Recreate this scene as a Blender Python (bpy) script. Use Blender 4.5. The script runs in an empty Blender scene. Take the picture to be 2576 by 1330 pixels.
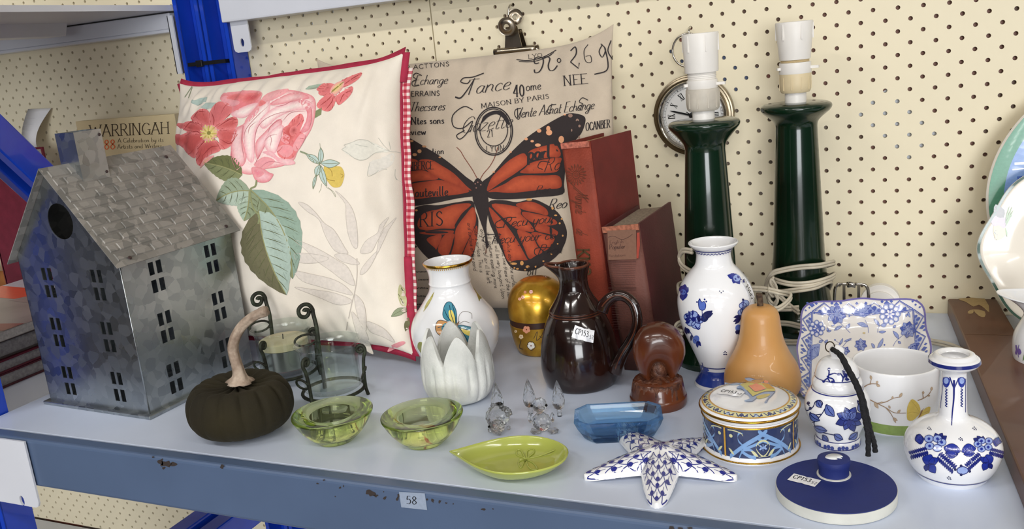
import bpy, bmesh, math, random
import numpy as np
from mathutils import Vector, Matrix, noise
from mathutils.geometry import delaunay_2d_cdt
random.seed(7)
PI = math.pi
sc = bpy.context.scene
COL = sc.collection
# ---------------------------------------------------------------- camera
# metres; x along the pegboard wall (y=0), z=0 on the shelf deck
CAM = np.array([0.337375, -1.103571, 0.348547]); FPX = 2251.106
def _rod(w):
    t = np.linalg.norm(w); k = w/t; K = np.array([[0,-k[2],k[1]],[k[2],0,-k[0]],[-k[1],k[0],0]])
    return np.eye(3)+math.sin(t)*K+(1-math.cos(t))*K@K
RCAM = _rod(np.array([0.2560803,0.4220245,-0.0440399])) @ np.array([[1,0,0],[0,0,-1],[0,1,0]], float)
cd = bpy.data.cameras.new('camera'); cam = bpy.data.objects.new('camera', cd); COL.objects.link(cam)
cd.sensor_width = 36; cd.lens = FPX/2576*36; cd.clip_start = .02; cd.clip_end = 60
M = Matrix.Identity(4)
for i in range(3):
    M[i][0] = RCAM[0][i]; M[i][1] = -RCAM[1][i]; M[i][2] = -RCAM[2][i]; M[i][3] = CAM[i]
cam.matrix_world = M; sc.camera = cam
# ---------------------------------------------------------------- shop light
sc.view_settings.view_transform = 'Standard'; sc.view_settings.look = 'None'
sc.view_settings.gamma = 1; sc.view_settings.use_curve_mapping = False
sc.view_settings.exposure = -0.48
sc.cycles.use_denoising = True
sc.cycles.max_bounces = 10; sc.cycles.transmission_bounces = 10; sc.cycles.transparent_max_bounces = 12
sc.cycles.sample_clamp_indirect = 6
wd = bpy.data.worlds.new('shop_hall'); sc.world = wd; wd.use_nodes = True
wb = wd.node_tree.nodes['Background']; wb.inputs[0].default_value = (.92,.95,1,1); wb.inputs[1].default_value = .3
LAMP_W = 28.
def area_lamp(name, loc, target, lx, ly, power, col):
    l = bpy.data.lights.new(name,'AREA'); l.shape = 'RECTANGLE'; l.size = lx; l.size_y = ly
    l.energy = power; l.color = col
    o = bpy.data.objects.new(name, l); COL.objects.link(o); o.location = loc
    o.rotation_euler = (Vector(target)-Vector(loc)).to_track_quat('-Z','Y').to_euler()
    return o
# rows of twin fluorescent fittings on the shop ceiling, along the aisle and across the hall
for y in (-2.1,-4.2,-6.3,-8.4):
    for x in (-1.2,.6,2.4,4.2):
        area_lamp('ceiling_light',(x,y,1.86),(x,y,0),1.2,.16,LAMP_W,(1,.97,.925))
# added broad frontal fill from the far end of the hall, no window there
area_lamp('far_fill',(2.2,-9.3,.55),(.6,0,.4),6.0,2.2,820.,(.95,.98,1))
# ---------------------------------------------------------------- pixel rays (photo frame 2576x1330)
def ray(px,py):
    return RCAM.T @ np.array([(px-1288)/FPX,(py-665)/FPX,1.])
def atz(px,py,z=0.):
    d = ray(px,py); return Vector(CAM+d*(z-CAM[2])/d[2])
def aty(px,py,y):
    d = ray(px,py); return Vector(CAM+d*(y-CAM[1])/d[1])
def atx(px,py,x):
    d = ray(px,py); return Vector(CAM+d*(x-CAM[0])/d[0])
def pix(P):
    c = RCAM @ (np.array(P)-CAM); return 1288+FPX*c[0]/c[2], 665+FPX*c[1]/c[2], c[2]
def front(px,py,r,z=0.):
    g = atz(px,py,z); d = Vector((g.x-CAM[0], g.y-CAM[1])).normalized()
    c = Vector((g.x+d.x*r, g.y+d.y*r, z)); rt = Vector((-d.y,d.x)) * -1
    for _ in range(3):
        q = pix(c); e = (px-q[0])*q[2]/FPX; c = Vector((c.x+rt.x*e, c.y+rt.y*e, z))
    return c
def zpix(ax,py):
    lo,hi = -.2,.8
    for _ in range(40):
        m = (lo+hi)/2
        if pix((ax[0],ax[1],m))[1] > py: lo = m
        else: hi = m
    return lo
def pxprof(ax, lst, z0=0.):
    """silhouette half widths in photo pixels -> (radius, height) about a vertical axis"""
    out = []
    for py,hw in lst:
        z = zpix(ax,py); out.append((hw*pix((ax[0],ax[1],z))[2]/FPX, z-z0))
    return out
# ---------------------------------------------------------------- colours, materials
def lin(c):
    return tuple((v/255/12.92 if v/255 <= .04045 else ((v/255+.055)/1.055)**2.4) for v in c)
MATS = {}
def mat(name, col, rough=.5, metal=0., var=.08, vs=40., col2=None, bump=0., bs=200., coat=0., trans=0., ior=1.45, sheen=0., spec=.5, detail=4., ramp=(.35,.65), sss=0.):
    if name in MATS: return MATS[name]
    m = bpy.data.materials.new(name); m.use_nodes = True; nt = m.node_tree; N = nt.nodes; L = nt.links
    b = N['Principled BSDF']; tc = N.new('ShaderNodeTexCoord')
    nz = N.new('ShaderNodeTexNoise'); nz.inputs['Scale'].default_value = vs; nz.inputs['Detail'].default_value = detail
    L.new(tc.outputs['Object'], nz.inputs['Vector'])
    r = N.new('ShaderNodeValToRGB'); c = lin(col)
    c2 = lin(col2) if col2 else tuple(max(0,v*(1-2*var)) for v in c)
    r.color_ramp.elements[0].position, r.color_ramp.elements[1].position = ramp
    r.color_ramp.elements[0].color = (*c2,1); r.color_ramp.elements[1].color = (*c,1)
    L.new(nz.outputs['Fac'], r.inputs['Fac']); L.new(r.outputs['Color'], b.inputs['Base Color'])
    b.inputs['Roughness'].default_value = rough; b.inputs['Metallic'].default_value = metal
    b.inputs['Coat Weight'].default_value = coat; b.inputs['Coat Roughness'].default_value = .04
    b.inputs['Transmission Weight'].default_value = trans; b.inputs['IOR'].default_value = ior
    b.inputs['Sheen Weight'].default_value = sheen; b.inputs['Sheen Tint'].default_value = (*[min(1,v*2.5) for v in lin(col)],1); b.inputs['Specular IOR Level'].default_value = spec
    if sss: b.inputs['Subsurface Weight'].default_value = sss; b.inputs['Subsurface Radius'].default_value = (.01,.008,.006)
    if bump:
        n2 = N.new('ShaderNodeTexNoise'); n2.inputs['Scale'].default_value = bs; n2.inputs['Detail'].default_value = 3
        L.new(tc.outputs['Object'], n2.inputs['Vector'])
        bp = N.new('ShaderNodeBump'); bp.inputs['Strength'].default_value = bump; bp.inputs['Distance'].default_value = .002
        L.new(n2.outputs['Fac'], bp.inputs['Height']); L.new(bp.outputs['Normal'], b.inputs['Normal'])
    MATS[name] = m; return m
def printmat(name, rough=.5, coat=0., metal=0., sheen=0.):
    """ink: colour comes with the printed shape, slightly uneven"""
    if name in MATS: return MATS[name]
    m = bpy.data.materials.new(name); m.use_nodes = True; nt = m.node_tree; N = nt.nodes; L = nt.links
    b = N['Principled BSDF']; a = N.new('ShaderNodeAttribute'); a.attribute_name = 'ink'
    tc = N.new('ShaderNodeTexCoord'); nz = N.new('ShaderNodeTexNoise'); nz.inputs['Scale'].default_value = 300
    L.new(tc.outputs['Object'], nz.inputs['Vector'])
    hs = N.new('ShaderNodeHueSaturation'); mr = N.new('ShaderNodeMapRange')
    mr.inputs['To Min'].default_value = .86; mr.inputs['To Max'].default_value = 1.14
    L.new(nz.outputs['Fac'], mr.inputs['Value']); L.new(mr.outputs['Result'], hs.inputs['Value'])
    L.new(a.outputs['Color'], hs.inputs['Color']); L.new(hs.outputs['Color'], b.inputs['Base Color'])
    b.inputs['Roughness'].default_value = rough; b.inputs['Coat Weight'].default_value = coat
    b.inputs['Coat Roughness'].default_value = .04; b.inputs['Metallic'].default_value = metal
    MATS[name] = m; return m
def glassy(name, col, clear=.4, ior=1.5, dens=0., rough=0., vol=None):
    """coloured glass: refracting body, part of the light passes straight through"""
    m=bpy.data.materials.new(name);m.use_nodes=True;nt=m.node_tree;N=nt.nodes;L=nt.links;b=N['Principled BSDF'];c=lin(col)
    b.inputs['Transmission Weight'].default_value=1;b.inputs['Roughness'].default_value=rough;b.inputs['IOR'].default_value=ior
    nz=N.new('ShaderNodeTexNoise');nz.inputs['Scale'].default_value=20;r=N.new('ShaderNodeValToRGB');L.new(nz.outputs['Fac'],r.inputs['Fac'])
    r.color_ramp.elements[0].color=(*[v*.97 for v in c],1);r.color_ramp.elements[1].color=(*c,1);L.new(r.outputs['Color'],b.inputs['Base Color'])
    tr=N.new('ShaderNodeBsdfTransparent');L.new(r.outputs['Color'],tr.inputs['Color'])
    mx=N.new('ShaderNodeMixShader');mx.inputs[0].default_value=clear;L.new(b.outputs[0],mx.inputs[1]);L.new(tr.outputs[0],mx.inputs[2]);L.new(mx.outputs[0],N['Material Output'].inputs['Surface'])
    if dens:
        va=N.new('ShaderNodeVolumeAbsorption');va.inputs['Color'].default_value=(*lin(vol or col),1);va.inputs['Density'].default_value=dens;L.new(va.outputs[0],N['Material Output'].inputs['Volume'])
    MATS[name]=m;return m
def paneglass(name, tint=(250,252,252)):
    """thin clear glass: reflection by fresnel over a see-through sheet"""
    m=bpy.data.materials.new(name);m.use_nodes=True;nt=m.node_tree;N=nt.nodes;L=nt.links;N.remove(N['Principled BSDF'])
    g=N.new('ShaderNodeBsdfGlossy');g.inputs['Roughness'].default_value=.0;tr=N.new('ShaderNodeBsdfTransparent');tr.inputs['Color'].default_value=(*lin(tint),1)
    lw=N.new('ShaderNodeLayerWeight');lw.inputs['Blend'].default_value=.5;pw=N.new('ShaderNodeMath');pw.operation='POWER';pw.inputs[1].default_value=3.5;L.new(lw.outputs['Facing'],pw.inputs[0]);fr=N.new('ShaderNodeMath');fr.operation='MULTIPLY_ADD';fr.inputs[1].default_value=.55;fr.inputs[2].default_value=.045;L.new(pw.outputs[0],fr.inputs[0]);mx=N.new('ShaderNodeMixShader')
    nz=N.new('ShaderNodeTexNoise');nz.inputs['Scale'].default_value=40;bp=N.new('ShaderNodeBump');bp.inputs['Strength'].default_value=.05;bp.inputs['Distance'].default_value=.0002;L.new(nz.outputs['Fac'],bp.inputs['Height']);L.new(bp.outputs['Normal'],g.inputs['Normal'])
    L.new(fr.outputs[0],mx.inputs[0]);L.new(tr.outputs[0],mx.inputs[1]);L.new(g.outputs[0],mx.inputs[2]);L.new(mx.outputs[0],N['Material Output'].inputs['Surface'])
    MATS[name]=m;return m
# ---------------------------------------------------------------- object helpers
def obj(name, V, F, m, parent=None, smooth=False, loc=None, kind=None):
    me = bpy.data.meshes.new(name); me.from_pydata([tuple(v) for v in V], [], F); me.update()
    if smooth: me.shade_smooth()
    o = bpy.data.objects.new(name, me); COL.objects.link(o)
    if m: me.materials.append(m)
    if parent: o.parent = parent
    if loc is not None: o.location = loc
    if kind: o['kind'] = kind
    return o
def tag(o, label, cat, group=None):
    o['label'] = label; o['category'] = cat
    if group: o['group'] = group
    return o
def thing(name, label, cat, loc=(0,0,0), rotz=0., group=None):
    o = bpy.data.objects.new(name, None); COL.objects.link(o); o.empty_display_size = .02
    o.location = loc; o.rotation_euler = (0,0,rotz); return tag(o,label,cat,group)
def box(x0,x1,y0,y1,z0,z1, n=0):
    V = [(x,y,z) for z in (z0,z1) for y in (y0,y1) for x in (x0,x1)]
    F = [(0,2,3,1),(4,5,7,6),(0,1,5,4),(2,6,7,3),(0,4,6,2),(1,3,7,5)]
    return V, [tuple(i+n for i in f) for f in F]
def boxes(lst):
    V=[];F=[]
    for b in lst:
        v,f = box(*b, n=len(V)); V+=v; F+=f
    return V,F
def bevel(o, w=.001, seg=2):
    md = o.modifiers.new('bevel','BEVEL'); md.width = w; md.segments = seg; md.limit_method = 'ANGLE'; return o
def cat(pts, n=6, closed=False):
    """Catmull-Rom through 2D/3D points"""
    P = [np.array(p,float) for p in pts]; out = []; k = len(P)
    if k < 3 : return [tuple(p) for p in P]
    rng = range(k) if closed else range(k-1)
    for i in rng:
        p1,p2 = P[i],P[(i+1)%k]
        p0 = P[i-1] if (i or closed) else 2*p1-p2
        p3 = P[(i+2)%k] if (closed or i+2<k) else 2*p2-p1
        for j in range(n):
            t = j/n
            out.append(tuple(.5*((2*p1)+(p2-p0)*t+(2*p0-5*p1+4*p2-p3)*t*t+(3*p1-p0-3*p2+p3)*t**3)))
    if not closed: out.append(tuple(P[-1]))
    return out
def lathe_vf(prof, seg=64, rfun=None, cap=True):
    V=[];F=[];k=len(prof)
    for i,(r,z) in enumerate(prof):
        for j in range(seg):
            a = 2*PI*j/seg; rr = r*(rfun(a,i/(k-1)) if rfun else 1)
            V.append((rr*math.cos(a),rr*math.sin(a),z))
    for i in range(k-1):
        for j in range(seg):
            a,b = i*seg+j, i*seg+(j+1)%seg
            F.append((a,b,b+seg,a+seg))
    if cap and prof[0][0] > 1e-5: F.append(tuple(range(seg-1,-1,-1)))
    if cap and prof[-1][0] > 1e-5: F.append(tuple(range((k-1)*seg,k*seg)))
    return V,F
def lathe(name, prof, m, parent, seg=64, smooth=True, rfun=None, loc=None, cap=True):
    V,F = lathe_vf(prof, seg, rfun, cap)
    o = obj(name, V, F, m, parent, smooth, loc)
    if smooth:
        md = o.modifiers.new('e','EDGE_SPLIT'); md.split_angle = math.radians(50)
    return o
def cup_prof(outer, t, zfloor, lip=True):
    """outer (r,z) bottom->top, add rounded lip and inner wall down to zfloor"""
    r1,z1 = outer[-1]; inner = [(max(r-t,.0005),z) for r,z in outer if z > zfloor+t*.5]
    prof = [(.0,outer[0][1])]+list(outer)
    prof += [(r1-t*.15,z1+t*.35),(r1-t*.5,z1+t*.5),(r1-t*.85,z1+t*.35)]
    prof += inner[::-1]
    prof += [(max(inner[0][0]*.6,.0004),zfloor),(.0,zfloor)]
    return prof
def tube_vf(P, r, seg=8, n0=0, closed=False, squash=1.):
    P = [Vector(p) for p in P]; V=[];F=[];k=len(P)
    rr = r if hasattr(r,'__len__') else [r]*k
    T = [((P[(i+1)%k]-P[i-1]) if closed else (P[min(i+1,k-1)]-P[max(i-1,0)])).normalized() for i in range(k)]
    up = Vector((0,0,1)) if abs(T[0].z) < .9 else Vector((1,0,0))
    nrm = T[0].cross(up).normalized()
    for i in range(k):
        nrm = (nrm - T[i]*nrm.dot(T[i])).normalized(); bi = T[i].cross(nrm)
        for j in range(seg):
            a = 2*PI*j/seg; V.append(P[i]+nrm*math.cos(a)*rr[i]+bi*math.sin(a)*rr[i]*squash)
    m = k if closed else k-1
    for i in range(m):
        for j in range(seg):
            a=i*seg+j; b=i*seg+(j+1)%seg; c=((i+1)%k)*seg
            F.append((n0+a,n0+b,n0+c+(j+1)%seg,n0+c+j))
    if not closed:
        F.append(tuple(n0+x for x in range(seg-1,-1,-1))); F.append(tuple(n0+(k-1)*seg+x for x in range(seg)))
    return V,F
def tube(name, P, r, m, parent, seg=8, closed=False, squash=1.):
    V,F = tube_vf(P,r,seg,0,closed,squash); return obj(name,V,F,m,parent,True)
def tubes(name, lst, m, parent, seg=8):
    V=[];F=[]
    for P,r in lst:
        v,f = tube_vf(P,r,seg,len(V)); V+=v; F+=f
    return obj(name,V,F,m,parent,True)
def inside(p, poly):
    x,y = p; c = False; j = len(poly)-1
    for i in range(len(poly)):
        xi,yi = poly[i]; xj,yj = poly[j]
        if (yi>y)!=(yj>y) and x < (xj-xi)*(y-yi)/(yj-yi)+xi: c = not c
        j = i
    return c
def cdt(loops, grid=0., holes=()):
    """triangulate outline (loops[0]) minus holes, optional interior grid points"""
    pts=[];edges=[]
    for lp in list(loops)+list(holes):
        n0=len(pts); pts+= [Vector(p) for p in lp]; edges += [(n0+i,n0+(i+1)%len(lp)) for i in range(len(lp))]
    out = loops[0]
    if grid:
        xs=[p[0] for p in out]; ys=[p[1] for p in out]
        x=min(xs)+grid/2; r=0
        while x < max(xs):
            y=min(ys)+grid*(.25+.5*(r%2))
            while y < max(ys):
                if inside((x,y),out): pts.append(Vector((x,y)))
                y+=grid
            x+=grid; r+=1
    v,e,f,_,_,_ = delaunay_2d_cdt(pts, edges, [], 0, 1e-9)
    F=[]
    for t in f:
        c = (v[t[0]]+v[t[1]]+v[t[2]])/3
        if inside(c,out) and not any(inside(c,h) for h in holes): F.append(tuple(t))
    return v,F
def plate_vf(outline, holes, t, place):
    """flat sheet with openings; place(u,v,w) -> point, thickness t in w"""
    v,F = cdt([outline], 0, holes); n=len(v)
    V = [place(p[0],p[1],0) for p in v]+[place(p[0],p[1],-t) for p in v]
    FF = [f for f in F]+[tuple(n+i for i in f[::-1]) for f in F]
    cnt={}
    for f in F:
        for i in range(3):
            e=(f[i],f[(i+1)%3]); cnt[e]=1
    for (a,b) in list(cnt):
        if (b,a) not in cnt: FF.append((b,a,n+a,n+b))
    return V,FF
# ---------------------------------------------------------------- printed decoration
class Decal:
    """flat printed shapes wrapped on a surface S(u,v,off); conv turns drawing coordinates into (u,v)"""
    def __init__(s, S, conv=None, h=.004, lay=.00012, base=.0002):
        s.S=S; s.conv=conv or (lambda p:p); s.h=h; s.lay=lay; s.base=base; s.V=[];s.F=[];s.C=[]
    def _c(s,col,p): return lin(col(p) if callable(col) else col)
    def poly(s, pts, col, layer=0, smooth=0, grid=True, edge=None, ew=.01):
        if smooth: pts = cat(pts, smooth, True)
        uv = [tuple(s.conv(p)) for p in pts]
        try: v,F = cdt([uv], s.h if grid else 0)
        except Exception: return
        n=len(s.V); off=s.base+s.lay*layer
        if edge:
            b=np.array(uv); e=np.roll(b,-1,0)-b; L2=(e*e).sum(1)+1e-18; ca,cb=np.array(lin(edge)),np.array(lin(col))
        for p in v:
            s.V.append(s.S(p[0],p[1],off))
            if edge:
                q=np.array((p[0],p[1])); t=np.clip(((q-b)*e).sum(1)/L2,0,1); d=math.sqrt((((b+e*t[:,None])-q)**2).sum(1).min())
                k=min(1,d/ew); s.C.append(tuple(ca+(cb-ca)*k))
            else: s.C.append(s._c(col,p))
        s.F += [tuple(n+i for i in f) for f in F]
    def stroke(s, pts, w, col, layer=1, taper=0., closed=False, sm=4, nib=None):
        if sm and len(pts)>2: pts = cat(pts, sm, closed)
        P=[np.array(p,float) for p in pts]
        if closed: P.append(P[0])
        k=len(P); n=len(s.V); off=s.base+s.lay*layer
        if k<2: return
        for i in range(k):
            if closed: t = P[(i+1)%(k-1)]-P[(i-1)%(k-1)]
            else: t=P[min(i+1,k-1)]-P[max(i-1,0)]
            L=np.linalg.norm(t) or 1.; nx=np.array([-t[1],t[0]])/L
            ww=w[0]+(w[1]-w[0])*i/(k-1) if hasattr(w,'__len__') else w
            if nib: ww*= nib+(1-nib)*abs(t[1])/L
            if taper: ww*= max(.12,min(1,min(i,k-1-i)/(k*taper)+.12))
            for sg in (-.5,.5):
                u,v=s.conv(tuple(P[i]+nx*ww*sg)); s.V.append(s.S(u,v,off)); s.C.append(s._c(col,(u,v)))
        for i in range(k-1): s.F.append((n+2*i,n+2*i+2,n+2*i+3,n+2*i+1))
    def dot(s, c, r, col, layer=1, ry=None, ang=0., n=12):
        ry=ry or r; ca,sa=math.cos(ang),math.sin(ang); N0=len(s.V); off=s.base+s.lay*layer
        pts=[c]+[(c[0]+r*math.cos(2*PI*i/n)*ca-ry*math.sin(2*PI*i/n)*sa, c[1]+r*math.cos(2*PI*i/n)*sa+ry*math.sin(2*PI*i/n)*ca) for i in range(n)]
        for p in pts:
            u,v=s.conv(p); s.V.append(s.S(u,v,off)); s.C.append(s._c(col,(u,v)))
        s.F += [(N0,N0+1+i,N0+1+(i+1)%n) for i in range(n)]
    def hatch(s, pts, c, col, n=14, w=1.2, depth=.4, layer=3, smooth=4, frac=.6):
        # fine brush lines running in from the outline of a petal
        o=cat(pts,smooth,True); m=len(o); rnd=random.Random(len(s.V)); cx,cy=c
        for k in range(n):
            i=int(m*(k+.5*rnd.random())/n)%m; p=o[i]; q=depth*(.5+.8*rnd.random())
            if rnd.random()>frac+.3: continue
            e=(p[0]+(cx-p[0])*q,p[1]+(cy-p[1])*q); d=(e[0]-p[0],e[1]-p[1])
            mid=((p[0]+e[0])/2-d[1]*.07,(p[1]+e[1])/2+d[0]*.07)
            st=(p[0]+d[0]*.04,p[1]+d[1]*.04)
            s.stroke([st,mid,e],[w,w*.25],col,layer,sm=3)
    def leaf(s, a, b, w, col, layer=1, bend=0., edge=None, ew=1., rib=None):
        a=np.array(a,float); b=np.array(b,float); d=b-a; nx=np.array([-d[1],d[0]])
        up=[];dn=[]
        for t,f in ((0,0),(.12,.42),(.3,.85),(.5,1),(.72,.78),(.9,.32),(1,0)):
            m=a+d*t+nx*bend*4*t*(1-t); L=np.linalg.norm(d) or 1.
            up.append(tuple(m+nx/L*w*f*.5)); dn.append(tuple(m-nx/L*w*f*.5))
        out=cat(up+dn[-2:0:-1],3,True)
        s.poly(out,col,layer)
        if edge: s.stroke(out,ew,edge,layer+1,closed=True,sm=0)
        if rib: s.stroke([tuple(a+d*t+nx*bend*4*t*(1-t)) for t in (0,.3,.6,.92)],ew,rib,layer+1)
    def text(s, txt, org, xv, yv, col, layer=2, align='LEFT'):
        cu=bpy.data.curves.new('t','FONT'); cu.body=txt; cu.align_x=align; cu.resolution_u=3
        o=bpy.data.objects.new('t',cu); COL.objects.link(o); dg=bpy.context.evaluated_depsgraph_get(); dg.update()
        me=o.evaluated_get(dg).to_mesh(); n=len(s.V); off=s.base+s.lay*layer
        org=np.array(org,float);xv=np.array(xv,float);yv=np.array(yv,float)
        for v in me.vertices:
            u,w=s.conv(tuple(org+xv*v.co.x+yv*v.co.y)); s.V.append(s.S(u,w,off)); s.C.append(s._c(col,(u,w)))
        s.F += [tuple(n+i for i in p.vertices) for p in me.polygons]
        o.evaluated_get(dg).to_mesh_clear(); bpy.data.objects.remove(o); bpy.data.curves.remove(cu)
    def build(s, name, m, parent):
        o = obj(name, s.V, s.F, m, parent, True)
        at=o.data.attributes.new('ink','FLOAT_COLOR','POINT')
        at.data.foreach_set('color', np.array([(*c,1) for c in s.C],np.float32).ravel())
        return o
# a small pen font: strokes on a grid, x-height .5, capitals 1
_f = {
'a':(.5,[[(.4,.4),(.24,.5),(.07,.36),(.06,.14),(.18,0),(.34,.12),(.41,.46)],[(.41,.46),(.38,.12),(.5,.02)]]),
'b':(.48,[[(.06,1),(.06,.05)],[(.06,.35),(.2,.5),(.38,.4),(.4,.15),(.24,0),(.06,.08)]]),
'c':(.44,[[(.38,.4),(.24,.5),(.07,.36),(.07,.12),(.22,0),(.42,.1)]]),
'd':(.52,[[(.4,.4),(.24,.5),(.07,.36),(.07,.12),(.2,0),(.36,.12)],[(.42,1),(.4,.15),(.5,.02)]]),
'e':(.44,[[(.08,.24),(.3,.28),(.38,.4),(.26,.5),(.09,.38),(.07,.12),(.22,0),(.42,.1)]]),
'f':(.34,[[(.36,.95),(.24,1),(.16,.8),(.15,.05)],[(.02,.5),(.3,.5)]]),
'g':(.5,[[(.4,.4),(.24,.5),(.07,.36),(.07,.14),(.2,.02),(.36,.14),(.41,.46)],[(.41,.46),(.38,-.2),(.2,-.38),(.04,-.26),(.3,-.08),(.5,.04)]]),
'h':(.52,[[(.07,1),(.06,0)],[(.07,.3),(.22,.5),(.38,.42),(.38,.12),(.5,.02)]]),
'i':(.26,[[(.08,.5),(.08,.1),(.2,.02)],[(.09,.68),(.1,.72)]]),
'j':(.26,[[(.12,.5),(.1,-.25),(-.06,-.35)],[(.13,.68),(.14,.72)]]),
'k':(.48,[[(.07,1),(.06,0)],[(.4,.5),(.08,.22)],[(.16,.3),(.44,0)]]),
'l':(.26,[[(.09,1),(.08,.12),(.2,.02)]]),
'm':(.74,[[(.06,.5),(.06,0)],[(.07,.3),(.2,.5),(.32,.4),(.32,0)],[(.33,.3),(.46,.5),(.6,.4),(.6,.12),(.72,.02)]]),
'n':(.52,[[(.06,.5),(.06,0)],[(.07,.3),(.22,.5),(.38,.4),(.38,.12),(.5,.02)]]),
'o':(.48,[[(.24,.5),(.07,.38),(.07,.12),(.22,0),(.4,.12),(.4,.38),(.24,.5)]]),
'p':(.48,[[(.07,.5),(.05,-.38)],[(.07,.35),(.22,.5),(.4,.38),(.4,.14),(.24,0),(.07,.1)]]),
'q':(.48,[[(.4,.4),(.24,.5),(.07,.36),(.07,.14),(.22,0),(.38,.12)],[(.41,.5),(.4,-.38)]]),
'r':(.38,[[(.07,.5),(.06,0)],[(.08,.28),(.2,.46),(.34,.46)]]),
's':(.4,[[(.32,.42),(.2,.5),(.08,.4),(.2,.27),(.32,.14),(.2,0),(.05,.08)]]),
't':(.34,[[(.14,.85),(.13,.12),(.22,0),(.34,.08)],[(.0,.5),(.3,.52)]]),
'u':(.52,[[(.06,.5),(.06,.14),(.18,0),(.34,.1),(.4,.5)],[(.4,.5),(.4,.12),(.5,.02)]]),
'v':(.46,[[(.05,.5),(.2,.0),(.38,.5)]]),
'w':(.66,[[(.05,.5),(.18,.0),(.32,.45),(.46,.0),(.6,.5)]]),
'x':(.44,[[(.05,.5),(.38,0)],[(.38,.5),(.05,0)]]),
'y':(.48,[[(.06,.5),(.07,.14),(.2,.02),(.36,.14),(.41,.5)],[(.41,.5),(.36,-.2),(.18,-.38),(.04,-.28)]]),
'z':(.44,[[(.06,.48),(.36,.48),(.06,.02),(.4,.02)]]),
'A':(.72,[[(.02,0),(.34,1)],[(.34,1),(.66,0)],[(.14,.36),(.54,.36)]]),
'B':(.6,[[(.08,0),(.08,1)],[(.08,1),(.38,.98),(.48,.8),(.36,.54),(.1,.53)],[(.3,.53),(.52,.42),(.52,.12),(.36,0),(.08,0)]]),
'C':(.66,[[(.6,.8),(.46,.98),(.24,.94),(.07,.65),(.08,.3),(.26,.03),(.48,.03),(.62,.2)]]),
'D':(.7,[[(.08,0),(.08,1)],[(.08,1),(.4,.98),(.62,.7),(.62,.3),(.4,.02),(.08,0)]]),
'E':(.58,[[(.08,0),(.08,1)],[(.08,.99),(.5,.99)],[(.08,.52),(.4,.52)],[(.08,.01),(.54,.01)]]),
'F':(.54,[[(.08,0),(.08,1)],[(.08,.99),(.5,.99)],[(.08,.52),(.4,.52)]]),
'G':(.72,[[(.62,.8),(.46,.98),(.24,.94),(.07,.65),(.08,.3),(.26,.03),(.5,.02),(.62,.14)],[(.63,.02),(.63,.42)],[(.46,.42),(.72,.42)]]),
'H':(.72,[[(.08,0),(.08,1)],[(.6,0),(.6,1)],[(.08,.52),(.6,.52)]]),
'I':(.24,[[(.1,0),(.1,1)]]),
'K':(.66,[[(.08,0),(.08,1)],[(.56,1),(.1,.45)],[(.22,.56),(.62,0)]]),
'L':(.56,[[(.08,0),(.08,1)],[(.08,.01),(.52,.01)]]),
'M':(.84,[[(.06,0),(.1,1)],[(.1,1),(.4,.1)],[(.4,.1),(.7,1)],[(.7,1),(.74,0)]]),
'N':(.74,[[(.08,0),(.08,1)],[(.08,1),(.6,0)],[(.6,0),(.6,1)]]),
'O':(.76,[[(.37,1),(.14,.85),(.07,.5),(.16,.12),(.37,0),(.6,.14),(.68,.5),(.6,.86),(.37,1)]]),
'P':(.58,[[(.08,0),(.08,1)],[(.08,1),(.4,.98),(.52,.76),(.4,.5),(.1,.48)]]),
'R':(.66,[[(.08,0),(.08,1)],[(.08,1),(.4,.98),(.5,.76),(.4,.53),(.1,.5)],[(.28,.5),(.6,0)]]),
'S':(.54,[[(.44,.84),(.28,1),(.1,.86),(.12,.66),(.4,.42),(.46,.2),(.28,0),(.06,.14)]]),
'T':(.64,[[(.3,0),(.3,1)],[(.02,.98),(.6,.98)]]),
'U':(.72,[[(.08,1),(.08,.25),(.2,.02),(.46,.02),(.58,.25),(.58,1)]]),
'V':(.68,[[(.02,1),(.32,0)],[(.32,0),(.62,1)]]),
'W':(.96,[[(.02,1),(.25,0)],[(.25,0),(.46,.8)],[(.46,.8),(.67,0)],[(.67,0),(.9,1)]]),
'Y':(.66,[[(.02,1),(.3,.45)],[(.58,1),(.3,.45)],[(.3,.45),(.3,0)]]),
'0':(.56,[[(.27,1),(.1,.8),(.08,.3),(.27,0),(.46,.2),(.46,.75),(.27,1)]]),
'1':(.36,[[(.06,.82),(.2,1)],[(.2,1),(.2,0)]]),
'2':(.56,[[(.08,.78),(.2,.98),(.42,.9),(.42,.65),(.08,.02)],[(.08,.02),(.5,.02)]]),
'3':(.54,[[(.08,.9),(.28,1),(.44,.8),(.2,.55)],[(.2,.55),(.46,.42),(.46,.14),(.24,0),(.06,.1)]]),
'4':(.58,[[(.4,0),(.4,1)],[(.4,1),(.04,.3)],[(.04,.3),(.54,.3)]]),
'5':(.54,[[(.46,.98),(.14,.98)],[(.14,.98),(.1,.55)],[(.1,.55),(.34,.62),(.48,.35),(.36,.04),(.06,.06)]]),
'6':(.56,[[(.42,.95),(.2,.8),(.08,.35),(.22,.0),(.44,.14),(.44,.4),(.26,.52),(.1,.35)]]),
'8':(.54,[[(.26,.54),(.08,.76),(.26,1),(.44,.76),(.26,.54),(.06,.26),(.26,0),(.48,.26),(.26,.54)]]),
'9':(.56,[[(.44,.6),(.28,.46),(.1,.6),(.12,.88),(.32,1),(.46,.8),(.44,.3),(.26,.02),(.08,.06)]]),
}
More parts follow.
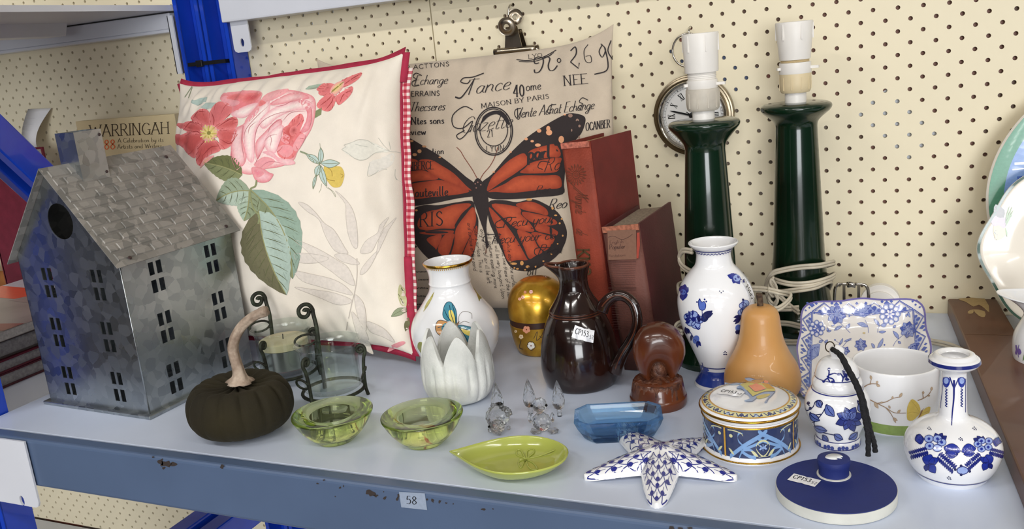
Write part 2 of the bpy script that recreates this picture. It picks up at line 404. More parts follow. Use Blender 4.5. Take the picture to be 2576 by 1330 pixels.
def pentext(D, txt, org, xv, yv, col, w=.1, layer=2, shear=0., nib=.35, serif=False, gap=.06, sm=3):
    """xv,yv: drawing-space vectors of one cap height along and up the line"""
    org=np.array(org,float);xv=np.array(xv,float);yv=np.array(yv,float); x=0.; L=np.linalg.norm(yv)
    for ch in txt:
        if ch==' ': x+=.34; continue
        if ch not in _f:
            if ch in ".,'": D.dot(tuple(org+xv*(x+.08)+yv*(.05 if ch!="'" else .9)),w*L*.6,col,layer,n=6); x+=.2
            continue
        wd,S=_f[ch]
        for st in S:
            pts=[tuple(org+xv*(x+a+shear*b)+yv*b) for a,b in st]
            D.stroke(pts,w*L,col,layer,sm=sm,nib=nib)
            if serif and len(st)==2:
                for (a,b) in st:
                    if abs(b) < .02 or b > .97:
                        D.stroke([tuple(org+xv*(x+a-.11)+yv*b),tuple(org+xv*(x+a+.11)+yv*b)],w*L*.42,col,layer,sm=0)
        x+=wd+gap
    return x
# surface maps ----------------------------------------------------
class LatheSurf:
    """prof: (r,z) outer wall bottom->top, axis ax (world x,y), z0 base height; local coords"""
    def __init__(s, ax, prof, z0=0.):
        s.ax=ax; s.z0=z0; s.p=sorted(prof,key=lambda q:q[1]); s.zs=[q[1] for q in s.p]; s.rs=[q[0] for q in s.p]
    def r(s,z): return float(np.interp(z,s.zs,s.rs))
    def S(s,u,v,off):
        r=s.r(v); dr=(s.r(v+.0008)-s.r(v-.0008))/.0016; k=1/math.sqrt(1+dr*dr)
        return Vector(((r+off*k)*math.cos(u),(r+off*k)*math.sin(u),v-off*k*dr))
    def inv(s,px,py):
        d=ray(px,py); o=CAM-np.array([s.ax[0],s.ax[1],s.z0])
        a=d[0]**2+d[1]**2; b=o[0]*d[0]+o[1]*d[1]; t=-b/a; z=o[2]+d[2]*t
        for _ in range(14):
            r=s.r(min(max(z,s.zs[0]),s.zs[-1])); c=o[0]**2+o[1]**2-r*r; disc=b*b-a*c
            t2=(-b-math.sqrt(disc))/a if disc>0 else -b/a
            z=.5*z+.5*(o[2]+d[2]*t2); t=t2
        x=o[0]+d[0]*t; y=o[1]+d[1]*t
        return math.atan2(y,x), z
class FrameSurf:
    """height field w=h(u,v) over a frame: M columns u,v,w axes + origin (world)"""
    def __init__(s, M, h=None, flip=1): s.M=M; s.Mi=M.inverted(); s.h=h or (lambda u,v:0.)
    def S(s,u,v,off): return Vector((u,v,s.h(u,v)+off))
    def inv(s,px,py):
        o=s.Mi@Vector(CAM); d=s.Mi.to_3x3()@Vector(ray(px,py)); w=0.
        for _ in range(10):
            t=(w-o.z)/d.z; u=o.x+d.x*t; v=o.y+d.y*t; w=.5*w+.5*s.h(u,v)
        return u,v
def frame(o,u,v):
    """4x4 with origin o, x axis u, y axis ~v"""
    o=Vector(o);u=Vector(u).normalized();w=u.cross(Vector(v)).normalized();v=w.cross(u)
    return Matrix(((u.x,v.x,w.x,o.x),(u.y,v.y,w.y,o.y),(u.z,v.z,w.z,o.z),(0,0,0,1)))
def zoomconv(surf, ox, oy, s): return lambda p: surf.inv(ox+p[0]/s, oy+p[1]/s)
def place(o, Mx):
    o.matrix_world = Mx; return o
# ================================================================ setting: pegboard wall
PEG = mat('cream_painted_hardboard',(238,227,198),.55,var=.03,vs=3,bump=.05,bs=60,detail=6)
HOLEB = bpy.data.materials.new('clutter_behind_pegboard'); HOLEB.use_nodes = True
def _hb():
    nt=HOLEB.node_tree; N=nt.nodes; L=nt.links; b=N['Principled BSDF']; tc=N.new('ShaderNodeTexCoord')
    vo=N.new('ShaderNodeTexVoronoi'); vo.inputs['Scale'].default_value=9
    L.new(tc.outputs['Object'],vo.inputs['Vector'])
    sx=N.new('ShaderNodeSeparateColor'); L.new(vo.outputs['Color'],sx.inputs[0])
    r=N.new('ShaderNodeValToRGB'); r.color_ramp.interpolation='CONSTANT'; e=r.color_ramp.elements
    cs=[(0,(120,92,76)),(.4,(140,96,82)),(.55,(104,92,80)),(.7,(140,124,112)),(.82,(160,100,86)),(.93,(225,230,240)),(.96,(90,104,140))]
    e[0].position=0;e[0].color=(*lin(cs[0][1]),1);e[1].position=.4;e[1].color=(*lin(cs[1][1]),1)
    for p,c in cs[2:]:
        k=e.new(p);k.color=(*lin(c),1)
    L.new(sx.outputs[0],r.inputs['Fac']); L.new(r.outputs['Color'],b.inputs['Base Color'])
_hb()
PITCH=.0254
def peg_panel(name, x0,x1,z0,z1, ox,oz, parent):
    n=10; hr=.00245; t=.0045; V=[];F=[]
    rows=range(int(math.floor((oz-z1)/(PITCH/2)))-1, int(math.ceil((oz-z0)/(PITCH/2)))+2)
    for j in rows:
        zc=oz-j*PITCH/2; za,zb=zc-PITCH/4,zc+PITCH/4
        za,zb=max(za,z0),min(zb,z1)
        if zb-za<1e-5: continue
        off=(PITCH/2 if j%2 else 0)+ox
        i0=int(math.floor((x0-off)/PITCH))-1; i1=int(math.ceil((x1-off)/PITCH))+1
        for i in range(i0,i1+1):
            xc=off+i*PITCH; xa,xb=max(xc-PITCH/2,x0),min(xc+PITCH/2,x1)
            if xb-xa<1e-5: continue
            k=len(V)
            if xc-hr<xa or xc+hr>xb or zc-hr<za or zc+hr>zb:
                V+=[(xa,0,za),(xb,0,za),(xb,0,zb),(xa,0,zb)]; F.append((k,k+1,k+2,k+3)); continue
            V+=[(xa,0,za),(xb,0,za),(xb,0,zb),(xa,0,zb)]
            V+=[(xc+hr*math.cos(2*PI*q/n+.001),0,zc+hr*math.sin(2*PI*q/n+.001)) for q in range(n)]
            V+=[(xc+hr*math.cos(2*PI*q/n+.001),t,zc+hr*math.sin(2*PI*q/n+.001)) for q in range(n)]
            c=[k,k+1,k+2,k+3]; h=lambda q:k+4+q%n
            # corners sit at angles 225,315,45,135
            F+=[(c[1],c[2],h(1),h(0),h(9)),(c[2],c[3],h(4),h(3),h(2),h(1)),(c[3],c[0],h(6),h(5),h(4)),(c[0],c[1],h(9),h(8),h(7),h(6))]
            F+=[(h(q),h(q+1),h(q+1)+n,h(q)+n) for q in range(n-1)]+[(h(9),h(0),h(0)+n,h(9)+n)]
    k=len(V); V+=[(x0,0,z0),(x1,0,z0),(x1,0,z1),(x0,0,z1),(x0,t,z0),(x1,t,z0),(x1,t,z1),(x0,t,z1)]
    F+=[(k,k+4,k+5,k+1),(k+1,k+5,k+6,k+2),(k+2,k+6,k+7,k+3),(k+3,k+7,k+4,k)]
    return obj(name,V,F,PEG,parent)
WALL=bpy.data.objects.new('wall_back',None); COL.objects.link(WALL); WALL['kind']='structure'
SEAM=-.2605
peg_panel('pegboard_panel',SEAM+.0009,1.25,-.5,.95, 0,.361, WALL)
peg_panel('pegboard_panel',-1.6,SEAM-.0009,-.5,.95, -.5446,.361+.0579, WALL)
V,F=box(-1.7,1.35,.0065,.0105,-.55,1.0); obj('backing_board',V,F,HOLEB,WALL)
# the shop hall around the aisle
def hall(name,b,m): o=obj(name,*boxes([b]),m); o['kind']='structure'; return o
hall('floor',(-5.5,5.5,-9.4,.3,-1.02,-1.0),mat('brown_vinyl',(96,84,74),.4,var=.15,vs=3))
hall('ceiling',(-5.5,5.5,-9.4,.3,1.9,1.95),mat('ceiling_white',(225,225,222),.8,var=.02,vs=2))
hall('wall_front',(-5.5,5.5,-9.45,-9.4,-1.0,1.9),mat('far_stock_wall',(120,124,134),.7,col2=(58,60,70),vs=2.2,detail=8))
hall('wall_left',(-5.55,-5.5,-9.4,.3,-1.0,1.9),mat('darkened_side_wall',(70,72,82),.7,col2=(36,38,48),vs=2.,detail=8))  # unseen side walls darkened so the metal house reflects a dim hall
hall('wall_right',(5.5,5.55,-9.4,.3,-1.0,1.9),MATS['darkened_side_wall'])
obj('outer_wall',*boxes([(-5.5,5.5,.2,.25,-1.0,1.9)]),mat('plain_plaster',(190,182,165),.8,var=.05,vs=3),WALL)
# ================================================================ steel shelving
GREY=mat('pale_grey_enamel',(214,217,226),.38,var=.03,vs=8,bump=.03,bs=300,coat=.15)
DECK=mat('deck_enamel',(208,218,238),.34,var=.05,vs=6,bump=.02,bs=300,coat=.1,detail=8)
LIPM=mat('front_beam_shade_tone',(84,102,132),.4,var=.05,vs=9,bump=.03,bs=200,coat=.1)  # blue grey stands in for the shade on the beam's front face
BLUE=mat('blue_enamel',(22,66,190),.22,var=.12,vs=12,coat=.4,bump=.02,bs=150)
RUST=mat('bare_rusty_steel',(58,50,46),.7,var=.3,vs=120)
U=thing('shelf','pale grey steel shelf deck with chipped shade-toned edge under the ornaments','shelf',(0,0,0))
UF=thing('steel_upright','blue steel upright frame standing by the floral cushion','upright',(0,0,0))
UB=thing('shelf_beam','pale grey steel beam bolted to the blue post above the cushions','beam',(0,0,0))
V,F=plate_vf([(-.602,-.5145),(1.1,-.5145),(1.1,-.001),(-.574,-.001),(-.574,-.038),(-.602,-.038)],[],.03,lambda u,v,w:(u,v,w)); bevel(obj('deck',V,F,DECK,U),.0015,2)
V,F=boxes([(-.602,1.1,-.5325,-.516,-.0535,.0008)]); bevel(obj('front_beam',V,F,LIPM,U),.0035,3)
V,F=boxes([(-.574,1.1,-.05,-.022,.4205,.462),(-.574,1.1,-.05,-.012,.4195,.4225)]); bevel(obj('beam',V,F,GREY,UB),.002)
def channel(x0,x1,y0,y1,z0,z1):
    w=x1-x0; l=.0085; V,F=boxes([(x0,x0+.0015,y0,y1,z0,z1),(x1-.0015,x1,y0,y1,z0,z1),(x0,x0+l,y0,y0+.0015,z0,z1),(x1-l,x1,y0,y0+.0015,z0,z1),
      (x0+l-.0015,x0+l,y0,y1-.004,z0,z1),(x1-l,x1-l+.0015,y0,y1-.004,z0,z1),(x0+l,x1-l,y1-.006,y1-.004,z0,z1),(x0+w*.47,x0+w*.53,y1-.008,y1-.006,z0,z1)])
    return V,F
V,F=channel(-.6235,-.5755,-.036,-.002,-.499,.6); bevel(obj('post',V,F,BLUE,UF),.0006,1)
V,F=channel(-.652,-.604,-.512,-.476,-.499,.6); bevel(obj('post',V,F,BLUE,UF),.0006,1)
def bar(name,a,b,w,t,m,parent,x):
    """flat bar in the y-z plane from a to b (y,z), width w, x from x to x+t"""
    a=Vector(a);b=Vector(b);d=(b-a).normalized();n=Vector((-d.y,d.x))*w/2
    P=[a+n,b+n,b-n,a-n]; V=[(x,p.x,p.y) for p in P]+[(x+t,p.x,p.y) for p in P]
    o=obj(name,V,[(0,1,2,3),(7,6,5,4),(0,4,5,1),(1,5,6,2),(2,6,7,3),(3,7,4,0)],m,parent); return bevel(o,.002)
bar('brace',(-.48,.405),(-.04,-.15),.034,.016,BLUE,UF,-.625)
V,F=boxes([(-.62,-.59,-.48,-.036,-.335,-.295)]); bevel(obj('tie_bar',V,F,BLUE,UF),.003)
def bracket(x0,x1,y,z0,z1,hx,hz,parent,mm=GREY):
    hole=[(hx+.0036*math.cos(a*PI/6),hz+.006*math.sin(a*PI/6)) for a in range(12)]
    r=.006; ol=[(x0,z1),(x0,z0+r),(x0+r*.3,z0+r*.3),(x0+r,z0),(x1-r,z0),(x1-r*.3,z0+r*.3),(x1,z0+r),(x1,z1)]
    V,F=plate_vf(ol,[hole],.0022,lambda u,v,w:(u,y-w*-1,v)); return obj('bracket',V,F,mm,parent)
a=aty(588,120,-.04);b=aty(634,127,-.04); h=aty(610,107,-.04)
bracket(a.x+.001,b.x,-.0385,b.z-.001,.44,h.x,h.z,UB)
a=aty(83,1200,-.536);h=aty(57,1258,-.536);b=aty(60,1270,-.536)
bracket(-.605,a.x,-.5345,b.z,.0,h.x,h.z,U)
# worn paint on the front beam and its number label
D=Decal(lambda u,v,o:Vector((u,-.5325-o,v)),conv=lambda p:(lambda q:(q.x,q.z))(aty(p[0],p[1],-.5327)),h=.01)
def chip(cx,cy,rx,ry,col=(54,46,44),n=11):
    pts=[]
    for k in range(n):
        a=2*PI*k/n; q=random.uniform(.45,1.15); pts.append((cx+rx*q*math.cos(a),cy+ry*q*math.sin(a)))
    D.poly(pts,col,0,2,grid=False)
for c in [(418,1166,22,11),(405,1162,9,9),(436,1168,10,8),(412,1177,6,4),(385,1149,4,2),(559,1173,6,6),(932,1240,13,9),(945,1247,7,5),(968,1252,5,4),(1000,1254,5,8),(1003,1246,4,4),(1088,1258,6,8),(1106,1261,5,5),(1122,1265,3,3),(1075,1256,3,4),(1216,1281,6,3),(1240,1280,3,2),(798,1216,4,2),(815,1207,3,2),(855,1226,3,3),(864,1222,2,3),(843,1248,2,2),(1690,1327,8,5),(1712,1329,10,4),(1735,1328,8,3),(1140,1267,2,2),(965,1236,2,2)]: chip(*c)
D.build('paint_chips',printmat('chip_ink',.7),U)['kind']='stuff'
D=Decal(lambda u,v,o:Vector((u,-.5325-o,v)),conv=lambda p:(lambda q:(q.x,q.z))(aty(p[0],p[1],-.5327)),h=.01,base=.0005)
D.poly([(1004,1236),(1069,1240),(1075,1282),(1010,1275)],(150,163,184),0,grid=False)
pentext(D,'58',(1022,1266),(24,2),(0,-20),(20,20,24),.12,1,serif=False,nib=.35)
D.build('number_label',printmat('label_ink',.5),U)
# ---- neighbouring unit
U2=thing('shelf','neighbouring pale grey steel shelf carrying the magazine pile','shelf',(0,0,0))
U3=thing('shelf','upper grey steel shelf with stiffening ribs above the cream book','shelf',(0,0,0))
U4=thing('steel_upright','blue steel upright frame beside the magazine pile','upright',(0,0,0))
V,F=boxes([(-1.6,-.674,-.52,-.001,-.028,.002)]); bevel(obj('deck',V,F,GREY,U2),.002)
V,F=boxes([(-1.6,-.674,-.53,-.002,.4465,.4545)]); obj('deck',V,F,GREY,U3)
V,F=boxes([(-1.6,-.684,-.034,-.012,.4215,.4446),(-1.6,-.684,-.034,-.004,.4165,.4215)]); bevel(obj('rear_beam',V,F,GREY,U3),.0015)
V,F=boxes([(-1.6,-.684,-.55,-.53,.42,.47)]); bevel(obj('front_beam',V,F,GREY,U3),.002)
def stiff(xc):
    w=.03; b=.022; z0=.4465; z1=.428; V=[];F=[]
    for y in (-.52,-.075): V+=[(xc-w,y,z0),(xc-b,y,z1),(xc+b,y,z1),(xc+w,y,z0)]
    F=[(0,1,5,4),(1,2,6,5),(2,3,7,6),(0,3,2,1),(4,5,6,7),(0,4,7,3)]
    return obj('stiffener',V,F,GREY,U3)
for xc in (-1.36,-1.12,-.88): stiff(xc)
V,F=channel(-.673,-.625,-.036,-.002,-.499,.6); bevel(obj('post',V,F,BLUE,U4),.0006,1)
V,F=channel(-.7025,-.6545,-.512,-.476,-.499,.6); bevel(obj('post',V,F,BLUE,U4),.0006,1)
bar('brace',(-.48,.405),(-.04,-.15),.034,.016,BLUE,U4,-.66)
V,F=boxes([(-.668,-.636,-.48,-.036,-.335,-.295)]); bevel(obj('tie_bar',V,F,BLUE,U4),.003)
V,F=boxes([(-.684,-.6745,-.04,-.0375,.355,.44),(-.684,-.6825,-.04,-.012,.355,.44)]); obj('bracket',V,F,GREY,U3)
# lower shelf seen under the beam
LS=thing('shelf_deck','white lower shelf deck below the ornament shelf','shelf',(0,0,0))
V,F=boxes([(-1.6,1.1,-.52,-.002,-.53,-.502)]); bevel(obj('deck',V,F,GREY,LS),.002)
V,F=boxes([(-1.6,1.1,-.538,-.5205,-.56,-.5)]); bevel(obj('front_beam',V,F,GREY,LS),.002)
# cable tie holding the two posts
BLK=mat('black_plastic',(24,24,26),.4)
t=thing('cable_tie','black cable tie strapped round the two blue posts','cable tie',(-.624,-.037,.3665))
V,F=boxes([(-.034,.034,-.0025,-.001,-.0028,.0028),(-.036,-.034,-.0025,.036,-.0028,.0028),(.034,.036,-.0025,.036,-.0028,.0028)])
obj('strap',V,F,BLK,t); V,F=boxes([(-.018,-.006,-.006,-.002,-.005,.005)]); bevel(obj('lock_head',V,F,BLK,t),.001)
# ================================================================ things on the neighbouring shelf
def slab_book(name,label,catg,x0,x1,y0,y1,z0,z1,cc,pc,rotz=0,hard=True,ct=.002):
    cx,cy=(x0+x1)/2,(y0+y1)/2; t=thing(name,label,catg,(cx,cy,z0),rotz); a,b,h=(x1-x0)/2,(y1-y0)/2,z1-z0
    ov=.003 if hard else 0
    V,F=boxes([(-a,a,-b,b,h-ct,h),(-a,a,-b,b,0,ct),(-a,-a+ct,-b,b,0,h)]); obj('cover',V,F,mat('cover_%d_%d_%d'%cc,cc,.35,var=.1,vs=20),t)
    V,F=boxes([(-a+ct,a-ov,-b+ov,b-ov,ct,h-ct)]); obj('pages',V,F,pc,t); return t
PAG=mat('book_pages',(214,208,200),.8,var=.12,vs=300); PAG2=mat('grey_pages',(168,164,164),.8,var=.15,vs=300)
slab_book('book','dark maroon hardback at the bottom of the magazine pile','book',-.9,-.677,-.47,-.2,.0025,.02,(86,24,40),PAG2)
slab_book('book','maroon edged hardback with grey pages in the magazine pile','book',-.9,-.679,-.465,-.19,.0205,.036,(104,30,48),PAG2,.02)
slab_book('book','thick brown grey book in the middle of the magazine pile','book',-.91,-.681,-.468,-.2,.0365,.058,(92,84,80),PAG2,-.02)
t=slab_book('magazine','glossy magazine with grey and orange cover on top of pile','magazine',-.92,-.68,-.465,-.2,.0585,.07,(176,164,158),PAG,.03,False,.0008)
D=Decal(lambda u,v,o:Vector((u,v,.0115+o)),h=.05)
D.poly([(-.12,.06),(.119,.03),(.119,.075),(-.12,.11)],(240,98,66),0,grid=False)
D.poly([(-.12,.11),(.119,.075),(.119,.148),(-.12,.148)],(205,205,215),0,grid=False)
D.poly([(-.02,.04),(.03,.03),(.045,.058),(-.005,.066)],(170,158,152),1,grid=False)
D.poly([(-.03,-.1),(.119,-.08),(.119,-.05),(-.03,-.07)],(150,60,60),1,grid=False)
D.build('cover_print',printmat('glossy_ink',.3),t)
# upright cream book with lettering
CRM=mat('cream_cover',(222,203,160),.5,var=.06,vs=14)
t=thing('book','tall cream paperback standing by the wall with title lettering','book',(-.79,-.05,.0025))
V,F=boxes([(-.106,.104,-.008,.008,0,.2945)]); obj('cover',V,F,CRM,t)
D=Decal(lambda u,v,o:Vector((u,-.008-o,v)),conv=lambda p:(lambda q:(q.x+.79,q.z-.0025))(aty(p[0],p[1],-.0583)),h=.02)
pentext(D,'WARRINGAH',(226,344),(31.5,-1.3),(-1,-29),(84,70,52),.1,1,nib=.45,serif=True,gap=.03)
pentext(D,'88',(262,376),(25,-1),(-.5,-24),(226,112,62),.13,1,nib=.5)
pentext(D,'A Celebration by its',(296,359),(13.2,-.3),(-.3,-11),(96,84,64),.11,1,nib=.5,gap=.02)
pentext(D,'Artists and Writers',(295,374),(13.2,-.3),(-.3,-11),(96,84,64),.11,1,nib=.5,gap=.02)
D.build('cover_lettering',printmat('matt_ink',.7),t)
# upright maroon book left of it
a=aty(46,745,-.12); b=aty(92,376,-.12)
t=thing('book','maroon clothbound book standing upright behind the metal house','book',(a.x+.06,-.12,.0025),0)
MAR=mat('maroon_cloth',(118,36,54),.6,var=.1,vs=60,bump=.1,bs=900)
V,F=boxes([(-.06,.06,-.015,-.012,0,b.z),(-.06,.06,.012,.015,0,b.z),(-.062,-.058,-.015,.015,0,b.z)]); obj('cover',V,F,MAR,t)
V,F=boxes([(-.058,.056,-.012,.012,.002,b.z-.003)]); obj('pages',V,F,PAG,t)
WOOD=mat('varnished_timber',(176,112,52),.4,col2=(140,84,36),vs=25,coat=.2)
o=tag(obj('timber_batten',*boxes([(-1.5,-.95,-.06,-.03,.0025,.045)]),WOOD),'orange brown timber batten lying along the wall behind magazines','timber'); bevel(o,.002)
# curled paper strip on the wall
PAP=mat('white_paper',(240,238,240),.7,var=.02)
a=aty(131,272,-.004); V=[];F=[]
for i in range(15):
    q=i/14; z=a.z-.072*q; bow=math.sin(q*PI*.62)
    V+=[(a.x-.056-.020*bow,-.006-.010*bow,z+.002),(a.x-.012*bow,-.006-.034*bow,z)]
for i in range(14): F.append((2*i,2*i+1,2*i+3,2*i+2))
t=thing('paper_label','curled white paper label strip hanging on the pegboard','label',(0,0,0))
o=obj('strip',V,F,PAP,t,True); o.modifiers.new('s','SOLIDIFY').thickness=.0003
D=Decal(lambda u,v,o:Vector((a.x-.03+u-.016*math.sin(v*PI*.62),-.008-.022*math.sin(v*PI*.62)-o,a.z-.072*v)),h=.02,base=.004)
for k in range(5): D.stroke([(-.008+.004*k,.80+.01*(k%2)),(-.006+.004*k,.84+.01*((k+1)%2))],.0014,(30,30,30),0,sm=0)
for k in range(3): D.stroke([(-.012,.2+.13*k),(.012,.19+.13*k)],.003,(205,205,210),0,sm=0)
D.build('receipt_print',printmat('matt_ink',.7),t)['kind']='stuff'
# ================================================================ cushions
def cushion_h(a,b,k,T,wr=0.,seed=0.,sh=0.):
    kx,ky=k
    def h(X,Y):
        X=X-sh*Y
        u=X/(a*(1-kx*(1-min(1,abs(Y/b)**6)))); v=Y/(b*(1-ky*(1-min(1,abs(X/a)**6))))
        q=max(0.,1-u*u)*max(0.,1-v*v); w=T*q**.5
        if wr:
            e=math.exp(-((1-abs(u))/.28)**2)+math.exp(-((1-abs(v))/.22)**2)
            w+=wr*min(1,q*8)*(noise.noise((X*26+seed,Y*26,0))*.35+e*noise.noise((X*60+seed,Y*22,3)))
        return w
    return h
def cushion_mesh(name,a,b,k,h,m,parent,back=.5,n=150,sh=0.):
    V=[];F=[]; kx,ky=k
    st=[math.sin(PI/2*(-1+2*i/n)) for i in range(n+1)]
    for sd in (0,1):
        for t in st:
            for s in st:
                X=a*s*(1-kx*(1-abs(t)**6)); Y=b*t*(1-ky*(1-abs(s)**6)); X+=sh*Y; w=h(X,Y); V.append((X,Y,w if not sd else -back*w-.0004))
    m0=(n+1)**2
    for j in range(n):
        for i in range(n):
            q=j*(n+1)+i; F.append((q,q+1,q+n+2,q+n+1)); q+=m0; F.append((q,q+n+1,q+n+2,q+1))
    return obj(name,V,F,m,parent,True)
# ---- butterfly cushion
A=aty(850,165,-.03); B=aty(1550,70,-.03)
LIN=mat('natural_linen',(206,190,170),.9,var=.06,vs=30,bump=.35,bs=1400,sheen=.2)
cx=(A.x+B.x)/2-.004; fw=(B.x-A.x)/2; 
o0=Vector((cx+.002,-.088,.1815)); v_=Vector((.0,.06,.35)); u_=Vector((1,0,.012))
Mc=frame(o0,u_,v_)
a_,b_=.2125,.180
h_=cushion_h(a_,b_,(.02,.115),.036,.005,4.)
t=thing('cushion','beige linen cushion printed with a large orange monarch butterfly','cushion'); place(t,Mc)
cushion_mesh('cover',a_,b_,(.02,.115),h_,LIN,t,.7)
S1=FrameSurf(Mc,h_); INK=(46,38,38); OR=(188,84,52); OR2=(172,74,46)
D=Decal(S1.S,zoomconv(S1,1020,270,4.586),h=.008,base=.0004,lay=.0001)   # drawn over crop 1020,270
def wing(pts,col,l): D.poly(pts,col,l,4,True,(150,60,38) if l==2 else None,.006)
# right fore wing, black then orange cells
wing([(880,880),(1000,770),(1180,560),(1400,350),(1640,190),(1850,80),(1960,70),(2065,105),(2075,180),(2030,300),(1950,400),(1900,560),(1850,700),(1830,880),(1815,1000),(1550,1035),(1200,1060),(960,1040)],INK,1)
wing([(945,965),(985,830),(1060,740),(1200,610),(1350,530),(1400,560),(1440,620),(1300,740),(1100,870)],OR,2)
wing([(1450,640),(1600,600),(1790,580),(1790,640),(1750,740),(1560,760),(1330,755),(1380,700)],OR,2)
wing([(1420,600),(1440,500),(1620,440),(1740,430),(1790,560),(1620,585)],OR,2)
wing([(960,970),(1150,880),(1310,790),(1600,785),(1760,785),(1805,860),(1780,930),(1600,945),(1250,985),(1050,975)],OR,2)
for c in [(1545,270,26,22),(1650,245,24,32),(1660,290,36,34),(1800,370,32,42),(1530,435,34,20),(1465,390,20,14),(1395,365,20,16),(1905,95,26,22),(1985,150,18,20),(2010,215,14,16),(2005,345,10,18),(1840,85,14,8),(1020,745,18,8),(1215,515,14,10),(1920,265,8,16),(1960,265,8,16),(1985,265,8,16)]:
    D.dot(c[:2],c[2],(222,160,120) if c[0]<1900 else (150,120,105),3,c[3])
# left fore wing
wing([(800,880),(700,800),(560,680),(400,560),(250,470),(100,380),(-20,320),(-160,250),(-330,200),(-420,260),(-430,420),(-330,620),(-200,800),(-120,1000),(30,1130),(300,1110),(600,1050),(820,1010)],INK,1)
wing([(760,960),(700,900),(560,760),(420,670),(300,605),(170,605),(190,660),(300,770),(420,830),(560,890)],OR,2)
wing([(20,590),(130,605),(250,720),(20,715),(-120,700),(-160,600)],OR,2)
wing([(20,740),(240,735),(380,825),(150,850),(20,880),(-100,890),(-140,760)],OR,2)
wing([(20,900),(200,860),(420,840),(600,900),(740,965),(600,1005),(300,1035),(100,1055),(-60,1000)],OR2,2)
for c in [(70,388,26,14),(165,505,24,22),(110,545,26,18),(220,450,24,12),(400,575,16,10),(-60,330,20,16),(-200,330,24,20),(-260,420,20,16)]: D.dot(c[:2],c[2],(190,140,100),3,c[3])
D.build('butterfly_forewing_print',printmat('fabric_ink',.9),t)
D=Decal(S1.S,zoomconv(S1,1020,480,3.912),h=.008,base=.0004,lay=.0001)  # drawn over crop 1020,480
# hind wings
wing([(820,110),(960,90),(1100,110),(1250,80),(1380,130),(1500,210),(1570,330),(1590,430),(1560,540),(1480,650),(1350,740),(1230,785),(1100,780),(1020,730),(960,610),(880,430),(820,280)],INK,1)
wing([(830,160),(990,330),(1090,470),(1190,650),(1200,680),(1100,680),(1010,690),(960,560),(900,380),(850,260)],OR,2)
wing([(850,130),(1080,150),(1140,190),(1140,230),(1220,310),(1270,390),(1210,400),(1090,370),(970,270)],OR,2)
wing([(1090,130),(1240,105),(1380,170),(1400,240),(1290,215),(1160,185)],OR,2)
wing([(1160,205),(1290,225),(1420,255),(1490,300),(1480,330),(1370,340),(1240,305),(1160,245)],OR,2)
wing([(1280,320),(1400,345),(1500,400),(1480,440),(1400,420),(1290,390)],OR,2)
wing([(1100,385),(1220,415),(1260,450),(1300,540),(1350,600),(1280,640),(1220,665),(1170,560)],OR,2)
wing([(1240,415),(1290,405),(1400,435),(1470,460),(1440,530),(1370,590),(1310,530),(1270,450)],OR,2)
wing([(660,100),(520,110),(330,140),(180,140),(60,190),(40,300),(80,480),(180,620),(300,720),(430,790),(560,780),(650,680),(700,500),(720,300),(690,200)],INK,1)
wing([(650,130),(560,220),(490,330),(480,370),(350,370),(180,390),(120,330),(180,220),(330,180),(500,130)],OR,2)
wing([(140,410),(330,390),(470,390),(460,420),(360,430),(220,430)],OR2,2)
wing([(210,480),(280,440),(360,440),(310,570),(290,560)],OR,2)
wing([(380,440),(480,420),(470,490),(430,620),(380,640),(320,580)],OR2,2)
wing([(500,370),(590,240),(660,160),(690,200),(690,330),(600,520),(540,640),(450,650),(480,520)],OR,2)
wing([(600,540),(700,340),(705,480),(650,640),(560,660)],OR2,2)
for c in [(1065,715,36,12),(1148,710,18,22),(1205,745,20,14),(1285,745,12,10),(1105,765,14,9),(1075,757,10,8),(1180,775,10,8),(1450,170,12,14),(1480,240,16,8),(1520,318,10,10),(1540,275,10,9),(1550,440,9,10),(1220,85,30,12),(110,190,14,10),(70,230,10,8),(1500,520,8,8),(1440,620,10,8),(1360,690,10,8),(1030,695,12,8)]: D.dot(c[:2],c[2],(206,150,90),3,c[3])
# body and antennae
wing([(690,-60),(770,-60),(815,60),(820,180),(800,330),(805,450),(820,540),(795,560),(780,420),(740,300),(700,180),(665,80),(670,0)],INK,4)
D.stroke([(800,545),(795,600),(790,620)],14,(120,90,76),4,taper=.4)
wing([(672,-60),(690,-110),(720,-125),(760,-90),(770,-50),(730,-30)],INK,4)
for p in [(690,-70),(715,-85),(745,-60),(700,-30)]: D.dot(p,7,(150,110,100),5)
D.stroke([(715,-110),(660,-210),(580,-330),(545,-390),(505,-430)],7,(124,66,50),3)
D.stroke([(735,-110),(770,-170),(830,-240),(880,-330),(910,-430)],7,(124,66,50),3)
D.build('butterfly_hindwing_print',printmat('fabric_ink',.9),t)
# lettering on the cushion
D=Decal(S1.S,S1.inv.__call__ if 0 else (lambda p:S1.inv(*p)),h=.01,base=.001,lay=.0001); TX=(44,38,40)
pt=lambda s,o,x,y,w=.11,**k: pentext(D,s,o,x,y,TX,w*(1.2 if k.get('serif') else 1.),1,**k)
pt('R ACTTONS',(1022,176),(17.5,-1.6),(-.5,-11),.13,nib=.7,gap=.08)
pt('Echange',(1042,214),(24,-1),(2,-24),.08,shear=.25,nib=.3,gap=0)
D.stroke([(1062,190),(1048,184),(1040,192),(1048,200),(1038,206),(1040,216),(1056,214)],2,TX,1)
pt('TERRAINS',(1024,243),(15.6,-.4),(0,-13),.14,nib=.75,gap=.08)
pt('Thecseres',(1030,281),(22,-1),(2,-24),.09,shear=.25,nib=.35,gap=0)
pt('Ntes sons',(1035,313),(19,-.6),(0,-18),.13,nib=.4,serif=True,gap=.05)
pt('eview',(1026,340),(19,-.4),(0,-18),.14,nib=.4,gap=.05)
pt('tion',(1088,388),(17,-.4),(0,-17),.13,nib=.4)
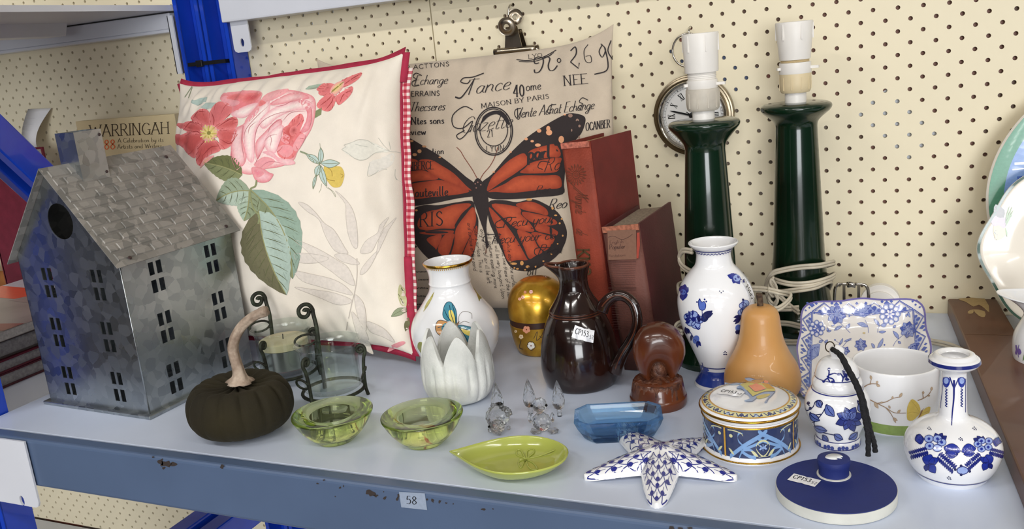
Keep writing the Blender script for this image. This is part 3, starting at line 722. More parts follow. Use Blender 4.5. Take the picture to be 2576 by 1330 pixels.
pt('Tance',(1166,240),(46,-6),(4,-38),.07,shear=.22,nib=.25,gap=0)
D.stroke([(1218,184),(1190,194),(1168,196),(1160,206),(1176,210),(1184,202)],2.5,TX,1)
D.stroke([(1196,196),(1178,224),(1160,246),(1146,244)],[2,4],TX,1)
pt('40',(1292,244),(24,-2),(-1,-29),.1,nib=.4,serif=True)
pt('ome',(1324,229),(22,-2.5),(-.5,-24),.09,nib=.4,gap=.04)
pt('NEE',(1419,216),(29,-3),(-2,-25),.09,nib=.35,serif=True,gap=.08)
pt('MAISON BY PARIS',(1212,272),(17.8,-2.6),(-1.5,-11),.13,nib=.4,serif=True,gap=.09)
pt('Gazette',(1158,336),(40,-5),(6,-40),.05,shear=.25,nib=.3,gap=0)
D.stroke([(1190,276),(1168,268),(1140,290),(1142,318),(1166,322),(1190,304),(1176,334),(1158,350),(1150,340),(1170,328)],2.4,TX,1)
pt('Vente Achat Echange',(1296,298),(22.2,-2.7),(1.5,-26),.08,shear=.22,nib=.3,gap=-.01)
D.stroke([(1312,272),(1298,276),(1296,290),(1306,300),(1312,280)],2,TX,1); D.stroke([(1388,284),(1378,282),(1384,266),(1400,262)],2,TX,1); D.stroke([(1480,252),(1466,246),(1458,256),(1468,262),(1456,268),(1462,278)],2,TX,1)
pt('OCANBER',(1474,329),(12.6,-1.8),(0,-20),.1,nib=.35,serif=True,gap=.03)
# No 269
D.stroke([(1357,158),(1347,160),(1345,149),(1356,143),(1367,149),(1366,165),(1358,180),(1347,183),(1345,175)],3.4,TX,1,nib=.45)
D.stroke([(1366,149),(1374,143),(1384,147),(1380,165),(1384,177),(1394,176),(1403,165)],3.4,TX,1,nib=.4); D.stroke([(1372,144),(1382,141),(1389,136)],2.2,TX,1)
D.stroke([(1407+4.5*math.cos(q*PI/4),152+5*math.sin(q*PI/4)) for q in range(8)],2,TX,1,closed=True)
D.stroke([(1436,128),(1448,118),(1450,136),(1436,156)],3.2,TX,1,nib=.5); D.stroke([(1436,156),(1456,172),(1458,158)],2.8,TX,1,sm=0)
D.stroke([(1480,112),(1470,128),(1474,154),(1488,156),(1486,140),(1474,142)],2,TX,1,nib=.5)
D.stroke([(1516,112),(1508,130),(1516,144),(1524,124),(1512,110)],2.8,TX,1,nib=.5); D.stroke([(1522,120),(1530,156),(1526,178),(1496,187)],[3.4,2.8],TX,1)
D.stroke([(1538,102),(1530,128),(1542,150)],2.8,TX,1)
# LYON ribbon and stamp
D.stroke([(1300,150),(1330,152),(1366,144),(1400,126)],2,TX,1); D.stroke([(1306,155),(1340,155),(1372,146),(1394,132)],1.6,TX,1)
pt('LYO',(1330,148),(17,-2.5),(-1,-10),.1,nib=.5,serif=True)
stc=(1243,330); 
for rx,ry,w in ((47,60,3),(43,56,2),(35,41,2.2)):
    D.stroke([(stc[0]+rx*math.cos(q*PI/14),stc[1]+ry*math.sin(q*PI/14)-(4 if rx==35 else 0)) for q in range(28)],w,TX,1,closed=True,sm=2)
D.stroke([(1212,310),(1222,294),(1240,284),(1258,284),(1272,296),(1282,316)],9,TX,1,taper=.15)
pt('LYON',(1224,382),(15,-1),(0,-15),.1,nib=.5,gap=.1); pt('21',(1226,346),(16,-2),(-1,-18),.1,nib=.4)
# words over the wings
pt('parl',(1328,402),(36,-4),(0,-34),.2,nib=.5,gap=0); pt('Ro',(1368,432),(34,-5),(5,-34),.06,shear=.25,nib=.3); pt('Rec',(1344,488),(26,-3),(4,-20),.08,shear=.25,nib=.3,gap=0)
D.stroke([(1384,408),(1362,406),(1354,420),(1366,426)],2,TX,1)
pt('ANBERCE',(1018,428),(15.6,-.6),(0,-20),.1,nib=.35,serif=True,gap=.03)
pt('Rauteville',(1030,496),(21.5,-1),(0,-24),.12,nib=.75,gap=.05); pt('RIS',(1056,570),(37,-2),(0,-36),.08,nib=.5,serif=True,gap=.1)
pt('Recu your',(1264,573),(31,-3.4),(3,-26),.09,shear=.25,nib=.3,gap=0); pt('Recu your co',(1236,614),(29,-2.4),(3,-26),.08,shear=.25,nib=.3,gap=0)
pt('Recu',(1352,642),(30,-2.4),(3,-26),.08,shear=.25,nib=.3,gap=0); pt('Reo',(1378,528),(30,-4),(3,-26),.1,shear=.25,nib=.3,gap=0)
D.stroke([(1300,546),(1274,548),(1248,560),(1252,572),(1270,570)],2,TX,1); D.stroke([(1262,590),(1226,590),(1216,604),(1232,616)],2,TX,1); D.stroke([(1386,622),(1350,624),(1346,638),(1358,644)],2,TX,1)
pt('bll',(1326,692),(22,-1),(0,-22),.08,shear=.2,nib=.3)
# columns of small handwriting running down the cloth
cols=['and surface of the pond','under\'s surface. This is','only a film of air ill be left','will apetures expelling more','ores will be very buoyant. Upon','omewhat like these of the sea','while above the surface. One']
for k,s in enumerate(cols):
    x0=1176+16.5*k; y0=560+8*k
    pt(s,(x0,y0),(1.6,11.6),(10,-1.4),.11,shear=.25,nib=.4,gap=.02)
# rows of dots at the lower left
for r in range(5):
    for k in range(22):
        if random.random()<.8: D.dot((1044+3.6*k+random.uniform(-.5,.5),683+20.5*r+random.uniform(-.7,.7)),1.5,TX,1,n=6)
for c in [(1052,580,20,3.5),(1040,620,10,4),(1100,584,30,3)]: D.dot(c[:2],c[2],TX,1,c[3])
D.build('lettering_print',printmat('fabric_ink',.9),t)
# ---- floral cushion
Ct=mat('ivory_cotton',(240,230,216),.85,var=.03,vs=30,bump=.15,bs=1200,sheen=.15)
BUR=mat('burgundy_cotton',(172,40,70),.8,var=.1,vs=80,bump=.1,bs=900,sheen=.2)
TL=aty(462,214,-.115); TR=aty(1022,138,-.15); BR=atz(1049,897,.012)
o0=(TL+BR)/2+Vector((0,-.006,.003))
u_=(TR-TL); v_=(TR-BR)
Mf=frame(o0,u_,v_)
li=[Mf.inverted()@q for q in (TL,TR,BR)]
a_=(li[1].x-li[0].x)/2+.001; b_=(li[1].y-li[2].y)/2; shr=(li[1].x-li[2].x)/(li[1].y-li[2].y)
hf=cushion_h(a_,b_,(.05,.065),.078,.010,9.,shr)
t=thing('cushion','square ivory cushion with pink roses and burgundy gingham trim','cushion'); place(t,Mf)
cushion_mesh('cover',a_,b_,(.05,.065),hf,Ct,t,.28,sh=shr)
SF=FrameSurf(Mf,hf)
def edge_pt(q,off):
    """point on the cushion outline, q in 0..4 (top, right, bottom, left), off outwards"""
    k=int(q)%4; f=(q-int(q))*2-1
    s,tt={0:(f,1),1:(1,-f),2:(-f,-1),3:(-1,f)}[k]
    X=a_*s*(1-.05*(1-abs(tt)**6)); Y=b_*tt*(1-.065*(1-abs(s)**6))
    n={0:(0,1),1:(1,0),2:(0,-1),3:(-1,0)}[k]
    return X+shr*Y+n[0]*off,Y+n[1]*off
def flange(name,q0,q1,wa,wb,m,z,amp,n=70,uv=False):
    V=[];F=[]
    for i in range(n+1):
        q=q0+(q1-q0)*i/n; q=min(q,math.floor(q0)+.99999) if q1-q0<=1 else q
        wv=amp*noise.noise((q*9,z*50,1.)); w0=wa; w1=wb*(1+.35*noise.noise((q*6,2.,z*30)))
        x0,y0=edge_pt(q,w0); x1,y1=edge_pt(q,w1)
        V+=[(x0,y0,z+wv*.3),(x1,y1,z-.003+wv)]
    for i in range(n): F.append((2*i,2*i+2,2*i+3,2*i+1))
    o=obj(name,V,F,m,t,True); o.modifiers.new('s','SOLIDIFY').thickness=.0012
    if uv:
        l=o.data.uv_layers.new(name='UVMap')
        for p in o.data.polygons:
            for li_,vi in zip(p.loop_indices,p.vertices): l.data[li_].uv=((vi//2)/n*(q1-q0)*b_*2/.0075,(vi%2)*wb/.0075)
    return o
GIN=bpy.data.materials.new('red_gingham'); GIN.use_nodes=True
def _gin():
    nt=GIN.node_tree;N=nt.nodes;L=nt.links;b=N['Principled BSDF'];b.inputs['Roughness'].default_value=.85
    tc=N.new('ShaderNodeTexCoord');sp=N.new('ShaderNodeSeparateXYZ');L.new(tc.outputs['UV'],sp.inputs[0]);fs=[]
    for ax in (0,1):
        fr=N.new('ShaderNodeMath');fr.operation='FRACT';L.new(sp.outputs[ax],fr.inputs[0])
        gt=N.new('ShaderNodeMath');gt.operation='GREATER_THAN';gt.inputs[1].default_value=.5;L.new(fr.outputs[0],gt.inputs[0]);fs.append(gt)
    ad=N.new('ShaderNodeMath');ad.operation='ADD';L.new(fs[0].outputs[0],ad.inputs[0]);L.new(fs[1].outputs[0],ad.inputs[1])
    dv=N.new('ShaderNodeMath');dv.operation='MULTIPLY';dv.inputs[1].default_value=.5;L.new(ad.outputs[0],dv.inputs[0])
    r=N.new('ShaderNodeValToRGB');r.color_ramp.elements[0].color=(*lin((236,224,216)),1);r.color_ramp.elements[1].color=(*lin((168,34,56)),1)
    e=r.color_ramp.elements.new(.5);e.color=(*lin((206,110,120)),1)
    L.new(dv.outputs[0],r.inputs['Fac']);L.new(r.outputs['Color'],b.inputs['Base Color'])
_gin()
flange('top_trim',0,.99999,-.004,.0075,BUR,.001,.004)
flange('side_trim',1,1.99999,-.004,.003,BUR,.001,.003)
flange('gingham_band',1.05,1.93,.0,.0115,GIN,-.0015,.006,120,True)
flange('side_trim',1.0,1.10,-.002,.0075,BUR,.0015,.002,16); flange('side_trim',1.68,1.99999,-.002,.009,BUR,.0015,.003,30)
flange('bottom_trim',2,2.99999,-.004,.006,BUR,.001,.004); flange('side_trim',3,3.99999,-.004,.0075,BUR,.001,.004)
FI=printmat('fabric_ink',.9)
D=Decal(SF.S,lambda p:SF.inv(*p),h=.004,base=.0005,lay=.00008)
def P(pts,col,l=0,sm=4,edge=0,ew=.0065):
    if edge==0:
        br=sum(col); edge=(238,172,180) if br>690 else ((226,134,142) if br>600 else ((236,160,164) if br>480 else (232,132,132)))
    D.poly(pts,col,l,sm,True,edge,ew)
Z=lambda ox,oy,s: (lambda *pp:[(ox+x/s,oy+y/s) for x,y in pp])
z1=Z(440,170,4.29); z2=Z(540,180,4.434); z3=Z(500,420,3.911); z4=Z(740,340,4.432); z5=Z(720,560,3.694)
PK=(240,176,184);PL=(248,220,216);PR=(216,88,96);RD=(200,86,84);RD2=(214,112,114);RDD=(166,58,60);YE=(232,214,132);GR=(122,124,84);GL=(168,184,166);GD=(92,96,62);PW=(250,232,226);LN=(196,120,130)
# big pale rose : outer petals to heart
P(z2((180,650),(320,590),(480,390),(600,300),(800,210),(980,230),(1110,290),(1130,430),(1090,620),(1010,760),(930,890),(880,990),(740,1060),(560,1090),(400,1150),(250,1100),(180,980),(190,850)),PL,0)
P(z2((330,780),(340,600),(500,400),(620,330),(600,480),(480,620),(450,800),(440,1000),(370,980)),PW,1)
P(z2((200,700),(330,600),(320,760),(360,960),(300,1060),(200,960)),(244,204,204),1)
P(z2((500,560),(640,420),(860,340),(1040,320),(1110,400),(1060,420),(880,440),(700,520),(560,640)),PW,2)
P(z2((620,360),(820,250),(980,240),(1060,300),(900,330),(720,370)),(246,210,208),1)
P(z2((460,800),(560,680),(700,540),(760,560),(700,700),(600,780),(540,880),(480,980)),(246,208,210),2)
P(z2((600,700),(720,600),(780,620),(740,720),(690,900),(600,890),(560,800)),PW,3)
P(z2((940,330),(1050,330),(1090,440),(1060,640),(960,680),(1020,560),(1030,440)),(242,190,194),2)
P(z2((700,900),(760,720),(850,560),(960,470),(1000,540),(960,660),(1010,720),(930,870),(880,960),(780,980)),(228,120,124),3)
P(z2((770,640),(860,580),(940,500),(970,560),(900,640),(920,700),(860,800),(780,780)),RD,4)
P(z2((860,620),(920,610),(930,680),(870,720),(840,680)),(150,48,50),5)
P(z2((700,880),(760,820),(860,830),(880,900),(800,960)),(238,150,156),4); P(z2((740,760),(790,700),(850,740),(820,810)),(236,140,146),4)
P(z2((880,820),(960,700),(1010,720),(960,850),(900,890)),(240,170,172),4)
P(z2((540,900),(640,890),(720,960),(860,980),(900,1030),(760,1040),(660,960)),PW,4)
P(z2((420,1070),(520,1070),(620,1130),(660,1150),(600,1230),(480,1230),(430,1150)),(244,196,200),2); P(z2((430,1070),(490,1080),(560,1130),(500,1180),(450,1160)),(228,120,140),3)
P(z2((440,1040),(560,950),(680,1000),(560,1070)),(236,160,168),3)
for st in [((330,760),(360,640),(480,500),(620,370)),((470,1000),(450,820),(500,600),(700,470),(1040,430)),((380,700),(400,620),(470,560)),((600,690),(640,600),(760,520)),((560,780),(620,720),(700,700)),((320,600),(310,800),(340,1000)),((690,900),(740,760),(770,620)),((940,880),(1010,760),(1020,700)),((520,1070),(600,1010),(700,1010),(780,1030)),((620,860),(640,760),(620,700)),((900,640),(960,560),(990,480)),((460,1040),(480,980),(530,900)),((760,560),(860,460),(1040,440)),((620,380),(760,380),(880,320)),((250,1100),(200,980),(190,860)),((1060,640),(1090,520),(1080,400))]:
    D.stroke(z2(*st),1.1,LN,6,taper=.3)
for pp,c_ in [(((180,650),(320,590),(480,390),(600,300),(800,210),(980,230),(1110,290),(1130,430),(1090,620),(1010,760),(930,890),(880,990),(740,1060),(560,1090),(400,1150),(250,1100),(180,980),(190,850)),(700,640)),(((330,780),(340,600),(500,400),(620,330),(600,480),(480,620),(450,800),(440,1000),(370,980)),(430,700)),(((200,700),(330,600),(320,760),(360,960),(300,1060),(200,960)),(280,820)),(((500,560),(640,420),(860,340),(1040,320),(1110,400),(1060,420),(880,440),(700,520),(560,640)),(800,440)),(((460,800),(560,680),(700,540),(760,560),(700,700),(600,780),(540,880),(480,980)),(590,740)),(((940,330),(1050,330),(1090,440),(1060,640),(960,680),(1020,560),(1030,440)),(1040,500)),(((540,900),(640,890),(720,960),(860,980),(900,1030),(760,1040),(660,960)),(720,970)),(((420,1070),(520,1070),(620,1130),(660,1150),(600,1230),(480,1230),(430,1150)),(480,1090)),(((600,700),(720,600),(780,620),(740,720),(690,900),(600,890),(560,800)),(660,760))]:
    D.hatch(z2(*pp),z2(c_)[0],(232,168,176),12,1.3,.16,5)
for pp,c_ in [(((770,640),(860,580),(940,500),(970,560),(900,640),(920,700),(860,800),(780,780)),(860,680)),(((700,900),(760,720),(850,560),(960,470),(1000,540),(960,660),(1010,720),(930,870),(880,960),(780,980)),(860,740))]:
    D.hatch(z2(*pp),z2(c_)[0],(190,72,76),10,1.6,.3,6)
# rose behind
P(z2((70,300),(120,240),(300,220),(420,210),(530,230),(520,300),(480,400),(330,510),(200,480),(180,400),(110,350)),(232,130,136),0); P(z2((190,480),(330,390),(490,350),(420,450),(320,520)),PW,1)
P(z2((80,300),(140,270),(180,310),(280,330),(270,370),(180,390),(110,350)),(240,170,180),1); P(z2((140,290),(240,250),(320,260),(300,310),(180,310)),(214,96,100),2); P(z2((310,330),(360,250),(520,240),(480,310),(400,350)),(210,88,94),2)
P(z2((520,330),(600,240),(820,190),(780,250),(620,330)),(240,176,178),1); P(z2((500,390),(520,320),(580,350)),(206,84,90),2); P(z2((340,560),(400,470),(500,400),(480,470),(380,570)),(236,150,160),1)
# left red flower
cen=(373,715)
for pp in [((390,470),(480,370),(600,400),(620,480),(520,580),(430,640),(380,600)),((180,540),(280,450),(370,470),(400,600),(350,640),(230,590)),((100,660),(130,590),(230,580),(310,620),(310,700),(200,720)),((110,720),(220,690),(310,710),(330,780),(250,880),(220,980),(110,870)),((250,860),(330,790),(430,780),(490,830),(490,900),(380,950),(290,1060),(240,1010)),((480,770),(450,700),(560,650),(660,660),(685,720),(600,850),(500,880)),((440,650),(520,580),(640,530),(685,570),(660,650),(540,680))]:
    P(z1(*pp),random.choice([RD,RD,RD2,(206,96,94)]),1); D.hatch(z1(*pp),z1(cen)[0],(178,70,70),9,1.3,.34,3)
for pp in [((200,560),(260,480),(350,480)),((110,680),(180,590),(300,620)),((120,740),(240,690),(310,740)),((250,890),(330,800),(450,770)),((490,770),(600,820),(680,720)),((470,640),(600,560),(680,560)),((400,480),(430,560),(420,640)),((300,960),(400,860),(480,850))]: D.stroke(z1(*pp),2.2,RDD,2,taper=.3)
P(z1((300,700),(330,640),(390,620),(450,640),(470,700),(430,770),(370,800),(310,770)),YE,3)
for k in range(16):
    a=k*PI/8; D.stroke(z1((cen[0]+30*math.cos(a),cen[1]+30*math.sin(a)),(cen[0]+(86+9*(k%2))*math.cos(a),cen[1]+(86+9*(k%3))*math.sin(a))),3.2,(236,220,140) if k%2 else (206,184,96),4,sm=0)
D.dot(z1((378,708))[0],5,(150,140,70),5)
P(z1((280,1085),(330,980),(430,950),(400,990),(320,1050)),(228,170,96),2)
# right red flower
for pp in [((1140,380),(1220,280),(1320,250),(1350,330),(1300,430),(1230,440)),((1340,300),(1400,240),(1540,170),(1520,260),(1400,370),(1360,340)),((1160,240),(1230,140),(1330,140),(1330,220),(1230,270)),((1360,160),(1440,90),(1640,10),(1600,90),(1460,170)),((1140,200),(1220,130),(1260,160),(1200,220))]: (P(z2(*pp),random.choice([RD,RD2,(208,96,96)]),1),D.hatch(z2(*pp),z2((1350,200))[0],(220,120,120),12,2.2,.4,2),D.hatch(z2(*pp),z2((1350,200))[0],(178,70,70),7,1.2,.3,3))
for pp in [((1180,380),(1260,320),(1320,260)),((1240,430),(1310,340),(1330,270)),((1400,350),(1440,260),(1540,200)),((1440,150),(1540,80),(1640,20)),((1220,230),(1280,170))]: D.stroke(z2(*pp),2,RDD,2,taper=.3)
P(z2((1290,220),(1330,150),(1400,110),(1450,110),(1440,170),(1370,250),(1310,250)),YE,3)
for k in range(10): D.stroke(z2((1310+14*k,235-12*k),(1325+13*k,205-10*k)),2.5,(150,136,70),4,sm=0)
# leaves
def bigleaf(a,b,w,bend,c1,c2,veins=7,l=1):
    A_=np.array(a,float);B_=np.array(b,float);d=B_-A_;Ln=np.linalg.norm(d);n=np.array([-d[1],d[0]])/Ln
    for sg,c in ((1,c1),(-1,c2)):
        ed=[]
        for i in range(0,19):
            q=i/18; f=math.sin(PI*q**.75)**.8*(1+.06*(i%2))
            ed.append(tuple(A_+d*q+n*(bend*4*q*(1-q)*Ln+sg*w*.5*f)))
        mid=[tuple(A_+d*q+n*bend*4*q*(1-q)*Ln) for q in (1,.75,.5,.25,0)]
        D.poly(ed+mid[1:-1],c,l)
        for k in range(1,veins+1):
            q=k/(veins+1); q2=min(1,q+.16); f=math.sin(PI*q2**.75)**.8*.44
            p0=A_+d*q+n*bend*4*q*(1-q)*Ln; p2=A_+d*q2+n*(bend*4*q2*(1-q2)*Ln+sg*w*f)
            D.stroke([tuple(p0),tuple((p0+p2)/2+d/Ln*-2),tuple(p2)],1.8,GD if c!=GD else (150,150,110),l+1,taper=.4)
            for e in ((.07,.11) if q<.8 else ()):
                p3=A_+d*(q+e*.6)+n*(bend*4*q*(1-q)*Ln+sg*w*.18); p4=A_+d*min(1,q+e*1.6)+n*(bend*4*q2*(1-q2)*Ln+sg*w*f*.85)
                D.stroke([tuple(p3),tuple(p4)],1.2,tuple(int(v*.86) for v in c),l+1,sm=0)
    D.stroke([tuple(A_+d*q+n*bend*4*q*(1-q)*Ln) for q in (0,.25,.5,.75,.98)],2.6,(150,150,104),l+2)
bigleaf((632,477),(737,702),96,-.12,(128,138,106),(146,168,152),8,1)
bigleaf((652,530),(722,742),118,.06,(110,106,78),(172,190,178),9,3)
bigleaf((610,440),(514,410),62,.05,(108,112,70),(130,136,96),5,1)
bigleaf((630,480),(545,505),70,.1,(150,164,140),(176,192,176),5,2)
bigleaf((628,482),(615,556),58,-.05,(166,184,164),(140,152,122),5,2)
D.stroke(z3((575,130),(560,190),(510,230),(540,400),(600,480),(590,560)),4,(140,146,104),5)
D.poly(z2((960,210),(1060,160),(1220,130),(1160,180),(1040,200)),(160,176,158),1); D.poly(z2((1120,520),(1130,440),(1200,400),(1190,480)),(130,140,100),1)
D.poly(z1((200,380),(280,330),(360,320),(340,370),(250,410)),(176,194,186),1); D.poly(z1((290,430),(340,380),(450,380),(400,440),(330,450)),(184,200,192),1); D.stroke(z1((110,320),(170,230),(190,210),(150,330)),2,(150,156,130),1)
# yellow bud
D.poly(z4((340,340),(420,350),(520,350),(560,420),(555,490),(520,570),(440,580),(380,520),(340,440)),(216,188,96),1,4)
for pp in [((360,480),(400,500),(460,510)),((520,430),(550,450),(530,480)),((380,360),(420,400),(430,460))]: D.stroke(z4(*pp),1.4,(160,130,60),2)
D.stroke(z4((70,180),(160,220),(220,290),(290,320)),4,(140,150,120),2)
for a,b,w in [((290,320),(140,215),16),((290,320),(300,140),13),((300,310),(510,310),20),((290,330),(250,460),15),((300,340),(365,570),15),((255,440),(215,600),7)]:
    A_,B_=z4(a,b); D.leaf(A_,B_,w,(186,204,198),2,.04,(128,134,104),1.2,(128,134,104))
for pp in [((310,540),(300,600),(280,640)),((360,580),(420,620),(465,690),(450,640),(380,580)),((295,150),(290,90))]: D.stroke(z4(*pp),1,(170,170,150),2)
# faint grey printed foliage
GF=(222,212,202);GE=(190,180,170)
def faint(pts,l=0,z=z4): D.poly(z(*pts),GF,l,4); D.stroke(z(*pts),.9,GE,l+1,closed=True)
for pp in [((50,750),(140,770),(240,860),(340,980),(450,1060),(560,1240),(600,1320),(460,1290),(350,1120),(280,940),(150,850)),((460,620),(560,700),(650,820),(700,1000),(710,1240),(660,1240),(600,1080),(580,900),(570,760)),((740,1310),(800,1180),(930,1090),(960,1000),(1060,910),(1000,1020),(990,1080),(930,1180),(860,1300)),((970,1090),(1070,980),(1145,920),(1060,1050),(990,1200),(920,1330))]: faint(pp)
for pp in [((80,165),(180,190),(330,260),(480,350),(580,420),(640,580),(540,540),(420,450),(280,350),(170,240)),((80,450),(250,480),(420,520),(540,580),(620,670),(480,640),(300,590),(150,540)),((80,600),(250,620),(440,650),(600,710),(590,750),(470,760),(300,690)),((640,670),(710,730),(740,830),(745,1000),(700,960),(650,800)),((610,830),(680,900),(740,1000),(790,1150),(810,1220),(730,1170),(660,1040)),((750,920),(830,940),(930,1000),(1010,1110),(900,1060),(780,1010)),((450,300),(560,290),(680,370),(640,390),(520,360)),((690,480),(720,400),(850,260),(800,380),(740,460)),((80,290),(250,290),(400,330),(300,370),(130,370))]: faint(pp,0,z5)
D.stroke(z5((660,330),(660,500),(640,640),(610,760),(560,1000)),2,GE,1)
for pp in [((530,160),(580,130),(560,110),(650,80),(720,50),(820,60),(900,110),(1070,180),(1150,185)),((540,165),(600,200),(700,270),(800,270),(900,200),(1000,180)),((850,300),(820,450),(900,430),(960,380),(1040,380)),((940,30),(1000,110),(1070,180)),((1130,380),(1130,470),(1170,560)),((680,100),(760,120),(820,130)),((1060,70),(1080,160))]: D.stroke(z4(*pp),1.2,(188,186,176),1)
D.poly(z4((540,165),(650,80),(820,60),(1060,180),(900,200),(800,270),(700,265)),(226,222,210),0,3); D.poly(z4((850,300),(960,260),(1110,200),(1100,320),(960,400),(830,440)),(228,222,212),0,3)
# lower right sprig
D.poly(z5((1060,570),(1090,620),(1125,700),(1140,780),(1080,770),(1050,720),(1040,640)),(196,196,150),1,3); D.leaf(*z5((1130,800),(980,870)),18,(150,160,130),1,.05,(110,118,84),1,(110,118,84)); D.leaf(*z5((1140,880),(1110,1010)),14,(112,112,80),1); D.poly(z5((945,1200),(980,1140),(1080,1100),(1110,1120),(1040,1160)),(226,150,156),1,3)
for pp in [((1070,600),(1110,700),(1140,770)),((1045,660),(1090,750))]: D.stroke(z5(*pp),1.6,(110,118,84),2)
D.build('floral_print',FI,t)
# ================================================================ bulldog clip on a peg hook
CHR=mat('polished_chrome',(205,200,192),.12,1.,var=.06,vs=30)
STEEL=mat('worn_steel_clip',(176,164,146),.24,1.,var=.15,vs=60)
c=aty(1297,115,-.02)
t=thing('bulldog_clip','silver bulldog clip hanging from a hook above the butterfly cushion','clip',(c.x,-.02,c.z))
lc=lambda px,py,y:(lambda q:(q.x-c.x,y+.02,q.z-c.z))(aty(px,py,y))
for nm,y in (('front_jaw',-.030),('back_jaw',-.014)):
    sgn=-1 if y<-.02 else 1
    V=[];F=[];n=9;seg=10
    for i in range(n+1):
        x=-.029+.058*i/n
        for k in range(seg+1):
            a=PI*(.15+1.25*k/seg); V.append((x,sgn*(.0045*math.sin(a)+.003),-.006+.005*math.cos(a)))
    for i in range(n):
        for k in range(seg): q=i*(seg+1)+k; F.append((q,q+1,q+seg+2,q+seg+1))
    o=obj(nm,V,F,STEEL,t,True); o.modifiers.new('s','SOLIDIFY').thickness=.0008
    z0,z1=-.002,.020; y0=sgn*.0075; y1=sgn*.003
    if sgn>0: pl=[(-.012,y0,z0),(.012,y0,z0),(.009,y1,z1),(-.009,y1,z1)]
    else: pl=[(-.012,y0,z0),(.012,y0,z0),(.0075,y1-.004,z1+.004),(-.0085,y1-.004,z1+.004)]
    o=obj('lever',pl,[(0,1,2,3)],STEEL,t); o.modifiers.new('s','SOLIDIFY').thickness=.0008
for nm,(px,py),y,r in (('finger_plate',(1275,66),-.036,.0115),('finger_plate',(1295,43),-.012,.0105)):
    q=lc(px,py,y); p=[(.0032,.0012),(.0045,.0016),(.0075,.0009),(r*.9,-.0004),(r,.0002),(r,.0008),(r*.9,.0004),(.0075,.0017),(.0045,.0024),(.0032,.002)]
    o=lathe(nm,[(a,b) for a,b in p]+[(.0032,.0012)],STEEL,t,36,cap=False); o.location=q; o.rotation_euler=(PI/2+(.25 if y<-.02 else -.2),.15,.2)
tube('spring',[(-.006,.0,.014),(0,-.001,.0142),(.006,0,.014)],.0032,STEEL,t,10)
h=aty(1289,11,0)
t=thing('peg_hook','thin steel peg hook above the bulldog clip','hook',(h.x,0,h.z))
tube('wire',cat([(0,.004,0),(0,-.004,0),(0,-.011,-.003),(-.001,-.013,-.012),(-.0015,-.013,-.02),(-.001,-.016,-.021)],5),.0011,CHR,t)
# ================================================================ pocket-watch wall clock
cc=aty(1742,291,-.016); Mk=frame((cc.x,-.003,cc.z),(1,0,0),(0,0,1))
t=thing('wall_clock','round chrome pocket-watch style wall clock with roman numerals','clock'); place(t,Mk)
BRS=mat('satin_pewter',(150,138,118),.32,1.,var=.1,vs=50)
R_=.0490; Wd=.016
lathe('case',[(0,0),(R_*.96,0),(R_,.003),(R_,.009),(R_*.985,.012),(R_*.955,.0125),(R_*.94,.0145),(R_*.9,.0152),(R_*.87,.0135),(R_*.855,.0142)],BRS,t,96,cap=False)
lathe('bezel_ring',[(R_*.86,.0135),(R_*.85,.0172),(R_*.82,.0182),(R_*.775,.0168),(R_*.755,.0140),(R_*.75,.011)],CHR,t,96,cap=False)
lathe('dial',[(0,.0100),(R_*.79,.0100)],mat('clock_dial',(236,232,230),.5,var=.02),t,64,cap=False)
D=Decal(lambda u,v,o:Vector((u,v,.01+o)),h=.02)
rn={12:'XII',1:'I',2:'II',3:'III',4:'IIII',5:'V',6:'VI',7:'VII',8:'VIII',9:'IX',10:'X',11:'XI'}
for hnum,s in rn.items():
    a=PI/2-hnum*PI/6; r0=R_*.54; ur=np.array([math.cos(a),math.sin(a)]); ut=np.array([ur[1],-ur[0]]); wds={'I':.30,'V':.62,'X':.62}; tot=sum(wds[ch] for ch in s); x=-tot/2; H=.0085; Wk=.0058
    for ch in s:
        cxx=x+wds[ch]/2; pp=lambda k,l:tuple(ur*(r0+l*H-H/2)+ut*(cxx+k)*Wk*1.1)
        if ch=='I': D.stroke([pp(0,0),pp(0,1)],.0011,(26,26,28),0,sm=0)
        if ch=='V': D.stroke([pp(-.24,1),pp(0,0)],.0012,(26,26,28),0,sm=0); D.stroke([pp(.24,1),pp(0,0)],.0005,(26,26,28),0,sm=0)
        if ch=='X': D.stroke([pp(-.24,1),pp(.24,0)],.0012,(26,26,28),0,sm=0); D.stroke([pp(.24,1),pp(-.24,0)],.0005,(26,26,28),0,sm=0)
        x+=wds[ch]
    for l in (0,1): D.stroke([tuple(ur*(r0+(l-.5)*H)+ut*tot/2*Wk),tuple(ur*(r0+(l-.5)*H)-ut*tot/2*Wk)],.0004,(26,26,28),0,sm=0)
for k in range(60):
    a=k*PI/30; r0=R_*.69; r1=R_*(.735 if k%5 else .74); D.stroke([(r0*math.cos(a),r0*math.sin(a)),(r1*math.cos(a),r1*math.sin(a))],.0003 if k%5 else .0008,(40,40,42),0,sm=0)
for r0 in (R_*.69,R_*.735): D.stroke([(r0*math.cos(k*PI/24),r0*math.sin(k*PI/24)) for k in range(48)],.0002,(60,60,62),0,closed=True,sm=2)
D.build('dial_print',printmat('matt_ink',.7),t)
HND=mat('black_clock_hand',(18,18,20),.35)
def hand(ang,L,w,z,tail=.004):
    a=math.radians(ang); u=Vector((math.cos(a),math.sin(a),0)); n=Vector((-u.y,u.x,0))*w/2; z_=Vector((0,0,z))
    V=[-u*tail-n,-u*tail+n,u*L*.8+n*.9,u*L,u*L*.8-n*.9]; V=[v+z_ for v in V]+[v+z_+Vector((0,0,.0005)) for v in V]
    obj('clock_hand',V,[(4,3,2,1,0),(5,6,7,8,9)]+[(i,(i+1)%5,(i+1)%5+5,i+5) for i in range(5)],HND,t)
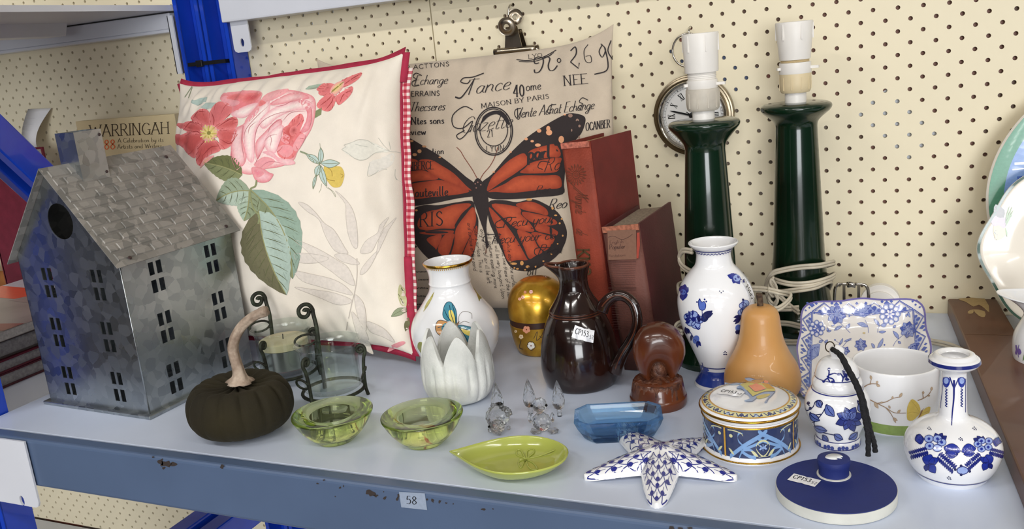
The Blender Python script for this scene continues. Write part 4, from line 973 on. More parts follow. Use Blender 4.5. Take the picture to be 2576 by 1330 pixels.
hand(165,.029,.0022,.0112); hand(-24,.021,.0034,.0118); hand(-33,.03,.0008,.0124,.009)
lathe('hand_boss',[(0,.0108),(.0044,.0108),(.0044,.0128),(.003,.0135),(0,.0136)],HND,t,24)
GLS=paneglass('clear_glass')
lathe('glass',[(R_*.76,.0150),(R_*.6,.0166),(R_*.35,.0176),(0,.018)],GLS,t,64,cap=False)
o=lathe('crown',[(0,0),(.006,0),(.0056,.003),(.0045,.006),(.0048,.008),(.0062,.010),(.0064,.013),(.0045,.0155),(0,.016)],CHR,t,28); o.location=(-.0005,R_*.99,.008); o.rotation_euler=(-PI/2,0,0)
tube('hanging_ring',[(-.003+.0185*math.cos(k*PI/18),R_+.0285+.0195*math.sin(k*PI/18),.008) for k in range(36)],.0013,CHR,t,10,True)
h=aty(1738,69,0)
t=thing('peg_hook','thin steel peg hook holding the chrome wall clock','hook',(h.x,0,h.z))
tube('wire',cat([(0,.004,0),(0,-.004,0),(0,-.010,-.003),(-.0005,-.012,-.013),(-.003,-.011,-.025),(-.004,-.016,-.027)],5),.0012,CHR,t)
# ================================================================ old books
def old_book(label,org,w,d,h,rotz,tilt,ccol,scol,pm,worn=(200,120,90)):
    t=thing('book',label,'book',org,0); t.rotation_euler=(0,tilt,rotz)
    t.rotation_mode='XYZ'
    CC=mat('cloth_%d%d'%(ccol[0],ccol[1]),ccol,.6,var=.12,vs=30,bump=.15,bs=700); SPN=mat('spine_%d%d'%(scol[0],scol[1]),scol,.65,var=.18,vs=22,bump=.25,bs=500)
    ct=.0025
    obj('cover_board',*boxes([(0,ct,.002,d,0,h)]),CC,t); obj('cover_board',*boxes([(w-ct,w,.002,d,0,h)]),CC,t)
    n=8; V=[];F=[]
    for i in range(n+1):
        x=w*i/n; b=-.0022*math.sin(PI*i/n)**.6
        V+=[(x,b,0),(x,b,h-.0005*math.sin(i*2.))]
    for i in range(n): F.append((2*i,2*i+2,2*i+3,2*i+1))
    o=obj('spine',V,F,SPN,t,True); md=o.modifiers.new('s','SOLIDIFY'); md.thickness=.0018; md.offset=-1
    obj('pages',*boxes([(ct+.0003,w-ct-.0003,.003,d-.005,.003,h-.004)]),pm,t)
    WR=mat('worn_head_%d'%scol[0],worn,.8,var=.25,vs=300)
    obj('worn_spine_head',*boxes([(.0005,w-.0005,-.0026,-.0015,h-.006,h+.0004)]),WR,t)
    return t
OPG=mat('yellowed_pages',(206,182,132),.85,var=.2,vs=400); OPG2=mat('dusty_pages',(150,134,116),.85,var=.2,vs=300)
b1=old_book('tall red clothbound book with flower and script on its spine',(-.008,-.176,0),.0375,.09,.2385,math.radians(-13),math.radians(-3.4),(120,42,38),(160,68,48),OPG,(206,120,100))
b2=old_book('shorter faded brown old book leaning on the tall red book',(.054,-.2365,0),.0405,.116,.1575,math.radians(-2),math.radians(-5),(88,34,38),(110,66,56),OPG2,(178,110,84))
bpy.context.view_layer.update()
def spine_surf(t): 
    Mx=Matrix.LocRotScale(t.location,t.rotation_euler,(1,1,1))
    return Mx@Matrix(((1,0,0,0),(0,0,-1,-.0024),(0,1,0,0),(0,0,0,1)))
Ms=spine_surf(b1); s1=FrameSurf(Ms)
D=Decal(lambda u,v,o:Vector((u,-.0026-o,v)),lambda p:s1.inv(1390+p[0]/4.03,310+p[1]/4.03),h=.004); DB=(98,52,34)
for k in range(18):
    a=k*2*PI/18; D.stroke([(240+34*math.cos(a),520+38*math.sin(a)),(240+66*math.cos(a-.08),520+72*math.sin(a-.08)),(240+104*math.cos(a),520+108*math.sin(a)),(240+70*math.cos(a+.12),520+74*math.sin(a+.12))],5,DB,1)
for r in (34,20,9): D.stroke([(240+r*math.cos(k*PI/6),520+r*1.1*math.sin(k*PI/6)) for k in range(12)],4,DB,1,closed=True)
D.stroke([(140,470),(140,540),(200,620),(290,700),(370,770)],7,DB,1); D.stroke([(210,650),(290,720),(360,800)],6,DB,1)
pentext(D,'Marguerite',(232,700),(0,52),(128,0),DB,.055,1,shear=.5,nib=.5,gap=-.06)
pentext(D,'de',(240,1060),(0,62),(120,30),DB,.055,1,shear=.3,nib=.5,gap=-.05)
pentext(D,'KNO',(252,1272),(8,120),(120,0),(84,64,36),.2,1,nib=.6,serif=True,gap=.05)
D.build('spine_print',printmat('matt_ink',.7),b1)
Ms=spine_surf(b2); s2=FrameSurf(Ms)
D=Decal(lambda u,v,o:Vector((u,-.0028-o,v)),lambda p:s2.inv(1400+p[0]/3.594,560+p[1]/3.594),h=.004); DB=(74,42,36)
for y in (345,352,372,582,590,605,700): D.stroke([(470,y+3),(590,y+1),(722,y)],3,DB,1)
for k in range(9): D.stroke([(480,396+k*20),(600,394+k*20),(715,392+k*20)],2.2,DB,1)
for k in range(11): D.stroke([(500,740+k*22),(600,738+k*22),(700,736+k*22)],2.2,DB,1)
D.poly([(462,70),(720,60),(726,330),(470,335)],(124,88,70),0); D.stroke([(470,130),(520,120),(590,150),(650,130),(690,100)],4,DB,1)
pentext(D,'Popular',(480,240),(44,-3),(0,-44),(70,40,34),.12,1,nib=.4,gap=.02); pentext(D,'English',(482,190),(40,-3),(0,-30),(80,46,38),.12,1,nib=.4,gap=.02); pentext(D,'Recitations',(474,310),(30,-2),(0,-24),(70,40,34),.1,1,nib=.4,gap=.04)
D.poly([(728,90),(752,86),(756,200),(742,320),(726,320)],(160,62,46),1)
D.build('spine_print',printmat('matt_ink',.7),b2)
# ================================================================ lamps
GRN=mat('dark_green_glaze',(14,40,24),.16,var=.25,vs=9,coat=.25)
WPL=mat('white_plastic',(238,234,228),.4,var=.03,vs=30); DPL=mat('grubby_plastic',(214,206,192),.5,var=.12,vs=40); YPL=mat('yellowed_plastic',(222,204,166),.45,var=.06,vs=30)
CRD=mat('ivory_cord',(214,204,184),.5,var=.12,vs=60)
def lamp(label,base,foot_r,prof,sock,colm,cords):
    ax=front(*base,foot_r); t=thing('table_lamp_base',label,'lamp',(ax.x,ax.y,0),0,'green ceramic lamp bases')
    pr=pxprof(ax,prof); z0=pr[0][1]; pr=[(r,max(0,z-z0)) for r,z in pr]; pr=[(0,0)]+[(pr[0][0]*.97,0)]+pr[:1]+[(r,z) for r,z in pr[1:]]
    body=cat(pr[2:],4); body=[(max(0,r),max(z,.0)) for r,z in body]
    lathe('ceramic_column',[(0,0),(body[0][0]*.96,0)]+body+[(body[-1][0]*.5,body[-1][1]+.0008),(0,body[-1][1]+.0012)],GRN,t,72)
    zt=body[-1][1]+.001
    def sec(nm,l,m,**k):
        q=[(r,z-z0) for r,z in pxprof(ax,l)]; return q
    names=['stem','collar','ring','thread','skirt']
    for nm in names:
        q=sec(nm,sock[nm],None); m={'stem':WPL,'collar':colm,'ring':WPL,'thread':colm if colm is YPL else WPL,'skirt':WPL}[nm]
        if nm=='stem': q[0]=(q[0][0],zt-.0005)
        if nm=='thread':
            (ra,za),(rb,zb)=q; q=[]
            for k in range(11): q.append((ra*(1. if k%2 else .955),za+(zb-za)*k/10))
        if nm=='skirt':
            q2=cup_prof(q,.0018,q[0][1]+.002); o=lathe(nm,q2,m,t,48)
            for k in range(6):
                a=-PI/2+.5+k*PI/3; (r1,z1),(r2,z2)=q[-1],q[0]; V,F=box(-.0007,.0007,-.0006,.0008,0,(z1-z2)*.42); rib=obj('rib',V,F,m,o); rr=r1*.985; rib.location=(rr*math.cos(a),rr*math.sin(a),z1-(z1-z2)*.45); rib.rotation_euler=(0,0,a+PI/2)
        else:
            o=lathe(nm,[(0,q[0][1])]+q+[(0,q[-1][1])],m,t,48)
            if nm=='collar':
                for k in range(10):
                    a=k*PI/5+.2; z1=q[1][1]; V,F=box(-.0006,.0006,-.0005,.0007,0,(q[-1][1]-z1)*.75); rib=obj('rib',V,F,m,o); rib.location=(q[-1][0]*.99*math.cos(a),q[-1][0]*.99*math.sin(a),z1+.001); rib.rotation_euler=(0,0,a+PI/2)
            if nm=='ring':
                for a,L in ((-.12,.009),(PI+.5,.004)):
                    V,F=box(0,L,-.0018,.0018,-.0014,.0014); lug=obj('switch_pin',V,F,m,o); r0=q[0][0]*.97; lug.location=(r0*math.cos(a),r0*math.sin(a),(q[0][1]+q[-1][1])/2); lug.rotation_euler=(0,0,a)
    cords(t,ax)
    return t
def twin(nm,t,pts,n=6,r=.0017):
    c=cat(pts,n); V=[];F=[]
    for dz in (-r*.95,r*.95):
        v,f=tube_vf([(x,y,z+dz) for x,y,z in c],r,6,len(V)); V+=v;F+=f
    return obj(nm,V,F,CRD,t,True)
def ringpts(R,z,a0,a1,n,dz=0.,ex=1.):
    return [((R*ex)*math.cos(a0+(a1-a0)*i/n),R*math.sin(a0+(a1-a0)*i/n),z+dz*i/n) for i in range(n+1)]
def cord1(t,ax):
    L=lambda px,py,y:(lambda q:(q.x-ax.x,q.y-ax.y,q.z))(aty(px,py,y))
    y=ax.y
    twin('cord',t,[L(1742,632,y-.032),L(1718,630,y-.02),L(1708,648,y-.01),L(1716,668,y-.02),L(1740,684,y-.036),L(1790,700,y-.04),L(1850,706,y-.034),L(1880,704,y-.0),L(1862,712,y+.035),L(1800,716,y+.045),L(1740,712,y+.035),L(1708,716,y+.01),L(1708,736,y-.01),L(1722,752,y-.03),L(1790,740,y-.044),L(1860,728,y-.036),L(1902,726,y-.005),L(1930,728,y+.02)])
    twin('cord',t,[L(1930,728,y+.02),L(1960,735,y+.03),L(1990,745,y+.02),L(1960,775,y+.0),L(1920,776,y-.01),L(1900,770,y-.0)])
    twin('cord',t,[L(1728,806,y-.02),L(1704,816,y-.03),L(1700,828,y-.036),L(1716,836,y-.05)])
lamp('dark green ceramic lamp base with bare socket in front of the clock',(1797,938),.0395,
 [(921,92),(910,94),(900,91),(880,82),(860,75),(840,71),(800,68),(720,64),(640,61),(560,57.5),(480,54),(410,50.5),(392,50),(380,53),(368,61),(355,72),(345,81),(337,87),(330,88.7),(324,86),(320,78)],
 {'stem':[(330,27.5),(293,27.5)],'collar':[(296,36),(291,40),(270,41.5),(242,41.5)],'ring':[(242,38),(241,39),(220,38)],'thread':[(220,36),(199,35.5)],'skirt':[(201,41),(198,41.8),(150,43.5),(105,46)]},DPL,cord1)
def cord2(t,ax):
    L=lambda px,py,y:(lambda q:(q.x-ax.x,q.y-ax.y,q.z))(aty(px,py,y)); y=ax.y
    twin('cord',t,[L(1935,758,y-.03),L(1926,720,y-.03),L(1940,690,y-.036),L(1965,680,y-.04),L(2010,672,y-.041),L(2060,668,y-.036),L(2096,660,y-.01),L(2090,664,y+.02),L(2040,676,y+.036),L(1970,690,y+.034),L(1945,694,y+.0),L(1950,704,y-.03),L(1990,714,y-.043),L(2040,712,y-.042),L(2085,700,y-.025),L(2100,690,y+.005),L(2070,700,y+.035),L(2000,720,y+.04),L(1948,722,y+.01),L(1956,734,y-.03),L(2000,730,y-.044),L(2050,722,y-.042),L(2090,706,y-.02),L(2086,724,y+.01),L(2074,738,y+.03)])
    twin('cord',t,[L(1946,700,y-.04),L(1934,724,y-.05),L(1944,742,y-.052),L(1954,728,y-.05),L(1942,706,y-.048),L(1938,716,y-.05),L(1950,736,y-.055),L(1956,752,y-.055),L(1946,766,y-.052),L(1934,752,y-.05),L(1942,738,y-.048),L(1962,746,y-.046),L(1988,770,y-.05),L(2010,786,y-.06)])
    twin('cord',t,[L(1934,770,y-.045),L(1950,776,y-.05),L(1985,776,y-.052),L(2010,774,y-.05)])
    twin('cord',t,[L(1958,812,y-.05),L(1985,814,y-.054),L(2020,822,y-.06)])
    twin('cord',t,[(-.012,-.066,.0042),(.012,-.062,.0042),(.05,-.05,.0042),(.1,-.035,.0042),(.15,-.05,.0042),(.175,-.085,.0042),(.182,-.12,.0042)])
lamp('dark green ceramic lamp base with yellowed socket and wrapped cord',(2013,853),.0425,
 [(836,93),(824,95),(812,91),(792,81),(765,75),(730,70),(690,66),(640,62),(560,59),(480,56),(400,53),(345,51),(330,51),(320,54),(311,62),(302,73),(294,82),(286,86.5),(279,85),(274,77)],
 {'stem':[(280,26),(243,26)],'collar':[(247,34),(242,37),(225,38.5),(200,38.5)],'ring':[(200,38.5),(198,39.5),(172,38.5)],'thread':[(172,35),(163,34.5)],'skirt':[(165,37),(162,38),(120,42),(72,46)]},YPL,cord2)
# ================================================================ galvanised house lantern
def galv(name,c1,c2,rough,scale,metal=1.):
    m=bpy.data.materials.new(name);m.use_nodes=True;nt=m.node_tree;N=nt.nodes;L=nt.links;b=N['Principled BSDF']
    tc=N.new('ShaderNodeTexCoord');vo=N.new('ShaderNodeTexVoronoi');vo.inputs['Scale'].default_value=scale
    nz=N.new('ShaderNodeTexNoise');nz.inputs['Scale'].default_value=scale*.8;mx=N.new('ShaderNodeMix');mx.data_type='RGBA';mx.inputs['Factor'].default_value=.006
    L.new(tc.outputs['Object'],nz.inputs['Vector']);L.new(tc.outputs['Object'],mx.inputs['A']);L.new(nz.outputs['Color'],mx.inputs['B']);L.new(mx.outputs['Result'],vo.inputs['Vector'])
    r=N.new('ShaderNodeValToRGB');sp=N.new('ShaderNodeSeparateColor');L.new(vo.outputs['Color'],sp.inputs[0]);L.new(sp.outputs[0],r.inputs['Fac'])
    r.color_ramp.elements[0].color=(*lin(c1),1);r.color_ramp.elements[1].color=(*lin(c2),1)
    L.new(r.outputs['Color'],b.inputs['Base Color']);b.inputs['Metallic'].default_value=metal
    mr=N.new('ShaderNodeMapRange');mr.inputs['To Min'].default_value=rough-.06;mr.inputs['To Max'].default_value=rough+.1;L.new(sp.outputs[1],mr.inputs['Value']);L.new(mr.outputs['Result'],b.inputs['Roughness'])
    return m
GV=galv('galvanised_wall',(150,156,160),(180,185,187),.31,95,.95); GR_=galv('galvanised_roof',(128,126,122),(162,158,153),.68,95,.5)
RIV=mat('rivet_dark',(60,44,44),.5)
ph=math.radians(-3.2); Fc=atz(378,1057,0); w,d=.175,.170
ca,sa=math.cos(ph),math.sin(ph)
ctr=Vector((Fc.x+ca*(-w/2)-sa*(d/2),Fc.y+sa*(-w/2)+ca*(d/2),0))
t=thing('metal_house','galvanised metal house lantern with chimney and cut-out windows','lantern',ctr,ph)
Mh=Matrix.LocRotScale(ctr,Matrix.Rotation(ph,3,'Z').to_quaternion(),(1,1,1))
bevel(obj('base_plate',*boxes([(-w/2,w/2,-d/2,d/2,0,.0045)]),GV,t),.001)
ww,dd=w/2-.006,d/2-.006; ze=.168; zr=.272; zb=.0045; sl=(zr-ze)/(ww+.0075)
fs=FrameSurf(Mh@Matrix(((1,0,0,0),(0,0,-1,-dd),(0,1,0,0),(0,0,0,1)))); ss=FrameSurf(Mh@Matrix(((0,0,1,ww),(1,0,0,0),(0,1,0,0),(0,0,0,1))))
def panes(u,v): return [[(u+a-.0034,v+b-.0070),(u+a+.0034,v+b-.0070),(u+a+.0034,v+b+.0070),(u+a-.0034,v+b+.0070)] for a in (-.0052,.0052) for b in (-.0098,.0098)]
zc=lambda f,p:f.inv(p[0]/1.662,300+p[1]/1.662)
gh=[]
for p in [(204,683),(410,693),(240,890),(452,910),(288,1092),(494,1118)]: gh+=panes(*zc(fs,p))
cxh,cyh=zc(fs,(252,427)); gh.append([(cxh+.0195*math.cos(k*PI/12),cyh+.0195*math.sin(k*PI/12)) for k in range(24)])
za=zr-sl*ww-.002
gab=[(-ww,zb),(ww,zb),(ww,za),(0,zr-.002),(-ww,za)]
V,F=plate_vf(gab,gh,.0008,lambda u,v,q:(u,-dd-q,v)); obj('gable_wall',V,F,GV,t)
V,F=plate_vf(gab,[],.0008,lambda u,v,q:(u,dd+q,v)); obj('gable_wall',V,F,GV,t)
sh=[]
for p in [(656,656),(885,582),(695,866),(917,780),(732,1078),(947,975)]: sh+=panes(*zc(ss,p))
rec=[(-dd,zb),(dd,zb),(dd,za),(-dd,za)]
V,F=plate_vf(rec,sh,.0008,lambda u,v,q:(ww+q,u,v)); obj('side_wall',V,F,GV,t)
V,F=plate_vf(rec,sh,.0008,lambda u,v,q:(-ww-q,u,v)); obj('side_wall',V,F,GV,t)
ez=ze; ex=ww+.0075; od=d/2+.003
def roofpt(s,q,yv,off): # s side, q 0 ridge..1 eave
    n=Vector((s*(zr-ez),0,ex)).normalized(); return Vector((s*ex*q,yv,zr-(zr-ez)*q))+n*off
TH=[]
for s in (1,-1):
    V=[roofpt(s,q,y,o) for o in (0,-.0009) for q in (0,1) for y in (-od,od)]
    rf=obj('roof_panel',V,[(0,1,3,2),(4,6,7,5),(0,2,6,4),(1,5,7,3),(2,3,7,6),(0,4,5,1)],GR_,t)
    TH.append(rf); rows=11; cols_=7
    for i in range(rows):
        off=(i%2)*.5
        for k in range(-1,cols_+1):
            y0=-od+.006+(k+off)*(2*od-.012)/cols_; y1=y0+(2*od-.012)/cols_-.0012+random.uniform(-.001,.001); y0=max(y0,-od+.005)+random.uniform(0,.0008); y1=min(y1,od-.005)
            if y1-y0<.006: continue
            q0=.035+i*.925/rows; q1=q0+.925/rows-.014
            V=[roofpt(s,q0,y0,0),roofpt(s,q0,y1,0),roofpt(s,q1,y1,0),roofpt(s,q1,y0,0)]
            b=.0008; V+=[roofpt(s,q0+.008,y0+b,.0009),roofpt(s,q0+.008,y1-b,.0009),roofpt(s,q1-.008,y1-b,.0011),roofpt(s,q1-.008,y0+b,.0011)]
            obj('shingle',V,[(4,5,6,7),(0,1,5,4),(1,2,6,5),(2,3,7,6),(3,0,4,7)],GR_,rf)
    for q,y in ((.12,od-.02),(.93,od-.016),(.95,-od+.02),(.05,-od+.04)):
        o=lathe('rivet',[(0,.0003),(.0022,.0003),(.0018,.0014),(0,.0017)],RIV,rf,12); o.location=roofpt(s,q,y,.0008); o.rotation_euler=(0,s*math.atan2(zr-ez,ex),0)
# chimney standing across the slope
Mi=Mh.inverted()
def chim():
    best=None
    for k in range(200):
        y=-.48+k*.0005; p=Mi@aty(208,455,y)
        e=abs(p.z-(zr-(zr-ez)*p.x/ex))
        if best is None or e<best[0]: best=(e,y)
    y=best[1]; p=Mi@aty(208,455,y); tp=Mi@aty(188,333,y); lf=Mi@aty(137,333,y); rt=Mi@atx(259,324,(Mh@Vector((tp.x,0,0))).x)
    return p,tp,lf,rt
p,tp,lf,rt=chim()
x1=p.x+.001; x0=x1-.030; y0=p.y; y1=y0+.034; zt=tp.z
def rz(x): return zr-(zr-ez)*abs(x)/ex
Q=[(x0,y0),(x1,y0),(x1,y1),(x0,y1)]; V=[];F=[]
for k,(tk) in enumerate((0,.0008)):
    q=[(x0+tk,y0+tk),(x1-tk,y0+tk),(x1-tk,y1-tk),(x0+tk,y1-tk)]
    V+=[(x,y,rz(x)-.001) for x,y in q]+[(x,y,zt) for x,y in q]+[((0),q[0][1],zr-.001),(0,q[2][1],zr-.001)]
for k,o in ((0,0),(1,10)):
    fl=[(o+1,o+2,o+6,o+5),(o+3,o+0,o+4,o+7),(o+0,o+8,o+1,o+5,o+4),(o+2,o+9,o+3,o+7,o+6)]
    F+=fl if k==0 else [f[::-1] for f in fl]
F+=[(4,5,15,14),(5,6,16,15),(6,7,17,16),(7,4,14,17)]
ch=obj('chimney',V,F,GV,t)
for zz in (.006,.012): 
    o=lathe('rivet',[(0,0),(.0018,0),(.0014,.0009),(0,.0011)],RIV,ch,10); o.location=(x1,y1-.003,(zt-.006) if zz==.006 else rz(x1)+.006); o.rotation_euler=(0,PI/2,0)
# seams at the front corner
tubes('corner_seam',[([(ww+.0004,-dd-.0004,zb),(ww+.0004,-dd-.0004,za)],.0009)],GV,t,6)
# ================================================================ pots and vases
STK=mat('sticker_white',(238,238,242),.6,var=.02)
def sticker(parent,S,u0,v0,du,dv,L=.0215,H=.0118,txt='CP153',off=.0006):
    """price label on surface S: centre (u0,v0); du,dv = unit vectors (in uv) of one metre"""
    du=np.array(du);dv=np.array(dv);c0=np.array([u0,v0])
    cv=lambda p:tuple(c0+du*p[0]+dv*p[1])
    D=Decal(S,cv,h=9,base=off,lay=.0002); n=8
    a=L/2;b=H/2;e=.0006
    top=[(-a+L*i/n,b-(e if i in (4,) else 0)) for i in range(n+1)]; bot=[(a-L*i/n,-b+(e if i in (4,) else 0)) for i in range(n+1)]
    D.poly(top+bot,(238,238,242),0,grid=False)
    pentext(D,txt,(-a*.82,-H*.12),(.0042,0),(0,.0052),(40,40,44),.12,1,nib=.8,gap=.14)
    D.dot((.0046,-.0002),.00035,(60,60,64),1,n=6)
    pentext(D,'52',(.0060,-H*.22),(.0032,0),(0,.0036),(110,110,114),.12,1,nib=.8,gap=.2)
    return D.build('price_sticker',printmat('sticker_ink',.6),parent)
def vessel(name,label,catg,base,r,prof,m,wall=.0025,floor_z=.006,seg=72,sm=4,group=None,part='body'):
    ax=front(*base,r); t=thing(name,label,catg,(ax.x,ax.y,0),0,group)
    pr=pxprof(ax,prof); z0=pr[0][1]; pr=[(q,max(0.,z-z0)) for q,z in pr]; pc=cat(pr,sm); pc=[(max(.0005,q),max(0.,z)) for q,z in pc]
    o=lathe(part,cup_prof(pc,wall,floor_z) if wall else [(0,0)]+pc+[(0,pc[-1][1])],m,t,seg)
    return t,o,LatheSurf(ax,pc),ax
PORC=mat('white_porcelain',(240,240,242),.12,var=.015,vs=8,coat=.5); PI1=printmat('porcelain_ink',.15,.4)
def inks(t,surf,conv,name,draw,h=.004,base=.00025,m=None):
    D=Decal(surf.S,conv,h=h,base=base,lay=.00006); draw(D); return D.build(name,m or PI1,t)
# ---- white vase with painted butterfly
t,o,vs,ax=vessel('vase','round white porcelain vase with gold rim and painted butterfly','vase',(1156,941),.027,
 [(930,63),(919,76),(900,90),(878,102),(855,109),(835,111),(819,109),(797,99),(774,81),(756,68),(740,57),(728,52.5),(722,52),(718,53.5),(713,52),(700,51),(684,54),(672,60),(667,62)],PORC,.002,.008)
GOLD=mat('gold_gilding',(196,150,60),.22,1.,var=.12,vs=60)
zt=vs.zs[-1]; rt=vs.rs[-1]
lathe('gold_rim',[(rt-.0003,zt-.0022),(rt+.0004,zt-.001),(rt+.0004,zt+.0004),(rt-.0004,zt+.0012)],GOLD,t,72,cap=False)
zz=Z(950,620,2.217)
def dr(D):
    B=(70,140,160);BD=(24,62,84);Y=(236,216,110);BR=(150,92,52)
    z=Z(1000,400,2.217)
    for k in range(40):
        a=-PI*.98+k*PI*.98/39; 
    D.poly(z((258,830),(275,800),(300,800),(325,840),(330,890),(325,935),(290,910),(255,880)),B,0,3); D.poly(z((285,850),(305,845),(322,890),(325,930),(295,900)),Y,1,3)
    D.poly(z((320,935),(270,905),(230,900),(212,930),(218,965),(245,985),(280,960)),(206,150,90),0,3); D.poly(z((310,935),(265,915),(245,945),(262,965)),B,1,3); D.poly(z((300,935),(268,930),(262,950)),Y,2,3)
    D.poly(z((335,930),(380,930),(425,945),(420,975),(390,1020),(360,985)),B,0,3); D.poly(z((350,945),(400,955),(410,985),(375,975)),Y,1,3)
    for pp in [((322,930),(300,870),(290,815)),((318,925),(280,880),(262,840)),((325,925),(320,870),(305,810)),((340,935),(380,950),(420,955)),((345,940),(375,985),(390,1010)),((315,935),(270,930),(225,940))]: D.stroke(z(*pp),1.6,BD,3)
    for pp in [((258,830),(275,800),(300,800),(325,840),(330,890),(325,935),(290,910),(255,880)),((320,935),(270,905),(230,900),(212,930),(218,965),(245,985),(280,960)),((335,930),(380,930),(425,945),(420,975),(390,1020),(360,985))]: D.stroke(z(*pp),1.3,BD,3,closed=True)
    D.stroke(z((345,905),(330,925),(318,945)),6,(130,96,66),4,taper=.4)
    for pp in [((338,915),(345,870),(370,850),(410,860),(415,890)),((345,918),(370,905),(400,912))]: D.stroke(z(*pp),1,(120,110,100),3)
    G=(150,140,70)
    D.poly(z((432,705),(460,730),(495,775),(470,775),(455,795),(440,750)),G,0,0); D.stroke(z((432,705),(455,740),(480,775)),1.4,(100,96,46),1)
    D.stroke(z((205,740),(175,800),(145,850)),5,(170,160,80),0,taper=.3); D.leaf(*z((200,760),(150,830)),6,(186,176,96),0)
    D.poly(z((120,1020),(150,1030),(165,1080),(150,1115),(130,1080),(112,1050)),(140,142,74),0,3); D.poly(z((590,1030),(565,1050),(530,1090),(560,1095)),(140,142,74),0,3)
    D.stroke(z((527,815),(550,850),(575,900),(585,935)),7,(150,96,60),0,taper=.3); D.stroke(z((590,900),(578,950),(590,970)),5,(60,120,130),0)
    for k in range(34):
        a=-PI+.05+k*(PI-.1)/33; 
    z0_=zt-.0024
    for k in range(72):
        a=k*2*PI/72; n=len(D.V)
        D.V+= [vs.S(a-.035,z0_,.0005),vs.S(a+.035,z0_,.0005),vs.S(a,z0_-.0022,.0005)]; D.C+=[lin((190,146,60))]*3; D.F.append((n,n+1,n+2))
inks(t,vs,lambda p:vs.inv(*p),'painted_butterfly',dr)['kind']='stuff'
# ---- gold lidded caddy
GL_=mat('gold_lacquer',(214,168,58),.28,.75,col2=(176,128,36),vs=70,detail=6,coat=.3)
ax=front(1364,896,.024); t=thing('tea_caddy','gold lacquer lidded caddy with painted blossoms','caddy',(ax.x,ax.y,0))
pb=[(r,max(0,z)) for r,z in pxprof(ax,[(884,50),(876,58),(862,65),(840,71),(820,74),(806,75.5)])]; z0=pb[0][1]; pb=[(r,z-z0) for r,z in cat(pb,4)]
lathe('body',[(0,0)]+pb+[(pb[-1][0]*.97,pb[-1][1]+.001),(0,pb[-1][1]+.001)],GL_,t,64)
pl=[(r,z-z0) for r,z in cat(pxprof(ax,[(790,76.5),(780,77),(765,77),(748,75),(730,68),(714,56),(702,38),(697,20)]),4)]
zb_=pb[-1][1]
lathe('dark_band',[(0,zb_),(pb[-1][0]*.985,zb_),(pb[-1][0]*.985,pl[0][1]),(0,pl[0][1])],mat('dark_lacquer',(58,34,26),.3),t,64)
lathe('lid',[(0,pl[0][1]),(pl[0][0]*.98,pl[0][1])]+pl+[(.0,pl[-1][1]+.001)],GL_,t,64)
cs=LatheSurf(ax,pb+pl)
def dr(D):
    z=Z(1000,400,2.217)
    for c,r,cl in [((720,950),26,(206,140,110)),((745,1040),26,(240,236,226)),((690,990),16,(222,196,160)),((745,740),13,(232,180,170)),((700,770),13,(226,170,150)),((682,780),11,(226,170,150)),((830,650),13,(226,170,150)),((660,960),10,(222,196,160)),((712,742),10,(206,140,110))]:
        r*=.8
        for k in range(5):
            a=k*2*PI/5+.4; p=(c[0]+r*.55*math.cos(a),c[1]+r*.55*math.sin(a)); D.dot(z(p)[0],r*.5/2.217,cl,0,n=8)
        D.dot(z(c)[0],r*.2/2.217,(120,60,40),1,n=6)
    for pp in [((760,1000),(780,960),(775,1010),(800,990),(812,960)),((790,985),(815,1000),(830,980)),((690,1010),(680,1050),(700,1060))]: D.stroke(z(*pp),1.4,(60,40,26),1)
    D.stroke(z((725,1030),(745,1015),(770,1040),(750,1065),(728,1050)),1,(50,50,50),2,closed=True)
inks(t,cs,lambda p:cs.inv(*p),'blossom_print',dr,.01)['kind']='stuff'
# ---- dark brown glazed jug
JUG=mat('tenmoku_glaze',(40,20,15),.12,col2=(18,11,10),vs=26,coat=.35,bump=.08,bs=60); JUGR=mat('iron_rim_glaze',(92,46,26),.2,var=.3,vs=90,coat=.5)
ax=front(1463,990,.034); t=thing('jug','dark brown glazed pottery jug with handle and price sticker','jug',(ax.x,ax.y,0))
jp=pxprof(ax,[(968,84),(960,90),(945,95),(925,98),(900,97.5),(870,94),(840,87),(815,78),(797,69),(793,66),(790,68),(787,65),(784,67),(780,64),(765,54),(750,45),(735,38.5),(718,36),(705,36.5),(695,39),(685,42),(678,44)]); z0=jp[0][1]
jp=[(r,z-z0) for r,z in cat(jp,3)]
prof=cup_prof(jp,.0028,.006); ztop=jp[-1][1]; aS=math.atan2(-.28,-.96)
V,F=lathe_vf(prof,72)
for i,v in enumerate(V):
    x,y,z=v; r=math.hypot(x,y); a=math.atan2(y,x); da=(a-aS+PI)%(2*PI)-PI; k=max(0,(z-(ztop-.016))/.016); g=math.exp(-(da/.36)**2)
    if k>0 and r>.005: r2=r+.011*g*k**1.6-.0015*k*math.exp(-((abs(da)-.6)/.25)**2); V[i]=(r2*math.cos(a),r2*math.sin(a),z+.002*g*k)
o=obj('body',V,F,JUG,t,True); o.modifiers.new('e','EDGE_SPLIT').split_angle=math.radians(60)
js=LatheSurf(ax,jp)
zc_=lambda px,py,dy=0.:(lambda q:(q.x-ax.x,q.y-ax.y,q.z-z0))(aty(px,py,ax.y+dy))
hz=Z(1350,640,2.77)
hp=[zc_(*hz(p)[0],dy) for p,dy in [((455,420),-.012),((478,370),-.012),((540,318),-.010),((610,318),-.008),((675,372),-.008),((703,470),-.009),((690,560),-.011),((650,640),-.013),((600,720),-.016),((565,800),-.018),((548,850),-.016)]]
hc=cat(hp,5); tube('handle',hc,[.0040-.0010*math.sin(PI*i/(len(hc)-1)) for i in range(len(hc))],JUG,t,12,squash=1.7)
tube('handle_ridge',[(x+.0003,y-.0046,z+.0012) for x,y,z in hc[3:-3]],.0009,JUGR,t,6)
rp=[]
